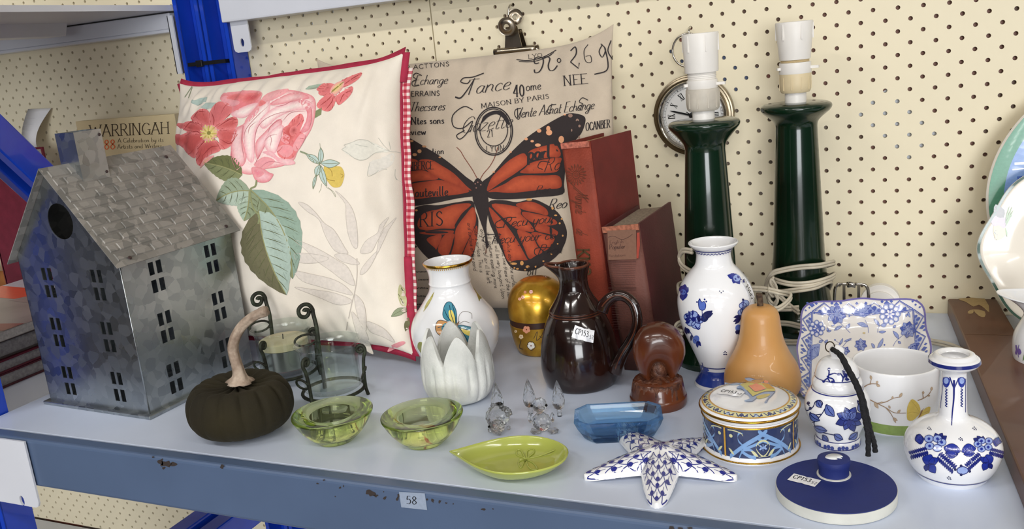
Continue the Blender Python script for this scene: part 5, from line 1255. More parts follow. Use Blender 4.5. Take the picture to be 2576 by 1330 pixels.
for k in range(72):
    a=2*PI*k/72; da=(a-aS+PI)%(2*PI)-PI; g=math.exp(-(da/.36)**2); r=jp[-1][0]-.0012+.011*g-.0015*math.exp(-((abs(da)-.6)/.25)**2); rp.append((r*math.cos(a),r*math.sin(a),ztop+.0012+.002*g))
tube('rim_glaze',rp,.0014,JUGR,t,8,True)
for zg in (jp[0][1],): pass
for py in (793,787): 
    zg=zpix(ax,py)-z0; r=js.r(zg); tube('glaze_ring',[(r*math.cos(k*PI/24),r*math.sin(k*PI/24),zg) for k in range(48)],.0009,JUGR,t,6,True)
u0,v0=js.inv(1468,841); e=1e-3; r=js.r(v0); an=math.radians(-21)
sticker(t,js.S,u0,v0,(math.cos(an)/r,math.sin(an)),(-math.sin(an)/r,math.cos(an)))
# ---- marble tulip candle holder
MRB=mat('white_marble',(226,226,222),.55,col2=(196,198,194),vs=30,detail=8,bump=.25,bs=500)
ax=front(1159,1022,.026); t=thing('candle_holder','white carved marble tulip shaped candle holder','candle holder',(ax.x,ax.y,0))
tp_=[(r,max(0,z)) for r,z in pxprof(ax,[(1004,58),(990,74),(970,86),(950,91.5),(930,92),(905,91),(880,88)])]; z0=tp_[0][1]
tp_=[(r,z-z0) for r,z in cat(tp_,4)]; ztp=zpix(ax,822)-z0; zval=zpix(ax,898)-z0; rb=tp_[-1][0]
seg=144; V=[];F=[]; lv=26
def petal(a):
    q=((a-math.radians(-56))/(PI/3)); f=math.sqrt((abs(q-round(q))*2)**2+.018)-.134*(1-abs(q-round(q))*2)*0; f=min(1,f)  # 0 at tip, 1 at valley
    return zval+(ztp-zval)*(.45*(1-f)+.55*(1-f**2.6))*(1-.0*f)
ts=LatheSurf(ax,tp_)
for lay in (0,1):
    for i in range(lv+1):
        s=i/lv
        for j in range(seg):
            a=2*PI*j/seg; zt_=petal(a); z=zt_*s; q=((a-math.radians(-56))/(PI/3)); f=abs(q-round(q))*2
            r=ts.r(min(z,tp_[-1][1]))
            if z>tp_[-1][1]: r=rb-(z-tp_[-1][1])*.02
            up=max(0,(z-zval)/(ztp-zval)); r-=.0022*math.exp(-((1-f)/.13)**2)*(1 if z>.004 else 0)
            r-=.0065*(up**1.6)
            gr=math.exp(-((f-.42)/.075)**2)*math.exp(-((z/ztp-.36)/.2)**4); r-=.0024*gr
            if lay: r-=.0055-.003*up
            V.append((r*math.cos(a),r*math.sin(a),max(z,.006) if lay else z))
n1=(lv+1)*seg
for lay in (0,1):
    for i in range(lv):
        for j in range(seg):
            a=lay*n1+i*seg+j; b=lay*n1+i*seg+(j+1)%seg
            F.append((a,b,b+seg,a+seg) if not lay else (a,a+seg,b+seg,b))
for j in range(seg): a=lv*seg+j; b=lv*seg+(j+1)%seg; F.append((a,b,b+n1,a+n1))
F.append(tuple(range(seg-1,-1,-1))); F.append(tuple(n1+j for j in range(seg)))
o=obj('petal_cup',V,F,MRB,t,True); o.modifiers.new('e','EDGE_SPLIT').split_angle=math.radians(55)
# ---- velvet pumpkin
VEL=mat('olive_velvet',(40,34,12),.9,col2=(26,21,8),vs=14,sheen=.25,bump=.2,bs=500)
ax=front(617,1120,.034); ax=Vector((ax.x,ax.y,0)); t=thing('velvet_pumpkin','dark olive velvet pumpkin with a long dried stalk','pumpkin',ax)
Rp=134*pix((ax.x,ax.y,.03))[2]/FPX; Hp=zpix(ax,955)+.006
V=[];F=[];nr,ns=40,144
random.seed(3); ribs=[random.uniform(.6,1.2) for _ in range(15)]
for i in range(nr+1):
    ph_=-PI/2+PI*i/nr
    for j in range(ns):
        a=2*PI*j/ns; q=a/(2*PI)*15; k=int(q)%15; g=abs(math.sin(PI*q)); c=math.cos(ph_); s_=math.sin(ph_)
        rib=1-(.22*ribs[k]*(1-g)**2.6)*max(0,.2+.8*s_ if s_>0 else .2)
        r=Rp*(abs(c)**.72)*rib*(1+.03*math.sin(3*a+1)); z=Hp*.5+Hp*.5*math.copysign(abs(s_)**.85,s_)
        if s_>.6: z-=(.011+.005*(1-g))*((s_-.6)/.4)**2
        V.append((r*math.cos(a),r*math.sin(a)*.93,max(0,z)))
for i in range(nr):
    for j in range(ns): a=i*ns+j;b=i*ns+(j+1)%ns;F.append((a,b,b+ns,a+ns))
obj('body',V,F,VEL,t,True)
STM=mat('dried_stalk',(184,166,148),.85,col2=(140,120,104),vs=90,bump=.6,bs=220)
z1=Z(470,700,2.955); st=[]
for p,dy in [((395,765),0),((388,700),0),((366,620),0),((345,540),.0),((350,470),.0),((385,390),.002),((440,325),.004),((510,275),.006),((590,240),.008)]:
    q=aty(*z1(p)[0],ax.y-.004+dy); st.append((q.x-ax.x,q.y-ax.y,q.z))
sc_=cat(st,5); n=len(sc_)
rr=[.0085*math.exp(-(i/n)/.05)+.0056-.0010*(i/n)+(.0006 if i>n-4 else 0) for i in range(n)]
V,F=tube_vf(sc_,rr,20)
for i in range(n):
    for j in range(20):
        if j%4==0: c=Vector(sc_[i]); V[i*20+j]=c+(V[i*20+j]-c)*.8
obj('stalk',V,F,STM,t,True)
# ---- wire votive holders with glass cups
WIR=mat('verdigris_iron',(58,64,50),.6,col2=(36,34,28),vs=120,metal=.4,bump=.3,bs=400)
CGL=paneglass('clear_cup_glass',(248,251,249))
def votive(label,cx,cy,Rr,zb,zt,rotl,scale,front_px):
    t=thing('votive_holder',label,'candle holder',(cx,cy,0),rotl,'wire votive holders by the metal house')
    tube('base_ring',[(Rr*1.02*math.cos(k*PI/20),Rr*1.02*math.sin(k*PI/20),zb) for k in range(40)],.0019,WIR,t,8,True)
    for k,(a,tall) in enumerate(((math.radians(-148),0),(math.radians(-28),0),(math.radians(92),1))):
        ca,sa=math.cos(a),math.sin(a); Pn=lambda r,z,s=0.:(r*ca-s*sa,r*sa+s*ca,z)
        r0=Rr*1.06
        top=zt*(.86) if not tall else zt*1.50
        leg=[Pn(r0*1.05,0),Pn(r0*1.02,zb*.5),Pn(r0,zb),Pn(r0*1.01,zb+(top-zb)*.4),Pn(r0*(1.06 if not tall else .92),zb+(top-zb)*.75),Pn(r0*(1.13 if not tall else 1.08),top-.004)]
        sr=.0045 if not tall else .0085; c0=(r0*1.13-sr if not tall else r0*1.08-sr*.6, top)
        leg+= [(Pn(c0[0]+sr*q*math.cos(b),c0[1]+sr*q*math.sin(b)) if not tall else Pn(r0*1.08,top+sr*q*math.sin(b),sr*(1-q*math.cos(b)))) for b,q in ((.1,1),(.9,1),(1.7,.96),(2.6,.9),(3.6,.8),(4.6,.68),(5.6,.55),(6.6,.42),(7.8,.28),(9.,.15))]
        tube('leg',cat(leg,4),.0019 if not tall else .0023,WIR,t,8)
        # side loop
        zl=zb+(zt-zb)*(.36 if not tall else .98); lr=.0078 if not tall else .0125
        lp=[Pn(r0+.002+.002*math.sin(b),zl+lr*(.75 if not tall else .45)*math.sin(b),(-1 if not tall else 1)*(lr-lr*math.cos(b))) for b in [q*PI/10 for q in range(0,20)]]
        tube('loop',lp,.0013,WIR,t,7)
    cup=[(Rr*.86,0.0),(Rr*.93,.002),(Rr*.94,.006),(Rr*.95,(zt-zb)*.8),(Rr*1.0,(zt-zb)*.93),(Rr*1.10,(zt-zb))]
    return t,cup
def cup_glass(label,cx,cy,zb,prof):
    g=thing('glass_cup',label,'glass cup',(cx,cy,zb),0); pc=cat(prof,4)
    lathe('glass',cup_prof([(max(.001,r),max(0,z)) for r,z in pc],.0018,.005),CGL,g,64); return g
a=atz(771,1030);b=atz(907,994); mid=(a+b)/2; dv=(b-a); L=dv.length; nrm=Vector((-dv.y,dv.x,0)).normalized(); Rr=L/1.732*.95
c=mid+nrm*(Rr*.5)+Vector((.0055,.0025,0)); zr_=zpix(c,866); zbf=zpix(c,978)
ang=math.atan2(dv.y,dv.x)
t,cp=votive('rusty green wire stand holding the empty glass cup',c.x,c.y,Rr,zbf,zr_,ang,1,None)
cup_glass('clear flared glass cup standing empty in its wire holder',c.x,c.y,zbf+.0022,cp)
q=aty(710,838,c.y+.075); c2=Vector((q.x,q.y,0)); 
for _ in range(3):
    zz_=zr_; p_=pix((c2.x,c2.y,zz_)); e=atz(708,827,zr_); c2=Vector((e.x,e.y,0))
t2,cp2=votive('rusty green wire stand holding the glass cup with candle',c2.x,c2.y,Rr,zbf,zr_,ang+.12,1,None)
cup_glass('clear flared glass cup with a candle inside its wire holder',c2.x,c2.y,zbf+.0022,cp2)
t=thing('candle','short cream candle in a silver sleeve inside glass cup','candle',(c2.x,c2.y,zbf+.008)); hc_=(zr_-zbf)*.62
lathe('silver_sleeve',[(0,0),(Rr*.84,0),(Rr*.85,hc_*.72),(0,hc_*.72)],mat('dull_foil',(178,178,176),.3,.9,var=.1,vs=40),t,48)
lathe('wax',[(0,hc_*.73),(Rr*.845,hc_*.73),(Rr*.845,hc_*.97),(Rr*.8,hc_),(Rr*.6,hc_*.98),(0,hc_*.98)],mat('cream_wax',(216,204,170),.5,sss=.2),t,48)
tube('wick',[(0,0,hc_*.98),(.0005,0,hc_*.98+.006)],.0006,BLK,t,6)
# ---- green glass tealight holders
def absorb(name,col,dens,ior=1.5):
    m=bpy.data.materials.new(name);m.use_nodes=True;nt=m.node_tree;N=nt.nodes;L=nt.links;b=N['Principled BSDF']
    b.inputs['Transmission Weight'].default_value=1;b.inputs['Roughness'].default_value=0;b.inputs['IOR'].default_value=ior
    nz=N.new('ShaderNodeTexNoise');nz.inputs['Scale'].default_value=20;r=N.new('ShaderNodeValToRGB');L.new(nz.outputs['Fac'],r.inputs['Fac'])
    c=lin(col);r.color_ramp.elements[0].color=(*[min(1,v*.97) for v in c],1);r.color_ramp.elements[1].color=(*c,1);L.new(r.outputs['Color'],b.inputs['Base Color'])
    if dens:
        va=N.new('ShaderNodeVolumeAbsorption');va.inputs['Color'].default_value=(*c,1);va.inputs['Density'].default_value=dens;L.new(va.outputs[0],N['Material Output'].inputs['Volume'])
    return m
LGR=glassy('lime_glass',(250,252,222),.07,1.5,34.,0.,(216,232,84))
def tealight(label,cx_,fy,hw):
    ax=front(cx_,fy,.021); t=thing('tealight_holder',label,'candle holder',(ax.x,ax.y,0),0,'lime glass tealight holders')
    s=pix((ax.x,ax.y,.02))[2]/FPX; R=hw*s; H=.0285
    pr=[(0,0),(R*.46,0),(R*.5,.0015),(R*.66,.007),(R*.84,.0155),(R*.97,H*.86),(R*1.0,H*.95),(R*.985,H),(R*.9,H*1.005),(R*.68,H*.97),(R*.575,H*.93),(R*.56,H*.86),(R*.54,.009),(R*.5,.0075),(0,.0075)]
    core=cat(pr[1:-1],4); lathe('glass',[(0,0)]+[(max(0,r),max(0,z)) for r,z in core]+[(0,.0075)],LGR,t,72); return t
tealight('lime green glass tealight holder beside the velvet pumpkin',846,1126,102)
tealight('lime green glass tealight holder beside the yellow leaf dish',1070,1135,104)
# ---- leaf dish
LFD=mat('chartreuse_glaze',(176,184,88),.18,var=.06,vs=20,coat=.5)
A_=atz(1131,1140,.012); B_=atz(1428,1152,.012); Lf=(B_-A_).length; dx=(B_-A_).normalized()
t=thing('leaf_dish','small chartreuse teardrop dish with embossed dragonfly','dish',(A_+B_)/2-Vector((0,0,.012)),math.atan2(dx.y,dx.x))
def lw(q): return .0345*(math.sin(PI*min(1,max(0,q))**.62)**.75)*(1-.15*q)*(1.0)
outl=[]
N_=44
for i in range(N_):
    b=2*PI*i/N_; q=.5-.5*math.cos(b); outl.append((-Lf/2+Lf*q,(1 if b<PI else -1)*.0355*(math.sin(PI*(q**1.3))**(.82-.40*q) if 0<q<1 else 0)))
def dish_from(outl,levels,m,t,name):
    V=[];F=[];n=len(outl); cx_=sum(p[0] for p in outl)/n; cy_=sum(p[1] for p in outl)/n
    for s,z in levels:
        for p in outl: V.append((cx_+(p[0]-cx_)*s,cy_+(p[1]-cy_)*s,z))
    for k in range(len(levels)-1):
        for i in range(n): a=k*n+i;b=k*n+(i+1)%n;F.append((a,b,b+n,a+n))
    F.append(tuple(range(n-1,-1,-1))); F.append(tuple((len(levels)-1)*n+i for i in range(n)))
    return obj(name,V,F,m,t,True)
lv=cat([(.5,0),(.6,.0008),(.82,.0055),(.97,.0118),(1.0,.0135),(.985,.0147),(.955,.014),(.9,.0105),(.8,.0062),(.6,.004),(.3,.0035)],3)
dish_from(outl,[(s,max(0,z)) for s,z in lv],LFD,t,'bowl')
fs_=FrameSurf(Matrix.LocRotScale(t.location,t.rotation_euler,(1,1,1)),lambda u,v:.004)
z2_=Z(950,620,2.217)
ocx=sum(p[0] for p in outl)/len(outl); ocy=sum(p[1] for p in outl)/len(outl)
oth=sorted((math.atan2(p[1]-ocy,p[0]-ocx),math.hypot(p[0]-ocx,p[1]-ocy)) for p in outl)
def lz(u,v): 
    s=math.hypot(u-ocx,v-ocy)/float(np.interp(math.atan2(v-ocy,u-ocx),[o[0] for o in oth],[o[1] for o in oth],period=2*PI)); return float(np.interp(s,[.3,.6,.8,.9,.955],[.0035,.004,.0062,.0105,.014]))
fs_.h=lz
L2=lambda p:(lambda q:(q[0],q[1],lz(*q)+.0004))(fs_.inv(*z2_(p)[0]))
tubes('embossed_dragonfly',[(cat([L2(p) for p in pp],4),.0006) for pp in [((790,1190),(820,1185),(900,1170),(990,1135)),((822,1182),(780,1165),(775,1140),(800,1138),(822,1182)),((830,1180),(835,1140),(865,1130),(872,1150),(835,1180)),((815,1190),(785,1205),(800,1235),(820,1195)),((825,1192),(850,1240),(890,1242),(870,1210),(830,1190))]]+[([L2((790,1192)),L2((812,1186))],.0012)],LFD,t,6)
# ---- crystal miniatures
CRY=glassy('lead_crystal',(255,255,255),.12,1.6)
def facet_lathe(name,prof,m,parent,seg,loc=(0,0,0),sc=(1,1,1)):
    V=[];F=[]; k=len(prof)
    for i,(r,z) in enumerate(prof):
        for j in range(seg): a=2*PI*(j+.5*(i%2))/seg; V.append((r*math.cos(a)*sc[0]+loc[0],r*math.sin(a)*sc[1]+loc[1],z*sc[2]+loc[2]))
    for i in range(k-1):
        for j in range(seg):
            a,b=i*seg+j,i*seg+(j+1)%seg; c,d_=a+seg,b+seg
            F+= [(a,b,c),(b,d_,c)] if i%2==0 else [(a,d_,c),(a,b,d_)]
    F.append(tuple(range(seg-1,-1,-1))); F.append(tuple((k-1)*seg+j for j in range(seg)))
    return obj(name,V,F,m,parent)
def drop(label,px,py,top):
    ax=front(px,py,.004); H=zpix(ax,top); t=thing('crystal_tree',label,'ornament',(ax.x,ax.y,0),0,'cut crystal ornaments'); R=16.5*pix((ax.x,ax.y,.02))[2]/FPX
    facet_lathe('base',[(R*.38,0),(R*.4,H*.05),(R*.34,H*.09),(R*.4,H*.16),(R*.3,H*.19)],CRY,t,8)
    facet_lathe('drop',[(R*.3,H*.19),(R*.72,H*.24),(R*.95,H*.33),(R,H*.44),(R*.9,H*.56),(R*.72,H*.68),(R*.5,H*.8),(R*.26,H*.92),(R*.04,H)],CRY,t,9); return t
drop('pointed cut crystal tree behind the crystal hedgehog',1255,1052,962); drop('pointed cut crystal tree half behind the crystal bird',1335,1044,952); drop('pointed cut crystal tree between crystal bird and brown jug',1408,1050,956)
def facball(name,c,r,m,parent,sub=2,sc=(1,1,1)):
    bm=bmesh.new(); bmesh.ops.create_icosphere(bm,subdivisions=sub,radius=r); me=bpy.data.meshes.new(name)
    for v in bm.verts: v.co=Vector((v.co.x*sc[0]+c[0],v.co.y*sc[1]+c[1],v.co.z*sc[2]+c[2]))
    bm.to_mesh(me); bm.free(); me.materials.append(m); o=bpy.data.objects.new(name,me); COL.objects.link(o); o.parent=parent; return o
ax=front(1364,1092,.009); ddz=lambda py:zpix(ax,py); s_=pix((ax.x,ax.y,.02))[2]/FPX
t=thing('crystal_bird','small cut crystal bird with black eyes and flat feet','ornament',(ax.x,ax.y,0),.25)
zb1,zb2=ddz(1060),ddz(1016)
facball('body',(0,0,zb1),25*s_,CRY,t,2); facball('head',(0,-.002,zb2),19.5*s_,CRY,t,2)
facball('beak',(.001,-.0095,zb2-.003),.0034,CRY,t,1,(1.,1.3,.7))
for sx in (-1,1):
    facball('eye',(sx*.0068,-.0052,zb2+.0008),.0013,mat('jet_eye',(10,10,12),.1),t,2); facball('wing',(sx*.0105,.001,zb1+.0035),.0046,CRY,t,1,(.5,1,1.2)); facball('foot',(sx*.008+.003,-.006,.0022),.0062,CRY,t,1,(1,1.1,.34))
ax=front(1256,1096,.010); s_=pix((ax.x,ax.y,.01))[2]/FPX
t=thing('crystal_hedgehog','small rough cut crystal hedgehog with a black eye','ornament',(ax.x,ax.y,0),-.3)
facball('body',(-.002,.002,.0135),.0118,CRY,t,2,(1,1,.95)); facball('snout',(.005,-.007,.0085),.0072,CRY,t,2); facball('eye',(.0010,-.0138,.0105),.0014,MATS['jet_eye'],t,1)
random.seed(5)
for k in range(26):
    a=random.uniform(0,2*PI); e=random.uniform(.1,1.3); p=Vector((math.cos(a)*math.cos(e),abs(math.sin(a))*math.cos(e)*.9+.1,math.sin(e)))*.0118; facball('quill_bead',(p.x-.002,p.y+.002,p.z*.95+.0135),.0026,CRY,t,1)
facball('ear',(.0055,-.0035,.0155),.0024,CRY,t,1)
for sx,sy in ((-.006,-.006),(.006,-.006),(-.006,.007),(.006,.007)): facball('foot',(sx,sy,.0022),.0024,CRY,t,1)
# ---- pale blue pressed glass dish
BGL=glassy('sky_blue_glass',(206,235,254),.42,1.45,14.,0.,(96,190,255))
zk=Z(1420,1000,4.433)
q=[atz(*zk(p)[0],.021) for p in ((172,185),(285,52),(885,20),(1030,110),(1045,215),(960,262),(240,275))]
cen_=(q[0]+q[1]+q[2]+q[4]+q[5]+q[6])/6; ang=math.atan2((q[2]-q[1]).y,(q[2]-q[1]).x)
hx=.0395; hy=.0235; cc_=.011
t=thing('glass_dish','pale blue pressed glass dish with cut corners','dish',(cen_.x,cen_.y,0),ang)
oc=[(-hx+cc_,-hy),(hx-cc_,-hy),(hx,-hy+cc_),(hx,hy-cc_),(hx-cc_,hy),(-hx+cc_,hy),(-hx,hy-cc_),(-hx,-hy+cc_)]
o=dish_from(oc,[(.72,0),(.78,.002),(.93,.012),(1.0,.0185),(.985,.021),(.89,.0205),(.82,.014),(.72,.0075),(.4,.0065)],BGL,t,'glass')
o.data.shade_flat()
# ---- carved wooden figurine
WD=mat('polished_brown_wood',(104,52,26),.25,col2=(72,34,18),vs=18,coat=.4,bump=.05,bs=120); WD2=mat('chiselled_wood',(104,64,44),.5,col2=(64,34,24),vs=160,bump=.8,bs=260)
ax=front(1657,1041,.027); s_=pix((ax.x,ax.y,.03))[2]/FPX; t=thing('wood_carving','polished brown wood carving of an arched figure bowed over a round base','figurine',(ax.x,ax.y,0),.36)
Rb=72*s_; zt1=zpix(ax,985); zt2=zpix(ax,950)
zA=zpix(ax,988); zB=zpix(ax,944)
lathe('base',cat([(Rb*.97,0),(Rb,.003),(Rb*1.0,zA*.8),(Rb*.96,zA*1.05),(Rb*.84,zB*.86),(Rb*.62,zB*.96),(Rb*.3,zB),(.0,zB)],3),WD,t,64)
V,F=lathe_vf([(Rb*.95,zA*1.02),(Rb*.86,zB*.86),(Rb*.64,zB*.97),(Rb*.3,zB*1.02),(0,zB*1.03)],60)
V=[(x*(1+.05*noise.noise((x*400,y*400,z*300))),y*(1+.05*noise.noise((x*400+5,y*400,z*300))),z+.0016*noise.noise((x*500,y*500,1))) for x,y,z in V]
obj('chiselled_ground',V,F,WD2,t)
Mw=Matrix.LocRotScale(t.location,t.rotation_euler,(1,1,1)); fw_=FrameSurf(Mw@Matrix(((1,0,0,0),(0,0,-1,0),(0,1,0,0),(0,0,0,1))))
zj=Z(1570,790,5.117)
ol=cat([(330,905),(255,840),(190,755),(140,650),(106,540),(100,430),(122,310),(190,195),(300,122),(430,92),(540,102),(660,160),(750,262),(798,380),(795,500),(758,620),(700,735),(660,800),(610,850),(570,830),(545,770),(510,690),(455,620),(405,620),(375,680),(358,740),(362,810),(385,880)],3,True)
ol=[fw_.inv(*zj(p)[0]) for p in ol]
v2,F2=cdt([ol],.0016)
on=np.array(ol); e0=on; e1=np.roll(on,-1,0)
def bdist(p):
    p=np.array(p); d_=e1-e0; tt=np.clip(((p-e0)*d_).sum(1)/(d_*d_).sum(1),0,1); return float(np.sqrt((((e0+d_*tt[:,None])-p)**2).sum(1)).min())
Rm=.0165; n=len(v2); V=[]
for sg in (-1,1):
    for p in v2:
        d_=min(bdist(p),Rm); V.append((p[0],sg*1.05*math.sqrt(max(0,Rm*Rm-(Rm-d_)**2)),p[1]))
o=obj('arched_body',V,[f for f in F2]+[tuple(n+i for i in f[::-1]) for f in F2],WD,t,True)
md=o.modifiers.new('w','WELD'); md.merge_threshold=.00005; md=o.modifiers.new('sm','SMOOTH'); md.iterations=6; md.factor=.5
lathe('bowed_head',[(0,-.014),(.006,-.011),(.0092,-.003),(.008,.006),(.005,.012),(0,.0145)],WD2,t,20,loc=(.0015,.0,zB+.006))
# ================================================================ blue and white china
NB=(30,40,120); MB=(86,110,190); LB=(150,170,222); DK=(22,28,84)
def bflower(D,c,r,n=5,fill=LB,edge=NB,core=NB,sq=1.,w=None,l=1,rot=0.):
    w=w or r*.12
    for k in range(n):
        a=rot+k*2*PI/n; p=(c[0]+r*.58*math.cos(a),c[1]+r*.58*math.sin(a)*sq)
        D.dot(p,r*.40,fill,l,r*.36*sq,n=10); D.stroke([(p[0]+r*.40*math.cos(b*PI/5),p[1]+r*.38*sq*math.sin(b*PI/5)) for b in range(10)],w,edge,l+1,closed=True,sm=2)
    D.dot(c,r*.26,core,l+2,r*.24*sq,n=8)
def sprig(D,pts,w,col,leaves,lw=8,lc=NB,l=1):
    D.stroke(pts,w,col,l,taper=.2)
    for a,b in leaves: D.leaf(a,b,lw,lc,l)
# ---- tall delft vase
t,o,dv_,ax=vessel('vase','tall blue and white delft vase beside the wooden pear','vase',(1809,989),.027,
 [(972,60),(968,60),(952,50),(946,45.5),(940,43),(925,46),(897,57),(868,69.5),(835,83),(802,91.5),(765,95),(740,91),(715,81),(690,62),(674,48),(655,43.5),(642,44),(632,50),(625,58),(619,62)],PORC,.0022,.008)
zd=Z(1600,450,2.418)
def dr(D):
    D0=D.conv; 
    B1=(40,58,150)
    # foot band, collar lines drawn round the axis
    D.conv=lambda p:p
    for zz_,w,c in ((dv_.zs[-1]-.0052,.0013,NB),(.0225,.0011,NB)):
        D.stroke([(-PI+.02*k*PI,zz_) for k in range(101)],w,c,1,sm=0)
    D.stroke([(-PI+2*PI*k/240,dv_.zs[-1]-.0078+.0006*math.sin(k*.9)) for k in range(241)],.0009,NB,1,sm=0)
    for k in range(60):
        a0,a1=2*PI*k/60,2*PI*(k+1)/60; n=len(D.V)
        for zz_ in (.0035,.009,.014,.018):
            for a in (a0,a1): D.V.append(dv_.S(a,zz_,.00025)); D.C.append(lin((44,66,150)))
        for q in range(3): D.F.append((n+2*q,n+2*q+1,n+2*q+3,n+2*q+2))
    D.conv=D0; z=zd
    P1=lambda p:z(p)[0]
    # tulip bud and stem
    D.poly(z((380,745),(388,735),(402,748),(415,745),(425,765),(420,790),(402,798),(385,785)),MB,1,2); D.stroke(z((380,745),(388,735),(402,748),(415,745),(425,765),(420,790),(402,798),(385,785)),1.6,NB,2,closed=True)
    for p in [(372,748),(388,732),(418,732),(428,745)]: D.dot(P1(p),2.2,NB,2)
    D.stroke(z((402,798),(402,830),(385,870),(360,870)),1.6,NB,1)
    for a,b,w in [((395,855),(465,800),18),((400,850),(470,815),12),((395,858),(440,850),12),((385,870),(380,820),9)]: D.leaf(P1(a),P1(b),w,DK,1)
    # flower
    for c_ in [(350,825),(320,838),(385,855),(365,885),(335,870)]:
        D.dot(P1(c_),11,LB,1,9,n=12); D.stroke([(P1(c_)[0]+11*math.cos(b*PI/5),P1(c_)[1]+9.5*math.sin(b*PI/5)) for b in range(10)],1.6,NB,2,closed=True,sm=2)
    D.dot(P1((352,852)),6,NB,3); D.dot(P1((375,900)),8,LB,1,6)
    for a,b,w in [((335,850),(300,820),8),((330,858),(295,850),8),((330,865),(300,875),8),((330,840),(322,800),6),((345,830),(347,795),5)]: D.leaf(P1(a),P1(b),w,NB,1)
    D.stroke(z((360,890),(378,912),(390,905)),3,NB,2)
    # lower left spray
    D.stroke(z((300,900),(330,930),(355,970),(375,1000)),1.8,NB,1)
    for a,b,w in [((310,905),(325,940),9),((300,900),(312,945),8),((340,945),(335,985),7)]: D.leaf(P1(a),P1(b),w,DK,1)
    D.dot(P1((366,975)),8,MB,2,11,.3); 
    for b in [(385,1010),(395,1000),(376,1025),(397,1015)]: D.leaf(P1((372,985)),P1(b),7,NB,2)
    # dark flower left edge
    for b in [(275,650),(300,640),(320,660),(310,690),(305,725),(285,740),(272,700)]: D.leaf(P1((288,690)),P1(b),16,(38,46,130),1)
    D.dot(P1((288,688)),7,MB,2)
    # upper right flower
    for b in [(555,585),(575,575),(640,612),(630,640),(590,635),(605,575)]: D.leaf(P1((605,602)),P1(b),13,(40,52,140),1)
    D.dot(P1((612,603)),9,LB,2); D.leaf(P1((640,610)),P1((660,630)),8,NB,1)
    # right spray
    D.stroke(z((655,735),(648,780),(640,830),(625,870)),1.8,NB,1)
    for c_ in [(648,770),(655,800),(640,812),(664,755)]: D.dot(P1(c_),9,LB,1,8); D.stroke([(P1(c_)[0]+9*math.cos(b*PI/5),P1(c_)[1]+8*math.sin(b*PI/5)) for b in range(10)],1.4,NB,2,closed=True,sm=2)
    for a,b,w in [((640,830),(592,842),8),((640,840),(590,868),8),((635,850),(600,882),7),((655,740),(645,728),6)]: D.leaf(P1(a),P1(b),w,DK,1)
    D.dot(P1((622,905)),8,MB,1,9); D.leaf(P1((615,915)),P1((612,945)),9,DK,1); D.leaf(P1((625,915)),P1((630,950)),9,DK,1)
    # bottom sprig and dot groups
    D.stroke(z((402,1115),(410,1150),(400,1190)),1.6,NB,1)
    for a,b,w in [((405,1130),(385,1165),8),((408,1150),(445,1165),10),((405,1165),(440,1195),10),((402,1175),(385,1205),8)]: D.leaf(P1(a),P1(b),w,(60,76,160),1)
    for c_ in [(508,682),(530,682),(518,692),(535,1055),(548,1055),(541,1048),(541,1065),(534,1066),(550,1066)]: D.dot(P1(c_),1.7,DK,1,n=6)
inks(t,dv_,lambda p:dv_.inv(*p),'painted_flowers',dr,.003)
u0,v0=dv_.inv(1884,728); r=dv_.r(v0); an=math.radians(100)
sticker(t,dv_.S,u0,v0,(math.cos(an)/r,math.sin(an)),(-math.sin(an)/r,math.cos(an)),off=.0008)
# ---- wooden pear
PWD=mat('pale_pear_wood',(206,158,98),.4,col2=(188,134,74),vs=12,coat=.12,detail=3)
ax=front(1919,1019,.018); t=thing('wooden_pear','turned pale wooden pear with a twig stalk','ornament',(ax.x,ax.y,0))
pp=[(r,z) for r,z in cat(pxprof(ax,[(1000,52),(992,76),(975,90),(955,94),(935,92),(912,84),(888,70),(862,58.5),(840,52.5),(815,49),(795,46.5),(782,42),(773,33),(768,20),(768,8)]),4)]; z0=pp[0][1]; pp=[(r,max(0,z-z0)) for r,z in pp]
lathe('body',[(0,0)]+pp+[(.0025,pp[-1][1]-.0012),(0,pp[-1][1]-.0015)],PWD,t,64)
zt=pp[-1][1]; tube('stalk',cat([(0,0,zt-.002),(.0003,0,zt+.004),(-.0004,0,zt+.009),(-.0002,0,zt+.0115)],3),[.0034,.003,.0029,.0028,.0028,.0029,.003,.0031,.0031,.0032],mat('twig_bark',(96,76,56),.8,col2=(60,44,34),vs=300,bump=.5,bs=400),t,10)
# ---- elephant trinket box
ax=front(1888,1164,.0355); s_=pix((ax.x,ax.y,.02))[2]/FPX; R=121*s_; t=thing('trinket_box','round gilded trinket box with blue panels and an elephant on its lid','box',(ax.x,ax.y,0))
zj_=zpix(ax,1015); zlid=zpix(ax,985)
zj_=.0335; zl=.0425
lathe('body',[(0,0),(R*.985,0),(R*.99,.001),(R*.965,.0035),(R*.955,.005),(R*.95,.012),(R*.95,.024),(R*.965,zj_-.001),(R*.965,zj_),(0,zj_)],PORC,t,96)
ld=lathe('lid',[(0,zj_+.0004),(R*.97,zj_+.0004),(R*.985,zj_+.002),(R*1.0,zj_+.004),(R*.995,zj_+.0055),(R*.96,zj_+.0068),(R*.9,zl-.0008),(R*.8,zl+.0002),(R*.5,zl+.0008),(0,zl+.001)],PORC,t,96)
for nm,rr_,zz_,tr in (('gilt_line',R*.99,.0016,.0007),('gilt_line',R*.968,zj_-.002,.0008),('gilt_line',R*.998,zj_+.0042,.0011)): tube(nm,[(rr_*math.cos(k*PI/36),rr_*math.sin(k*PI/36),zz_) for k in range(72)],tr,GOLD,t,8,True)
bs_=LatheSurf(ax,[(R*.955,.005),(R*.95,.012),(R*.95,.024),(R*.965,zj_-.001)])
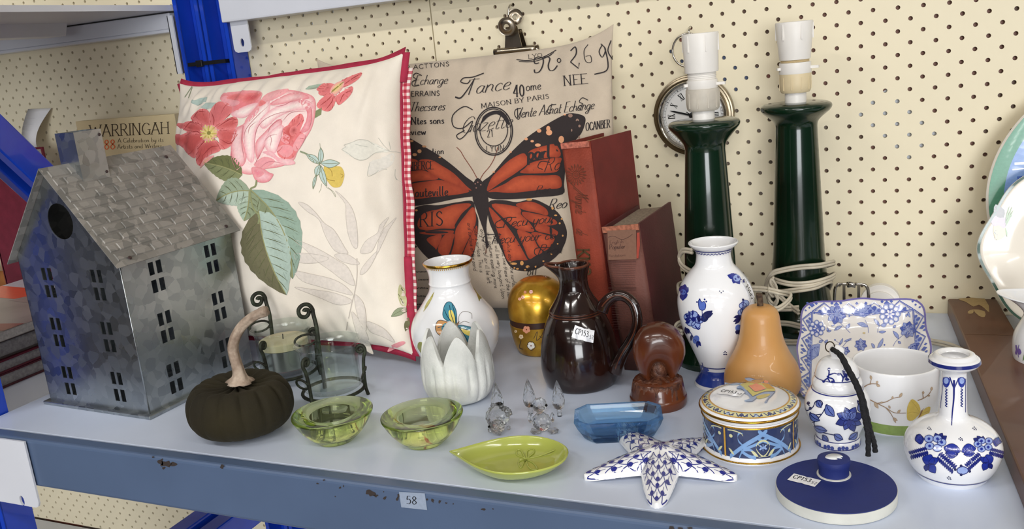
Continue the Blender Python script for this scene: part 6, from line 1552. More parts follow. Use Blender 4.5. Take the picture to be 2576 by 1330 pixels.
def dr(D):
    D.conv=lambda p:p; NV=(52,62,98)
    for k in range(90):
        a0,a1=2*PI*k/90,2*PI*(k+1)/90; n=len(D.V)
        for zz_ in (.0055,.012,.024,.0305):
            for a in (a0,a1): D.V.append(bs_.S(a,zz_,.0002)); D.C.append(lin(NV))
        for q in range(3): D.F.append((n+2*q,n+2*q+1,n+2*q+3,n+2*q+2))
    SB=(124,160,206); CR=(206,204,160)
    for m in range(4):
        a0=-PI/2-.36+m*PI/2
        for sg in (-1,1):
            A=lambda u,v:(a0+sg*u/R,.0055+.025*v)
            D.stroke([A(.004,0),A(.012,.3),A(.02,.55),A(.032,.85),A(.036,1)],.0042,SB,1); D.stroke([A(.012,0),A(.016,.3),A(.026,.5),A(.036,.7)],.0026,SB,1)
            D.stroke([A(.018,.4),A(.012,.6),A(.012,.85),A(.016,.9)],.0022,SB,1,taper=.3); D.stroke([A(.014,.25),A(.02,.1),A(.026,.02)],.003,SB,1); D.stroke([A(.016,.3),A(.022,.3),A(.026,.12),A(.022,.06)],.0022,SB,1)
            D.dot(A(.005,.72),.0022/R*1.0,CR,2,.0022,n=12) if 0 else D.poly([(a0+sg*(.0055+.0016*math.cos(b*PI/6))/R,.0055+.025*.75+.0016*math.sin(b*PI/6)) for b in range(12)],CR,2,grid=False)
            D.stroke([A(.003,.95),A(.008,.96),A(.014,.9),A(.016,.8)],.001,CR,2); D.stroke([A(.028,.05),A(.034,.12),A(.038,.4),A(.034,.62),A(.028,.55),A(.03,.4)],.0013,CR,2,taper=.2); D.leaf(A(.028,.08),A(.022,.28),.0035,CR,2); D.leaf(A(.003,.3),A(.008,.1),.003,CR,2)
            for b in range(5): D.leaf(A(.0315,.38),A(.0315+.003*math.cos(b*1.2),.38+.13*math.sin(b*1.2)),.0022,(150,176,222),3)
        D.stroke([(a0,.0052),(a0,.031)],.0016/R,(196,150,60),4,sm=0)
D=Decal(bs_.S,None,h=.01,base=.0003,lay=.0001)
dr(D); D.build('painted_panels',PI1,t)
ls=FrameSurf(Matrix.Translation((ax.x,ax.y,0)),lambda u,v:(lambda r:float(np.interp(r,[0,R*.5,R*.8,R*.9,R*.96],[zl+.001,zl+.0008,zl+.0002,zl-.0008,zj_+.0068])))(math.hypot(u,v)))
D=Decal(ls.S,lambda p:p,h=.004,base=.0003,lay=.0001)
for k in range(90):
    a0,a1=2*PI*k/90,2*PI*(k+1)/90; n=len(D.V)
    for q in (.955,.88,.81):
        for a in (a0,a1): D.V.append(ls.S(R*q*math.cos(a),R*q*math.sin(a),.0003)); D.C.append(lin((214,208,160)))
    for q in range(2): D.F.append((n+2*q,n+2*q+1,n+2*q+3,n+2*q+2))
RG=lambda q,n=72:[(R*q*math.cos(k*2*PI/n),R*q*math.sin(k*2*PI/n)) for k in range(n)]
D.stroke(RG(.805),.0011,(190,140,60),2,closed=True,sm=1); D.stroke(RG(.95),.0008,(190,140,60),2,closed=True,sm=1)
for k in range(20):
    a=k*2*PI/20; pt_=lambda q,b:(R*q*math.cos(a+b),R*q*math.sin(a+b))
    D.stroke([pt_(.84,-.13),pt_(.92,-.06),pt_(.86,0),pt_(.92,.07),pt_(.85,.14)],.0009,(70,80,120),1); D.leaf(pt_(.83,0),pt_(.93,0),.0036,(64,70,120) if k%2 else (170,190,220),1); D.dot(pt_(.9,.12),.0009,(64,70,120),1,n=6)
D.conv=zoomconv(ls,1760,940,5.542); EB=(150,176,212); EG=(86,104,140)
D.poly([(640,290),(600,230),(520,210),(520,190),(560,170),(640,150),(760,110),(880,100),(940,110),(1000,170),(1050,230),(1055,260),(1000,320),(960,360),(935,410),(905,410),(910,390),(960,320),(850,330),(800,340),(740,390),(650,395),(625,375),(700,350),(670,300)],EB,1,2)
D.poly([(520,190),(600,165),(640,200),(600,220),(530,220)],EB,1,2); D.poly([(350,130),(420,140),(520,130),(580,150),(520,160),(400,165),(360,155)],EB,1,2)
D.poly([(560,160),(700,110),(900,150),(1055,225),(1050,255),(900,260),(740,325),(660,240)],(206,202,130),2); D.poly([(680,180),(790,148),(870,175),(930,220),(780,258),(720,215)],(232,150,130),3); D.poly([(870,150),(960,160),(1050,215),(940,218)],(200,160,90),3)
D.poly([(690,120),(780,85),(880,80),(900,110),(820,150),(720,140)],(190,150,110),3,2); D.poly([(630,70),(700,65),(780,85),(700,110),(650,95)],EB,3,2); D.poly([(900,100),(960,110),(940,140),(900,130)],(232,150,130),3,2)
D.poly([(790,320),(860,300),(960,285),(985,300),(930,330),(850,355),(800,350)],(196,190,130),2,2)
for st in [((640,290),(600,230),(520,210)),((740,325),(900,260),(1050,255)),((660,240),(740,325)),((935,410),(960,360),(1000,320),(1055,260)),((650,395),(740,390),(800,340)),((350,130),(420,140),(520,130)),((630,70),(700,65),(780,85),(880,80)),((680,180),(720,215),(780,258),(930,220))]: D.stroke(st,5,EG,4)
D.build('lid_painting',PI1,ld)
u0,v0=ls.inv(1838,990); q1=ls.inv(1858,993); d_=np.array([q1[0]-u0,q1[1]-v0]); d_/=np.linalg.norm(d_)
sticker(t,ls.S,u0,v0,tuple(d_),(-d_[1],d_[0]),off=.0011)
# ---- square transferware dish leaning back
TLd=aty(2012,755,-.17); TRd=aty(2328,745,-.165); BRd=atz(2354,1006,.009); 
uD=(TRd-TLd); cD=(TLd+BRd)/2; vD=(TRd-BRd)
Md=frame(cD,uD,vD); li=[Md.inverted()@q for q in (TLd,TRd,BRd)]; aD=(li[1].x-li[0].x)/2; bD=(li[1].y-li[2].y)/2
t=thing('square_dish','square blue and white transfer printed dish leaning upright','dish'); place(t,Md)
def dish_edge(th):
    # scalloped square outline
    c,s=math.cos(th),math.sin(th); k=1/max(abs(c),abs(s)); f=1-.028*math.cos(4*th)*0; sq=(abs(c)**5.5+abs(s)**5.5)**(-1/5.5)
    return sq*(1+.024*math.cos(8*th))
def dh(u,v):
    r=max(1e-6,math.hypot(u/aD,v/bD)); th=math.atan2(v/bD,u/aD); q=r/dish_edge(th)
    return float(np.interp(q,[0,.55,.66,.8,.93,1.],[-.022,-.0215,-.019,-.009,-.003,-.0005]))
n=96; V=[];F=[]; lv=[.0,.2,.4,.55,.6,.66,.72,.8,.86,.93,.97,1.]
for sd in (0,1):
    for q in lv[1:]:
        for k in range(n):
            th=2*PI*k/n; e=dish_edge(th)*q; u,v=aD*e*math.cos(th),bD*e*math.sin(th); V.append((u,v,dh(u,v)-sd*.0032))
m_=len(lv)-1
for sd in (0,1):
    b0=sd*m_*n
    for i in range(m_-1):
        for k in range(n):
            a=b0+i*n+k;b=b0+i*n+(k+1)%n; F.append((a,a+n,b+n,b)[::1] if sd==0 else (a,b,b+n,a+n))
    F.append(tuple(b0+k for k in range(n)) if sd==0 else tuple(b0+n-1-k for k in range(n)))
for k in range(n): a=(m_-1)*n+k;b=(m_-1)*n+(k+1)%n; F.append((a,a+m_*n,b+m_*n,b))
obj('dish',V,F,mat('ivory_glaze',(240,236,232),.14,var=.02,vs=10,coat=.5),t,True)
SD=FrameSurf(Md,dh); TB=(86,104,182); TL_=(150,164,214); TD=(56,72,156)
D=Decal(SD.S,lambda p:SD.inv(1940+p[0]/2.772,700+p[1]/2.772),h=.004,base=.0004,lay=.0001)
cv0=D.conv; D.conv=lambda p:p
ring=[]
for k in range(121):
    th=2*PI*k/120; e=dish_edge(th)*.985; ring.append((aD*e*math.cos(th),bD*e*math.sin(th)))
D.stroke(ring,.0016,(112,104,168),1,sm=0)
# border of triangles along the four sides
for side in range(4):
    cs_,sn_=[(0,1),(1,0),(0,-1),(-1,0)][side]
    def bp(s,w): # s along -1..1, w 0 outer .. 1 inner
        o_=.955-.15*w; x,y=(s*.80,o_) if side in (0,2) else (o_,s*.80)
        if side==2: y=-y
        if side==3: x=-x
        return (aD*x,bD*y)
    D.stroke([bp(s_/6,1) for s_ in range(-6,7)],.0009,TB,1,sm=0); D.stroke([bp(s_/6,1.12) for s_ in range(-6,7)],.0004,TB,1,sm=0)
    m2=4
    for k in range(m2):
        s0=-1+2*k/m2; s1=s0+2/m2; sm_=(s0+s1)/2
        D.stroke([bp(s0,.98),bp(sm_,.06),bp(s1,.98)],.0009,TB,1,sm=0); D.stroke([bp(s0+.05,.9),bp(sm_,.16),bp(s1-.05,.9)],.0004,TB,1,sm=0)
        D.dot(bp(sm_,.78),.0034,TL_,1,n=8); D.dot(bp(sm_,.62),.002,TB,2,n=8)
        for e in (-.09,.09): D.dot(bp(sm_+e,.85),.0018,TB,2,n=6)
        D.dot(bp(s0,.30),.0028,TB,1,n=4); D.dot(bp(s0-.09,.12),.0016,TB,1,n=4); D.dot(bp(s0+.09,.12),.0016,TB,1,n=4)
for sx in (-1,1):
    for sy in (-1,1):
        for du_,dv_2 in ((.84,.86),(.9,.8),(.8,.92),(.86,.92)): D.poly([(aD*sx*(du_+e*.02),bD*sy*(dv_2+g*.02)) for e,g in ((-1,0),(0,1),(1,0),(0,-1))],TB,1,grid=False)
D.conv=cv0
def tflower(c,r,n=8):
    for k in range(n):
        a=k*2*PI/n+.2; D.leaf(c,(c[0]+r*math.cos(a),c[1]+r*math.sin(a)),r*.7,TL_ if k%2 else TB,1,0,TD,2.2)
    for k in range(n): a=k*2*PI/n+.2; D.stroke([c,(c[0]+r*.6*math.cos(a),c[1]+r*.6*math.sin(a))],2.,(225,228,244),3,sm=0)
    D.dot(c,r*.2,TL_,4,n=10)
def tring(c,r,n=9):
    D.dot(c,r*.6,TB,1,n=16)
    for k in range(n):
        a=k*2*PI/n; p=(c[0]+r*.75*math.cos(a),c[1]+r*.75*math.sin(a)); D.dot(p,r*.3,TL_,2,n=10); D.dot(p,r*.18,(236,234,240),3,n=8); D.stroke([(p[0]+r*.3*math.cos(b*PI/4),p[1]+r*.3*math.sin(b*PI/4)) for b in range(8)],2.,TD,4,closed=True,sm=2)
    for k in range(6): a=k*PI/3; D.leaf((c[0]+r*.08*math.cos(a),c[1]+r*.08*math.sin(a)),(c[0]+r*.5*math.cos(a),c[1]+r*.5*math.sin(a)),r*.2,(236,234,240),3)
def tfan(c,r,a0):
    pts=[c]
    for k in range(13): a=a0-1.15+2.3*k/12; q=r*(1+.06*(k%2)); pts.append((c[0]+q*math.cos(a),c[1]+q*math.sin(a)))
    D.poly(pts,TL_,1); D.stroke(pts,2.4,TD,2,closed=True,sm=0)
    for k in range(1,6): a=a0-1.15+2.3*k/6; D.stroke([c,(c[0]+r*.95*math.cos(a),c[1]+r*.95*math.sin(a))],1.8,TB,2,sm=0); D.dot((c[0]+r*.75*math.cos(a+.18),c[1]+r*.75*math.sin(a+.18)),5,TD,3,n=8)
tflower((455,255),70); tfan((650,275),88,-PI/2-.15); tring((828,252),72); tflower((955,360),58); tring((318,352),56,8); tfan((330,540),78,-PI*.82) ; tflower((625,465),44,7); tfan((1010,515),60,-PI*.75); tflower((520,505),30,5)
for st in [((480,310),(520,350),(552,382)),((655,290),(675,340),(678,382)),((790,310),(750,340),(742,380)),((920,395),(870,440),(850,475)),((330,410),(370,440),(380,470)),((700,500),(760,495),(800,490)),((490,490),(530,440),(560,430))]: D.stroke(st,2.6,TB,1)
for a,b,w in [((495,335),(440,365),22),((520,350),(550,318),22),((672,340),(600,315),30),((680,240),(730,205),22),((755,335),(715,285),20),((765,330),(805,325),26),((750,375),(800,372),16),((890,425),(850,370),22),((885,440),(905,455),16),((360,435),(335,450),18),((375,450),(395,430),16),((395,375),(390,345),14),((390,370),(420,365),14),((720,490),(700,455),18),((740,490),(780,420),22),((470,470),(500,420),14),((510,440),(560,420),12),((850,345),(870,330),16),((900,235),(915,190),20),((905,235),(930,215),18),((770,215),(755,190),10),((720,245),(760,240),14),((320,240),(350,235),12),((345,255),(370,240),18),((955,235),(970,275),14),((950,250),(940,270),12),((500,205),(540,195),24),((440,330),(420,335),8)]: D.leaf(a,b,w,TL_,1,.05,TD,2.)
for p in [(575,210),(645,185),(545,265),(690,190),(445,430),(480,455),(440,480),(790,465),(795,495),(935,205),(300,245)]: D.dot(p,6,TB,1,n=8)
for st in [((575,215),(590,225)),((935,208),(960,210),(970,235),(955,240)),((300,250),(305,230),(325,228)),((545,265),(580,255)),((445,432),(470,450))]: D.stroke(st,2,TB,1)
for p in [(648,382,10),(905,500,14),(520,240,6)]: D.dot(p[:2],p[2],(206,186,140),1,p[2]*.6,n=10)
D.build('transfer_print',PI1,t)
# chrome plate clip and white plug standing behind the dish
c_=aty(2142,735,-.10)
t=thing('chrome_clip','chrome spring clip standing behind the square dish','clip',(c_.x,-.10,0)); zt=aty(2142,712,-.10).z
for sx in (-1,1): tubes('arm',[(cat([(sx*.0175,0,0),(sx*.0175,0,zt-.014),(sx*.015,0,zt-.003),(sx*.011,0,zt-.001),(sx*.004,0,zt-.001)],4),.0017)],CHR,t,8); obj('side_plate',*boxes([(sx*.0075-.0015,sx*.0075+.0015,-.003,.003,0,zt-.001)]),CHR,t)
tube('coil',[(-.0045,0,zt-.002),(0,0,zt-.001),(.0045,0,zt-.002)],.0034,CHR,t,10); obj('foot',*boxes([(-.02,.02,-.004,.004,0,.003)]),CHR,t)
c_=aty(2215,730,-.055); zt=c_.z+.009
t=thing('power_plug','white round backed power plug standing behind the square dish','plug',(c_.x,-.055,0))
pl=[(.021*math.cos(k*PI/16),zt-.021+.021*math.sin(k*PI/16)) for k in range(0,17)]+[(-.021,0),(.021,0)]
V,F=plate_vf(pl,[],.010,lambda u,v,w:(u,w,v)); bevel(obj('housing',V,F,WPL,t),.0015)
pl=[(.017*math.cos(k*PI/16),zt-.024+.017*math.sin(k*PI/16)) for k in range(0,17)]+[(-.017,.002),(.017,.002)]
V,F=plate_vf(pl,[],.004,lambda u,v,w:(u,w-.0101,v)); bevel(obj('raised_face',V,F,WPL,t),.001)
# ---- ginger jar with tassel
zg=lambda y:700+y/2.772
ax=front(2107,1145,.0245); t=thing('ginger_jar','small blue and white lidded ginger jar with a black tassel','jar',(ax.x,ax.y,0))
bodyp=[(zg(y),h/2.772) for y,h in [(1192,149),(1175,151),(1150,149),(1135,144),(1122,145),(1105,151),(1060,172),(1010,197),(960,214),(920,217),(870,208),(830,187),(808,166)]]
lidp=[(zg(y),h/2.772) for y,h in [(800,160),(785,165),(768,166),(750,160),(735,150),(728,146),(715,147),(690,142),(650,128),(622,104),(604,72),(598,44),(590,40),(578,46),(556,52),(536,42),(520,20)]]
pr=pxprof(ax,bodyp); z0=pr[0][1]; pb=[(r,max(0,z-z0)) for r,z in cat(pr,4)]; lathe('body',[(0,0)]+pb+[(0,pb[-1][1])],PORC,t,64)
pl=[(r,z-z0) for r,z in cat(pxprof(ax,lidp),4)]; pl=[(r,max(z,pb[-1][1]+.0003)) for r,z in pl]; ld=lathe('lid',[(0,pl[0][1])]+pl+[(0,pl[-1][1]+.0006)],PORC,t,64)
gs=LatheSurf(ax,pb); lsf=LatheSurf(ax,sorted([q for q in pl if q[1]<pl[-1][1]-.011],key=lambda q:q[1]))
zf=Z(1940,700,2.772)
def bandline(D,surf,z,w,c=NB): 
    cv=D.conv; D.conv=lambda p:p; D.stroke([(-PI+2*PI*k/96,z) for k in range(97)],w,c,1,sm=0); D.conv=cv
def dr(D):
    bandline(D,gs,zpix(ax,zg(1135))-z0,.0007); bandline(D,gs,.0012,.0009); bandline(D,gs,zpix(ax,zg(808))-z0-.0002,.0008)
    P1=lambda p:zf(p)[0]; M2=(56,72,150); C2=(96,112,176)
    for k in range(10):
        a=k*2*PI/10; D.conv=lambda p:p
        zc_=zpix(ax,zg(1170))-z0; 
        for e in (-1,0,1): D.poly([(a+(e*.0042+.0022*math.cos(b*PI/4))/.026,zc_+.0018*math.sin(b*PI/4)+(.0006 if e==0 else 0)) for b in range(8)],M2,1,grid=False)
    D.conv=lambda p:gs.inv(*p)
    # big lotus
    c=(545,980)
    for k,(L,w) in enumerate([(95,60),(85,52),(90,58),(80,50),(95,56),(90,52),(86,52),(92,56)]):
        a=k*2*PI/8-.35; D.leaf(P1(c),P1((c[0]+L*math.cos(a)*1.05,c[1]+L*math.sin(a))),w/2.772,M2 if k%2 else (44,56,128),2,0,DK,1.4)
    for b in [(490,930),(520,915),(555,925),(590,930)]: D.leaf(P1((545,985)),P1(b),14,C2,4,0,DK,1.)
    D.dot(P1((545,1000)),7,(40,50,120),5)
    # scroll leaves left
    for pp in [((225,880),(245,920),(290,900),(310,860),(340,850),(360,870),(345,900)),((250,1000),(300,1000),(350,950),(380,900)),((330,960),(300,1010),(330,1060),(390,1080),(440,1090)),((270,930),(300,950),(350,945)),((250,870),(270,890)),((620,880),(600,850),(612,900))]: D.stroke(zf(*pp),2.2,DK,1)
    for a,b,w in [((325,850),(350,900),40),((385,880),(440,960),60),((270,940),(340,990),46),((300,1030),(390,1060),46),((360,1090),(400,1130),34),((440,1085),(500,1120),46),((540,1120),(600,1070),42),((215,900),(230,960),24),((612,870),(640,940),40)]: D.leaf(P1(a),P1(b),w/2.772,C2,2,.08,DK,1.6,DK)
    for p in [(262,868),(275,905),(228,930)]: D.dot(P1(p),4,DK,2)
inks(t,gs,lambda p:gs.inv(*p),'painted_lotus',dr,.0035)
D=Decal(lsf.S,lambda p:lsf.inv(*p),h=.003,base=.0003,lay=.0001)
bandline(D,lsf,zpix(ax,zg(722))-z0,.0008)
for pp in [((362,720),(380,705),(400,690),(390,680)),((400,690),(405,650),(395,632)),((400,690),(430,700),(440,720),(425,724)),((405,672),(440,662),(470,668),(480,660)),((480,660),(500,690),(495,720)),((500,690),(530,680)),((395,695),(410,718))]: D.stroke(zf(*pp),3.2,NB,1)
for p in [(368,718),(405,633),(428,720),(470,668),(512,640)]: D.dot(zf(p)[0],3.6,NB,2)
for a,b in [((495,640),(530,700)),((500,690),(540,660)),((510,700),(545,705))]: D.leaf(zf(a)[0],zf(b)[0],7,NB,2)
D.build('painted_scroll',PI1,ld)
zt=pl[-1][1]; Lp=lambda px,py,dy:(lambda q:(q.x-ax.x,q.y-ax.y,q.z))(aty(px,py,ax.y+dy))
tube('wire_ring',[Lp(2088+11.5*math.cos(k*PI/10),872+13*math.sin(k*PI/10),-.002) for k in range(20)],.0005,mat('dark_wire',(70,60,46),.4,.8),t,6,True)
TAS=mat('black_braided_cord',(26,26,30),.85,var=.3,vs=300,bump=.9,bs=500,sheen=.3)
for k,(pts_,rr_) in enumerate([([(2094,878,-.006),(2112,892,-.018),(2130,925,-.028),(2150,962,-.034),(2165,1000,-.038),(2172,1040,-.04),(2180,1075,-.042),(2184,1110,-.043),(2184,1146,-.044)],.0024),([(2094,878,-.005),(2116,894,-.016),(2136,930,-.026),(2156,966,-.032),(2170,1000,-.036),(2182,1050,-.038),(2190,1085,-.04),(2198,1110,-.04),(2202,1136,-.04)],.0024)]):
    c=cat([Lp(*p) for p in pts_],8); c=[(x,y,max(z,.0026)) for x,y,z in c]; tube('tassel_cord',c,[rr_*.85*(1+.1*math.sin(i*1.7+k)) for i in range(len(c))],TAS,t,8)
# ---- butterfly cup
t,o,cu,ax=vessel('cup','white porcelain cup with yellow butterfly and green base band','cup',(2251,1099),.0345,
 [(1064,95),(1058,97.5),(1050,98.5),(1020,99.5),(980,100.5),(940,101.5),(917,102)],PORC,.002,.004)
zf=Z(1940,700,2.772)
def dr(D):
    for k in range(72):
        a0,a1=2*PI*k/72,2*PI*(k+1)/72; n=len(D.V)
        for zz_ in (.0012,.004,.0102):
            for a in (a0,a1): D.V.append(cu.S(a,zz_,.0002)); D.C.append(lin((140,164,86)))
        for q in range(2): D.F.append((n+2*q,n+2*q+1,n+2*q+3,n+2*q+2))
    BRN=(166,138,112)
    for pp in [((680,840),(740,870),(800,900),(860,935),(940,937)),((740,870),(800,860),(850,835),(900,825)),((800,900),(830,935),(852,972)),((650,755),(690,735),(745,735)),((1020,850),(1060,835),(1095,810),(1118,775)),((690,740),(700,700)),((1060,835),(1055,800))]: D.stroke(zf(*pp),[2.6,1.4],BRN,1)
    for a,b,w in [((895,828),(912,798),14),((845,840),(848,820),10),((765,868),(778,860),10),((720,862),(748,905),18),((830,905),(820,885),10),((880,938),(900,915),12),((700,705),(695,675),12),((735,740),(760,750),14),((735,730),(745,715),12),((1115,780),(1118,755),12),((1095,812),(1100,822),12),((1058,805),(1058,785),12),((850,970),(880,990),12),((850,970),(870,1005),9),((600,690),(610,750),20)]: D.leaf(zf(a)[0],zf(b)[0],w/2.772*1.2,(200,176,148),1,0,(170,142,116),.8)
    Yw=(214,188,96)
    D.poly(zf((1040,930),(1030,880),(1000,848),(975,843),(950,890),(945,940),(950,985),(985,990),(1015,965)),Yw,1,2); D.poly(zf((1045,935),(1080,900),(1108,895),(1100,940),(1075,985),(1050,1008),(1030,1005),(1035,970)),Yw,1,2)
    D.stroke(zf((1052,918),(1040,945),(1020,985)),3.,(150,110,60),2); D.stroke(zf((1050,920),(1062,905)),1,(150,110,60),2)
    for pp in [((1035,935),(1000,880),(975,850)),((1030,940),(980,930),(950,940)),((1045,940),(1080,930),(1100,920)),((1042,950),(1060,980))]: D.stroke(zf(*pp),1,(190,160,80),2)
inks(t,cu,lambda p:cu.inv(*p),'butterfly_print',dr,.006)
# ---- long necked bottle vase
zb7=lambda y:860+y/2.83
t,o,bv,ax=vessel('bottle_vase','blue and white delft bottle vase with a slender neck','vase',(2394,1233),.026,
 [(zb7(y),h/2.83) for y,h in [(990,225),(975,236),(955,249),(920,273),(870,300),(820,316),(770,320),(720,305),(670,268),(632,218),(604,160),(585,118),(565,100),(545,94),(500,91),(400,87),(300,83),(262,83),(245,92),(228,125),(212,152),(192,168),(172,169),(160,158),(152,140)]],PORC,.0055,.02,sm=3)
z7=Z(1940,860,2.83)
def dr(D):
    P1=lambda p:z7(p)[0]; DB=(34,52,150)
    bandline(D,bv,.006,.0011); bandline(D,bv,bv.zs[-1]-.0030,.0024,(34,44,118))
    for c in [(1150,730),(1525,740)]:
        k=1 if c[0]<1300 else .86
        for a,b,w in [((1090,690),(1030,700),90),((1060,720),(1040,660),70),((1200,700),(1250,670),46),((1190,690),(1220,650),44),((1180,690),(1170,650),40),((1230,750),(1350,775),110),((1240,790),(1330,800),70),((1140,800),(1110,880),110),((1150,820),(1170,870),90),((1130,860),(1170,930),70),((1120,870),(1100,915),50)]:
            f=lambda p:(c[0]+(p[0]-1150)*k*(1 if c[0]<1300 else -1),c[1]+(p[1]-730)*k)
            D.leaf(P1(f(a)),P1(f(b)),w/2.83*.8*k,DB if w>60 else NB,1,.05,DK,1.)
        for m in range(9):
            q=m/8; f=lambda x,y:(c[0]+(x-1150)*k*(1 if c[0]<1300 else -1),c[1]+(y-730)*k)
            for s0,s1 in (((1190,810),(1290,900)),((1110,770),(1000,800))):
                x=s0[0]+(s1[0]-s0[0])*q; y=s0[1]+(s1[1]-s0[1])*q
                D.leaf(P1(f(x,y)),P1(f(x+(34 if s0[0]>1150 else -18),y-26)),6,NB,1); D.leaf(P1(f(x,y)),P1(f(x-4+(8 if s0[0]<1150 else 0),y+38)),6,NB,1)
        for p in [(1125,690),(1185,690),(1130,740),(1185,755),(1215,715)]:
            f=(c[0]+(p[0]-1150)*k*(1 if c[0]<1300 else -1),c[1]+(p[1]-730)*k); D.dot(P1(f),11*k,LB,3,9*k); D.dot(P1(f),3.6,DB,4); D.stroke([(P1(f)[0]+11*k*math.cos(b*PI/5),P1(f)[1]+9*k*math.sin(b*PI/5)) for b in range(10)],1.4,NB,5,closed=True,sm=2)
    D.dot(P1((1362,912)),14,LB,1,9); D.stroke([(P1((1362,912))[0]+14*math.cos(b*PI/5),P1((1362,912))[1]+9.5*math.sin(b*PI/5)) for b in range(10)],2,NB,2,closed=True,sm=2)
    for p in [(1310,905),(1412,918),(1352,942),(1352,880)]: D.dot(P1(p),3.5,DK,2)
    for g in [(1125,615),(1347,690),(1445,615),(1265,965)]:
        for e in ((-10,0),(10,0),(0,-8),(0,8),(14,10)): D.dot(P1((g[0]+e[0],g[1]+e[1])),1.6,DK,1,n=6)
    # neck panels
    for cx_ in (1248,1355):
        D.poly(z7((cx_-24,260),(cx_,248),(cx_+24,262),(cx_+22,300),(cx_,325),(cx_-22,300)),DB,1,2); D.dot(P1((cx_,275)),6,LB,2,8)
        D.stroke(z7(*[(cx_+(6 if q%2 else -6),330+q*10) for q in range(14)]),2.4,NB,1)
    D.stroke(z7((1302,270),(1300,400),(1290,500),(1285,595)),[5,2],NB,1); D.stroke(z7((1272,248),(1290,300),(1302,330)),3,NB,1); D.stroke(z7((1335,255),(1315,300),(1302,330)),3,NB,1); D.stroke(z7((1228,250),(1222,330),(1205,470)),1.4,NB,1); D.stroke(z7((1383,260),(1382,500)),1.4,NB,1)
inks(t,bv,lambda p:bv.inv(*p),'painted_flowers',dr,.0035)
# ---- jasperware lid with knob
JAS=mat('matt_cobalt_jasper',(30,44,112),.6,var=.05,vs=60,bump=.05,bs=900); JW=mat('unglazed_white',(214,214,206),.7,var=.06,vs=40)
ax=front(2102,1317,.0405); s_=pix((ax.x,ax.y,.008))[2]/FPX; R=145*s_; H=.0092
t=thing('jar_lid','flat round cobalt blue lid with a knob and price sticker','lid',(ax.x,ax.y,0))
lathe('rim',[(0,0),(R*.97,0),(R*.995,.0008),(R,H-.001),(R*.997,H-.0003),(R*.98,H-.0002),(0,H-.0002)],JW,t,96)
lathe('top',[(0,H-.0002),(R*.988,H-.0002),(R*.985,H+.0003),(0,H+.0004)],JAS,t,96)
kz=Z(1940,860,2.83); kq=atz(*kz((443,960))[0],H); kx,ky=kq.x-ax.x,kq.y-ax.y+.004; kr=.0118
lathe('white_ring',[(kr*.96,H),(kr*1.06,H),(kr*1.05,H+.0011),(kr*.96,H+.0012)],JW,t,48,loc=(kx,ky,0))
kb=lathe('knob',[(0,H),(kr*.94,H),(kr*.93,H+.006),(kr*1.0,H+.009),(kr*1.04,H+.0115),(kr*.99,H+.0136),(kr*.8,H+.0145),(0,H+.0148)],JAS,t,48,loc=(kx,ky,0))
D=Decal(lambda u,v,o:Vector((u,v,H+.0148+o)),h=.002,base=.0003)
D.poly([(-.006,-.002),(-.004,.003),(0,.005),(.004,.0045),(.0065,.001),(.0045,.0012),(.006,-.0018),(.002,-.0012),(.003,-.0036),(-.001,-.0046),(-.004,-.004)],(236,238,240),0,2,grid=False)
o=D.build('cameo_relief',mat('cameo_white',(236,238,240),.6),kb); o.modifiers.new('s','SOLIDIFY').thickness=.0008
fl=FrameSurf(Matrix.Translation((ax.x,ax.y,H+.0004))); u0,v0=fl.inv(2023,1208); q1=fl.inv(2062,1219); q0=fl.inv(1984,1199); d_=np.array([q1[0]-q0[0],q1[1]-q0[1]]); d_/=np.linalg.norm(d_)
sticker(t,lambda u,v,o:Vector((u,v,H+.0004+o)),u0,v0,tuple(d_),(-d_[1],d_[0]),off=.0004)
# ---- starfish
tips=[atz(1466,1206),atz(1652,1281),atz(1859,1209),atz(1770,1112),atz(1558,1087)]
cS=Vector((.1485,-.4465,0))
t=thing('starfish','blue and white porcelain starfish painted with fishnet scales','ornament',cS)
arms=[((q-cS).length*.985,math.atan2((q-cS).y,(q-cS).x)) for q in tips]
Hs=.0205
def armw(q): return .0162*(1-q)+.0052*q+.0028*math.sin(PI*q)
def sh_(x,y):
    """upper surface height, 0 outside"""
    best=0.
    for L,a in arms:
        u=x*math.cos(a)+y*math.sin(a); v=-x*math.sin(a)+y*math.cos(a)
        if u<0: continue
        q=min(1.,u/L); w=armw(q)
        if u>L-w*1.2: w=w*math.sqrt(max(0.,1-((u-(L-w*1.2))/(w*1.2))**2))
        if w<=1e-5 or abs(v)>=w: continue
        hc=.0046+(Hs-.0046)*(1-q)**1.25+.0025*math.sin(PI*q)
        best=max(best,hc*(1-(abs(v)/w)**2)**.5)
    r=math.hypot(x,y); best=max(best,Hs*math.sqrt(max(0.,1-(r/.021)**2))) if r<.021 else best
    return best
def outline(th):
    r=.004
    while r<.09 and sh_(r*math.cos(th),r*math.sin(th))>0: r+=.0006
    return r-.0006
ths=[]
for i,(L,a) in enumerate(sorted(arms,key=lambda q:q[1])):
    srt=sorted(q[1] for q in arms); nx=srt[(i+1)%5]+(2*PI if i==4 else 0)
    mid=(a+nx)/2
    for k in range(26): q=k/26; ths.append(a+(mid-a)*q**2.2)
    for k in range(26): q=k/26; ths.append(nx-(nx-mid)*(1-q)**2.2)
ns=26; V=[];F=[]; n=len(ths)
for th in ths: pass
ro=[outline(th) for th in ths]
for i in range(1,ns+1):
    f=math.sin(PI/2*i/ns)
    for k,th in enumerate(ths):
        x,y=ro[k]*f*math.cos(th),ro[k]*f*math.sin(th); lift=.0035*math.sin(PI*min(1,math.hypot(x,y)/.064))
        V.append((x,y,max(sh_(x,y),.0)*(1 if i<ns else 0)+lift*(1 if i>=ns else max(0,1-sh_(x,y)/.008)) ))
m0=len(V); V.append((0,0,Hs)); V.append((0,0,.006))
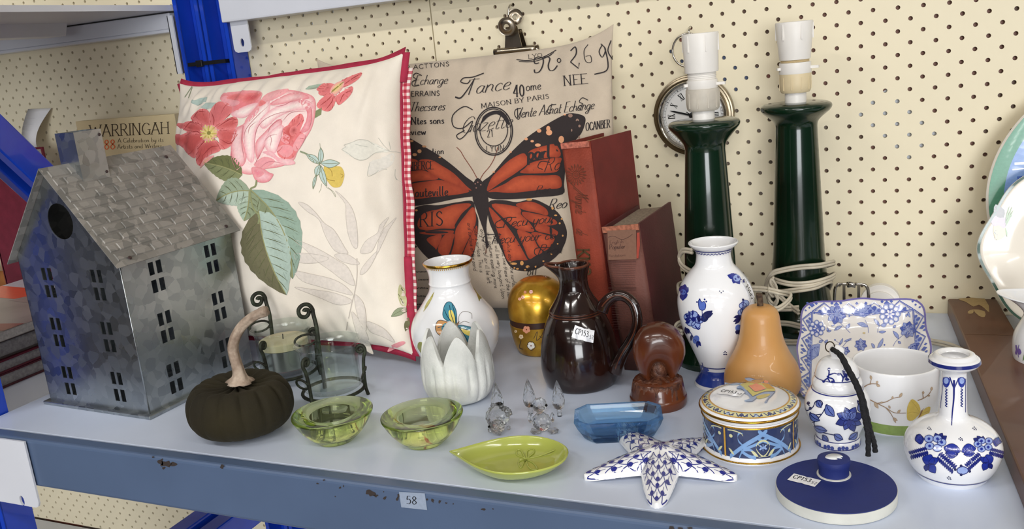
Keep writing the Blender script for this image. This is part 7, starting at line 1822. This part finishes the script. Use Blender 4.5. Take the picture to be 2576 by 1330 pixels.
for i in range(ns-1):
    for k in range(n): a=i*n+k;b=i*n+(k+1)%n; F.append((a,a+n,b+n,b))
for k in range(n): F.append((m0,k,(k+1)%n))
b0=len(V)
for i in range(1,ns+1):
    f=math.sin(PI/2*i/ns)
    for k,th in enumerate(ths):
        x,y=ro[k]*f*math.cos(th),ro[k]*f*math.sin(th); V.append((x,y,.0035*math.sin(PI*min(1,math.hypot(x,y)/.064)) if i<ns else V[(ns-1)*n+k][2]))
for i in range(ns-1):
    for k in range(n): a=b0+i*n+k;b=b0+i*n+(k+1)%n; F.append((a,b,b+n,a+n))
for k in range(n): F.append((m0+1,b0+(k+1)%n,b0+k))
obj('body',V,F,PORC,t,True)
D=Decal(lambda u,v,o:Vector((u,v,max(sh_(u,v),.0015)+o)),h=.003,base=.0005,lay=.0001); SB_=(38,44,128)
def weff(u,L):
    w=armw(min(1.,u/L))
    if u>L-w*1.2: w=w*math.sqrt(max(0.,1-min(1.,(u-(L-w*1.2))/(w*1.2))**2))
    return w
for L,a in arms:
    ca,sa=math.cos(a),math.sin(a); A=lambda u,v:(u*ca-v*weff(u,L)*sa,u*sa+v*weff(u,L)*ca)
    rows=8; du=(L-.013)/rows*1.25
    for rr_ in range(rows):
        u0=.009+rr_*(L-.013)/rows; nsc=3 if rr_<5 else 2; ph_=.5*(rr_%2)
        for k in range(-1,nsc+1):
            v0=(-1+2*(k+ph_)/nsc); v1=v0+2/nsc
            if v1<-.9 or v0>.9: continue
            vm=(v0+v1)/2; cl=lambda v:max(-.96,min(.96,v*.96))
            um=min(u0+du*1.03,L-.0012); dd2=um-u0
            D.stroke([A(u0+dd2*math.sin(PI*b/8)**.7,cl(v0+(v1-v0)*b/8)) for b in range(9)],.00055,SB_,1,sm=2)
            if abs(vm)<.95:
                D.leaf(A(u0+dd2*.42,cl(vm)),A(um,cl(vm)),.0030,SB_,1)
                D.stroke([A(u0-.0005,cl(vm)),A(u0+dd2*.45,cl(vm))],.0003,SB_,1,sm=0)
for k in range(10):
    a=k*PI/5; D.stroke([(0.001*math.cos(a),.001*math.sin(a)),(.0045*math.cos(a-.22),.0045*math.sin(a-.22)),(.0078*math.cos(a),.0078*math.sin(a)),(.0045*math.cos(a+.22),.0045*math.sin(a+.22))],.00045,SB_,1,closed=True)
    if k%2==0: D.leaf((.003*math.cos(a),.003*math.sin(a)),(.0075*math.cos(a),.0075*math.sin(a)),.002,SB_,1)
D.build('scale_painting',PI1,t)
# ================================================================ right end: plank, plates, cream jug
PLK=mat('brown_painted_board',(98,60,40),.45,col2=(84,50,34),vs=14,coat=.15)
a=atz(2384,751,.019); b=atz(2576,1214,.019); r=atz(2500,751,.019)
ang=math.atan2(-(b.x-a.x),-(a.y-b.y)*-1) if 0 else -math.atan2((a.x-b.x),(a.y-b.y))
wd_=.050
t=thing('wooden_board','long brown painted board with worn patches by the plates','board',(a.x,a.y,0),0)
dd_=(b-a).normalized(); Lb=.50; nx=Vector((-dd_.y,dd_.x,0))
V=[]
for z in (.0,.019):
    for p in (Vector((0,0,0)),dd_*Lb,dd_*Lb+nx*wd_,nx*wd_): V.append((p.x,p.y,z))
bevel(obj('plank',V,[(3,2,1,0),(4,5,6,7),(0,1,5,4),(1,2,6,5),(2,3,7,6),(3,0,4,7)],PLK,t),.0015)
D=Decal(lambda u,v,o:Vector((u,v,.019+o)),lambda p:(lambda q:(q.x-a.x,q.y-a.y))(atz(2240+p[0]/2.11,700+p[1]/2.11,.019)),h=.01)
for pp in [((360,108),(500,108),(525,180),(500,160),(470,140),(440,150),(400,125)),((440,165),(500,175),(500,205),(470,200)),((412,175),(440,165),(438,185),(415,188))]: D.poly([p for p in pp],(176,150,104),0,2)
for pp in [((400,295),(550,298),(640,300))]: D.stroke(pp,2,(120,86,62),0)
D.build('worn_patches',printmat('matt_ink',.7),t)['kind']='stuff'
def plate(name,label,cx_,cz_,R,y0,m,scal=0.,lean=.22,amp=.0,sy=1.):
    Mx=frame((cx_,y0,cz_),(1,0,0),(0,math.sin(lean),math.cos(lean)))@Matrix.Diagonal((1,sy,1,1)); t=thing(name,label,'plate'); place(t,Mx)
    prof=[(0,-.012),(R*.5,-.012),(R*.6,-.0105),(R*.68,-.007),(R*.8,-.004),(R*.95,-.0006),(R,0)]
    bk=[(R,-.0005),(R*.95,-.004),(R*.68,-.0105),(R*.58,-.015),(R*.5,-.0155),(0,-.0155)]
    rf=(lambda a,q:1+amp*math.cos(a*scal)) if scal else None
    V,F=lathe_vf(prof+bk,120,(lambda a,i:1.) ,True)
    if scal: V=[(x*(1+amp*math.cos(math.atan2(y,x)*scal)*(math.hypot(x,y)/R)**3),y*(1+amp*math.cos(math.atan2(y,x)*scal)*(math.hypot(x,y)/R)**3),z) for x,y,z in V]
    F=[f[::-1] for f in F]
    obj('dish',V,F,m,t,True); zs_=[p[0] for p in prof]; hs=[p[1] for p in prof]
    return t,FrameSurf(Mx,lambda u,v:float(np.interp(math.hypot(u,v),zs_,hs)))
CRG=mat('cream_glaze',(238,230,216),.12,var=.02,vs=10,coat=.5)
p0=aty(2478,480,-.035)
t,sp=plate('plate','large plate with blue and white floral rim and green edge',p0.x+.168,.1435,.168,-.05,CRG,sy=.86)
D=Decal(sp.S,lambda p:p,h=.008,base=.0006,lay=.0002); R=.168
def arcband(r0,r1,a0,a1,c,l):
    n=int((a1-a0)/.05)+2
    for k in range(n):
        x0=a0+(a1-a0)*k/n; x1=a0+(a1-a0)*(k+1)/n; m=len(D.V)
        for r in (r0,(r0+r1)/2,r1):
            for a in (x0,x1): D.V.append(sp.S(r*math.cos(a),r*math.sin(a),D.base+D.lay*l)); D.C.append(lin(c))
        D.F+= [(m,m+1,m+3,m+2),(m+2,m+3,m+5,m+4)]
arcband(R*.9,R*.985,0,2*PI,(86,150,124),0); arcband(R*.66,R*.9,0,2*PI,(126,160,218),0)
for k in range(14):
    a=k*2*PI/14+.1; pt_=lambda r,b:(R*r*math.cos(a+b),R*r*math.sin(a+b))
    if k%2:
        for q in range(5): D.leaf(pt_(.79,0),(pt_(.79,0)[0]+.013*math.cos(q*1.256),pt_(.79,0)[1]+.013*math.sin(q*1.256)),.008,(226,234,248),1)
    else:
        D.stroke([pt_(.68,-.05),pt_(.88,.06)],.003,(220,230,246),1,sm=0); D.stroke([pt_(.68,.0),pt_(.88,.11)],.0015,(220,230,246),1,sm=0)
        for q in range(5): D.leaf(pt_(.78,.2),(pt_(.78,.2)[0]+.012*math.cos(q*1.256),pt_(.78,.2)[1]+.012*math.sin(q*1.256)),.008,(70,104,186),1)
D.build('rim_pattern',PI1,t)
p0=aty(2463,600,-.075)
t,sp=plate('plate','cream scalloped plate with green edge line and painted ducks',p0.x+.122,.098,.122,-.085,CRG,8,.2,.022,.8)
D=Decal(sp.S,lambda p:sp.inv(*p),h=.006,base=.0006,lay=.0002); R=.122; cv=D.conv; D.conv=lambda p:p
D.stroke([(R*.985*(1+.022*math.cos(8*k*PI/90))*math.cos(k*PI/90),R*.985*(1+.022*math.cos(8*k*PI/90))*math.sin(k*PI/90)) for k in range(180)],.0026,(52,84,70),1,closed=True,sm=0)
D.conv=cv
zu=Z(2440,200,2.015); 
for pp,c in [(((120,660),(140,640),(175,660),(170,700),(130,700)),(70,60,60)),(((105,700),(130,690),(180,700),(185,740),(150,760),(110,730)),(150,130,150)),(((120,740),(180,750),(180,790),(140,815),(125,800)),(196,170,120)),(((122,750),(140,780),(135,815),(124,790)),(60,70,90)),(((120,655),(130,632),(145,645)),(60,60,50))]: D.poly(zu(*pp),c,1,2)
for a_,b_ in [((180,740),(215,640)),((180,745),(220,660)),((178,730),(200,640)),((180,750),(190,800)),((182,700),(215,690))]: D.leaf(zu(a_)[0],zu(b_)[0],4,(90,130,60),2)
D.build('duck_painting',PI1,t)
# cream jug at the frame edge
ax=aty(2664,800,-.19); zt=.078
t=thing('cream_jug','white porcelain cream jug with wide lip beside the brown board','jug',(ax.x-.006,-.19,0))
pr=[(.020,0),(.022,.002),(.028,.012),(.031,.026),(.030,.042),(.024,.056),(.022,.064),(.026,.074),(.031,zt)]
pc=[(max(.001,r),max(0,z)) for r,z in cat(pr,4)]; V,F=lathe_vf(cup_prof(pc,.002,.005),64)
for i,(x,y,z) in enumerate(V):
    r=math.hypot(x,y); a_=math.atan2(y,x); da=(a_-PI+PI)%(2*PI)-PI if a_>=0 else (a_+PI+PI)%(2*PI)-PI
    da=min(abs(a_-PI),abs(a_+PI)); k=max(0,(z-.06)/.024); g=math.exp(-(da/.55)**2)
    if k>0 and r>.004: r2=r+.022*g*k**1.5; V[i]=(r2*math.cos(a_),r2*math.sin(a_),z+.004*g*k)
obj('body',V,F,PORC,t,True)
tube('handle',cat([(.03,0,.07),(.045,0,.068),(.052,0,.05),(.045,0,.03),(.03,0,.02)],5),.003,PORC,t,8)
js2=LatheSurf((t.location.x,t.location.y),pc)
D=Decal(js2.S,h=.004,base=.0003)
for k in range(6):
    a=-PI+.5+k*.55
    for q in range(5): D.leaf((a,.03),(a+.16*math.cos(q*1.256),.03+.006*math.sin(q*1.256)),.006,(120,96,170),1)
    D.leaf((a+.2,.022),(a+.34,.034),.005,(110,140,90),1)
D.build('flower_print',PI1,t)
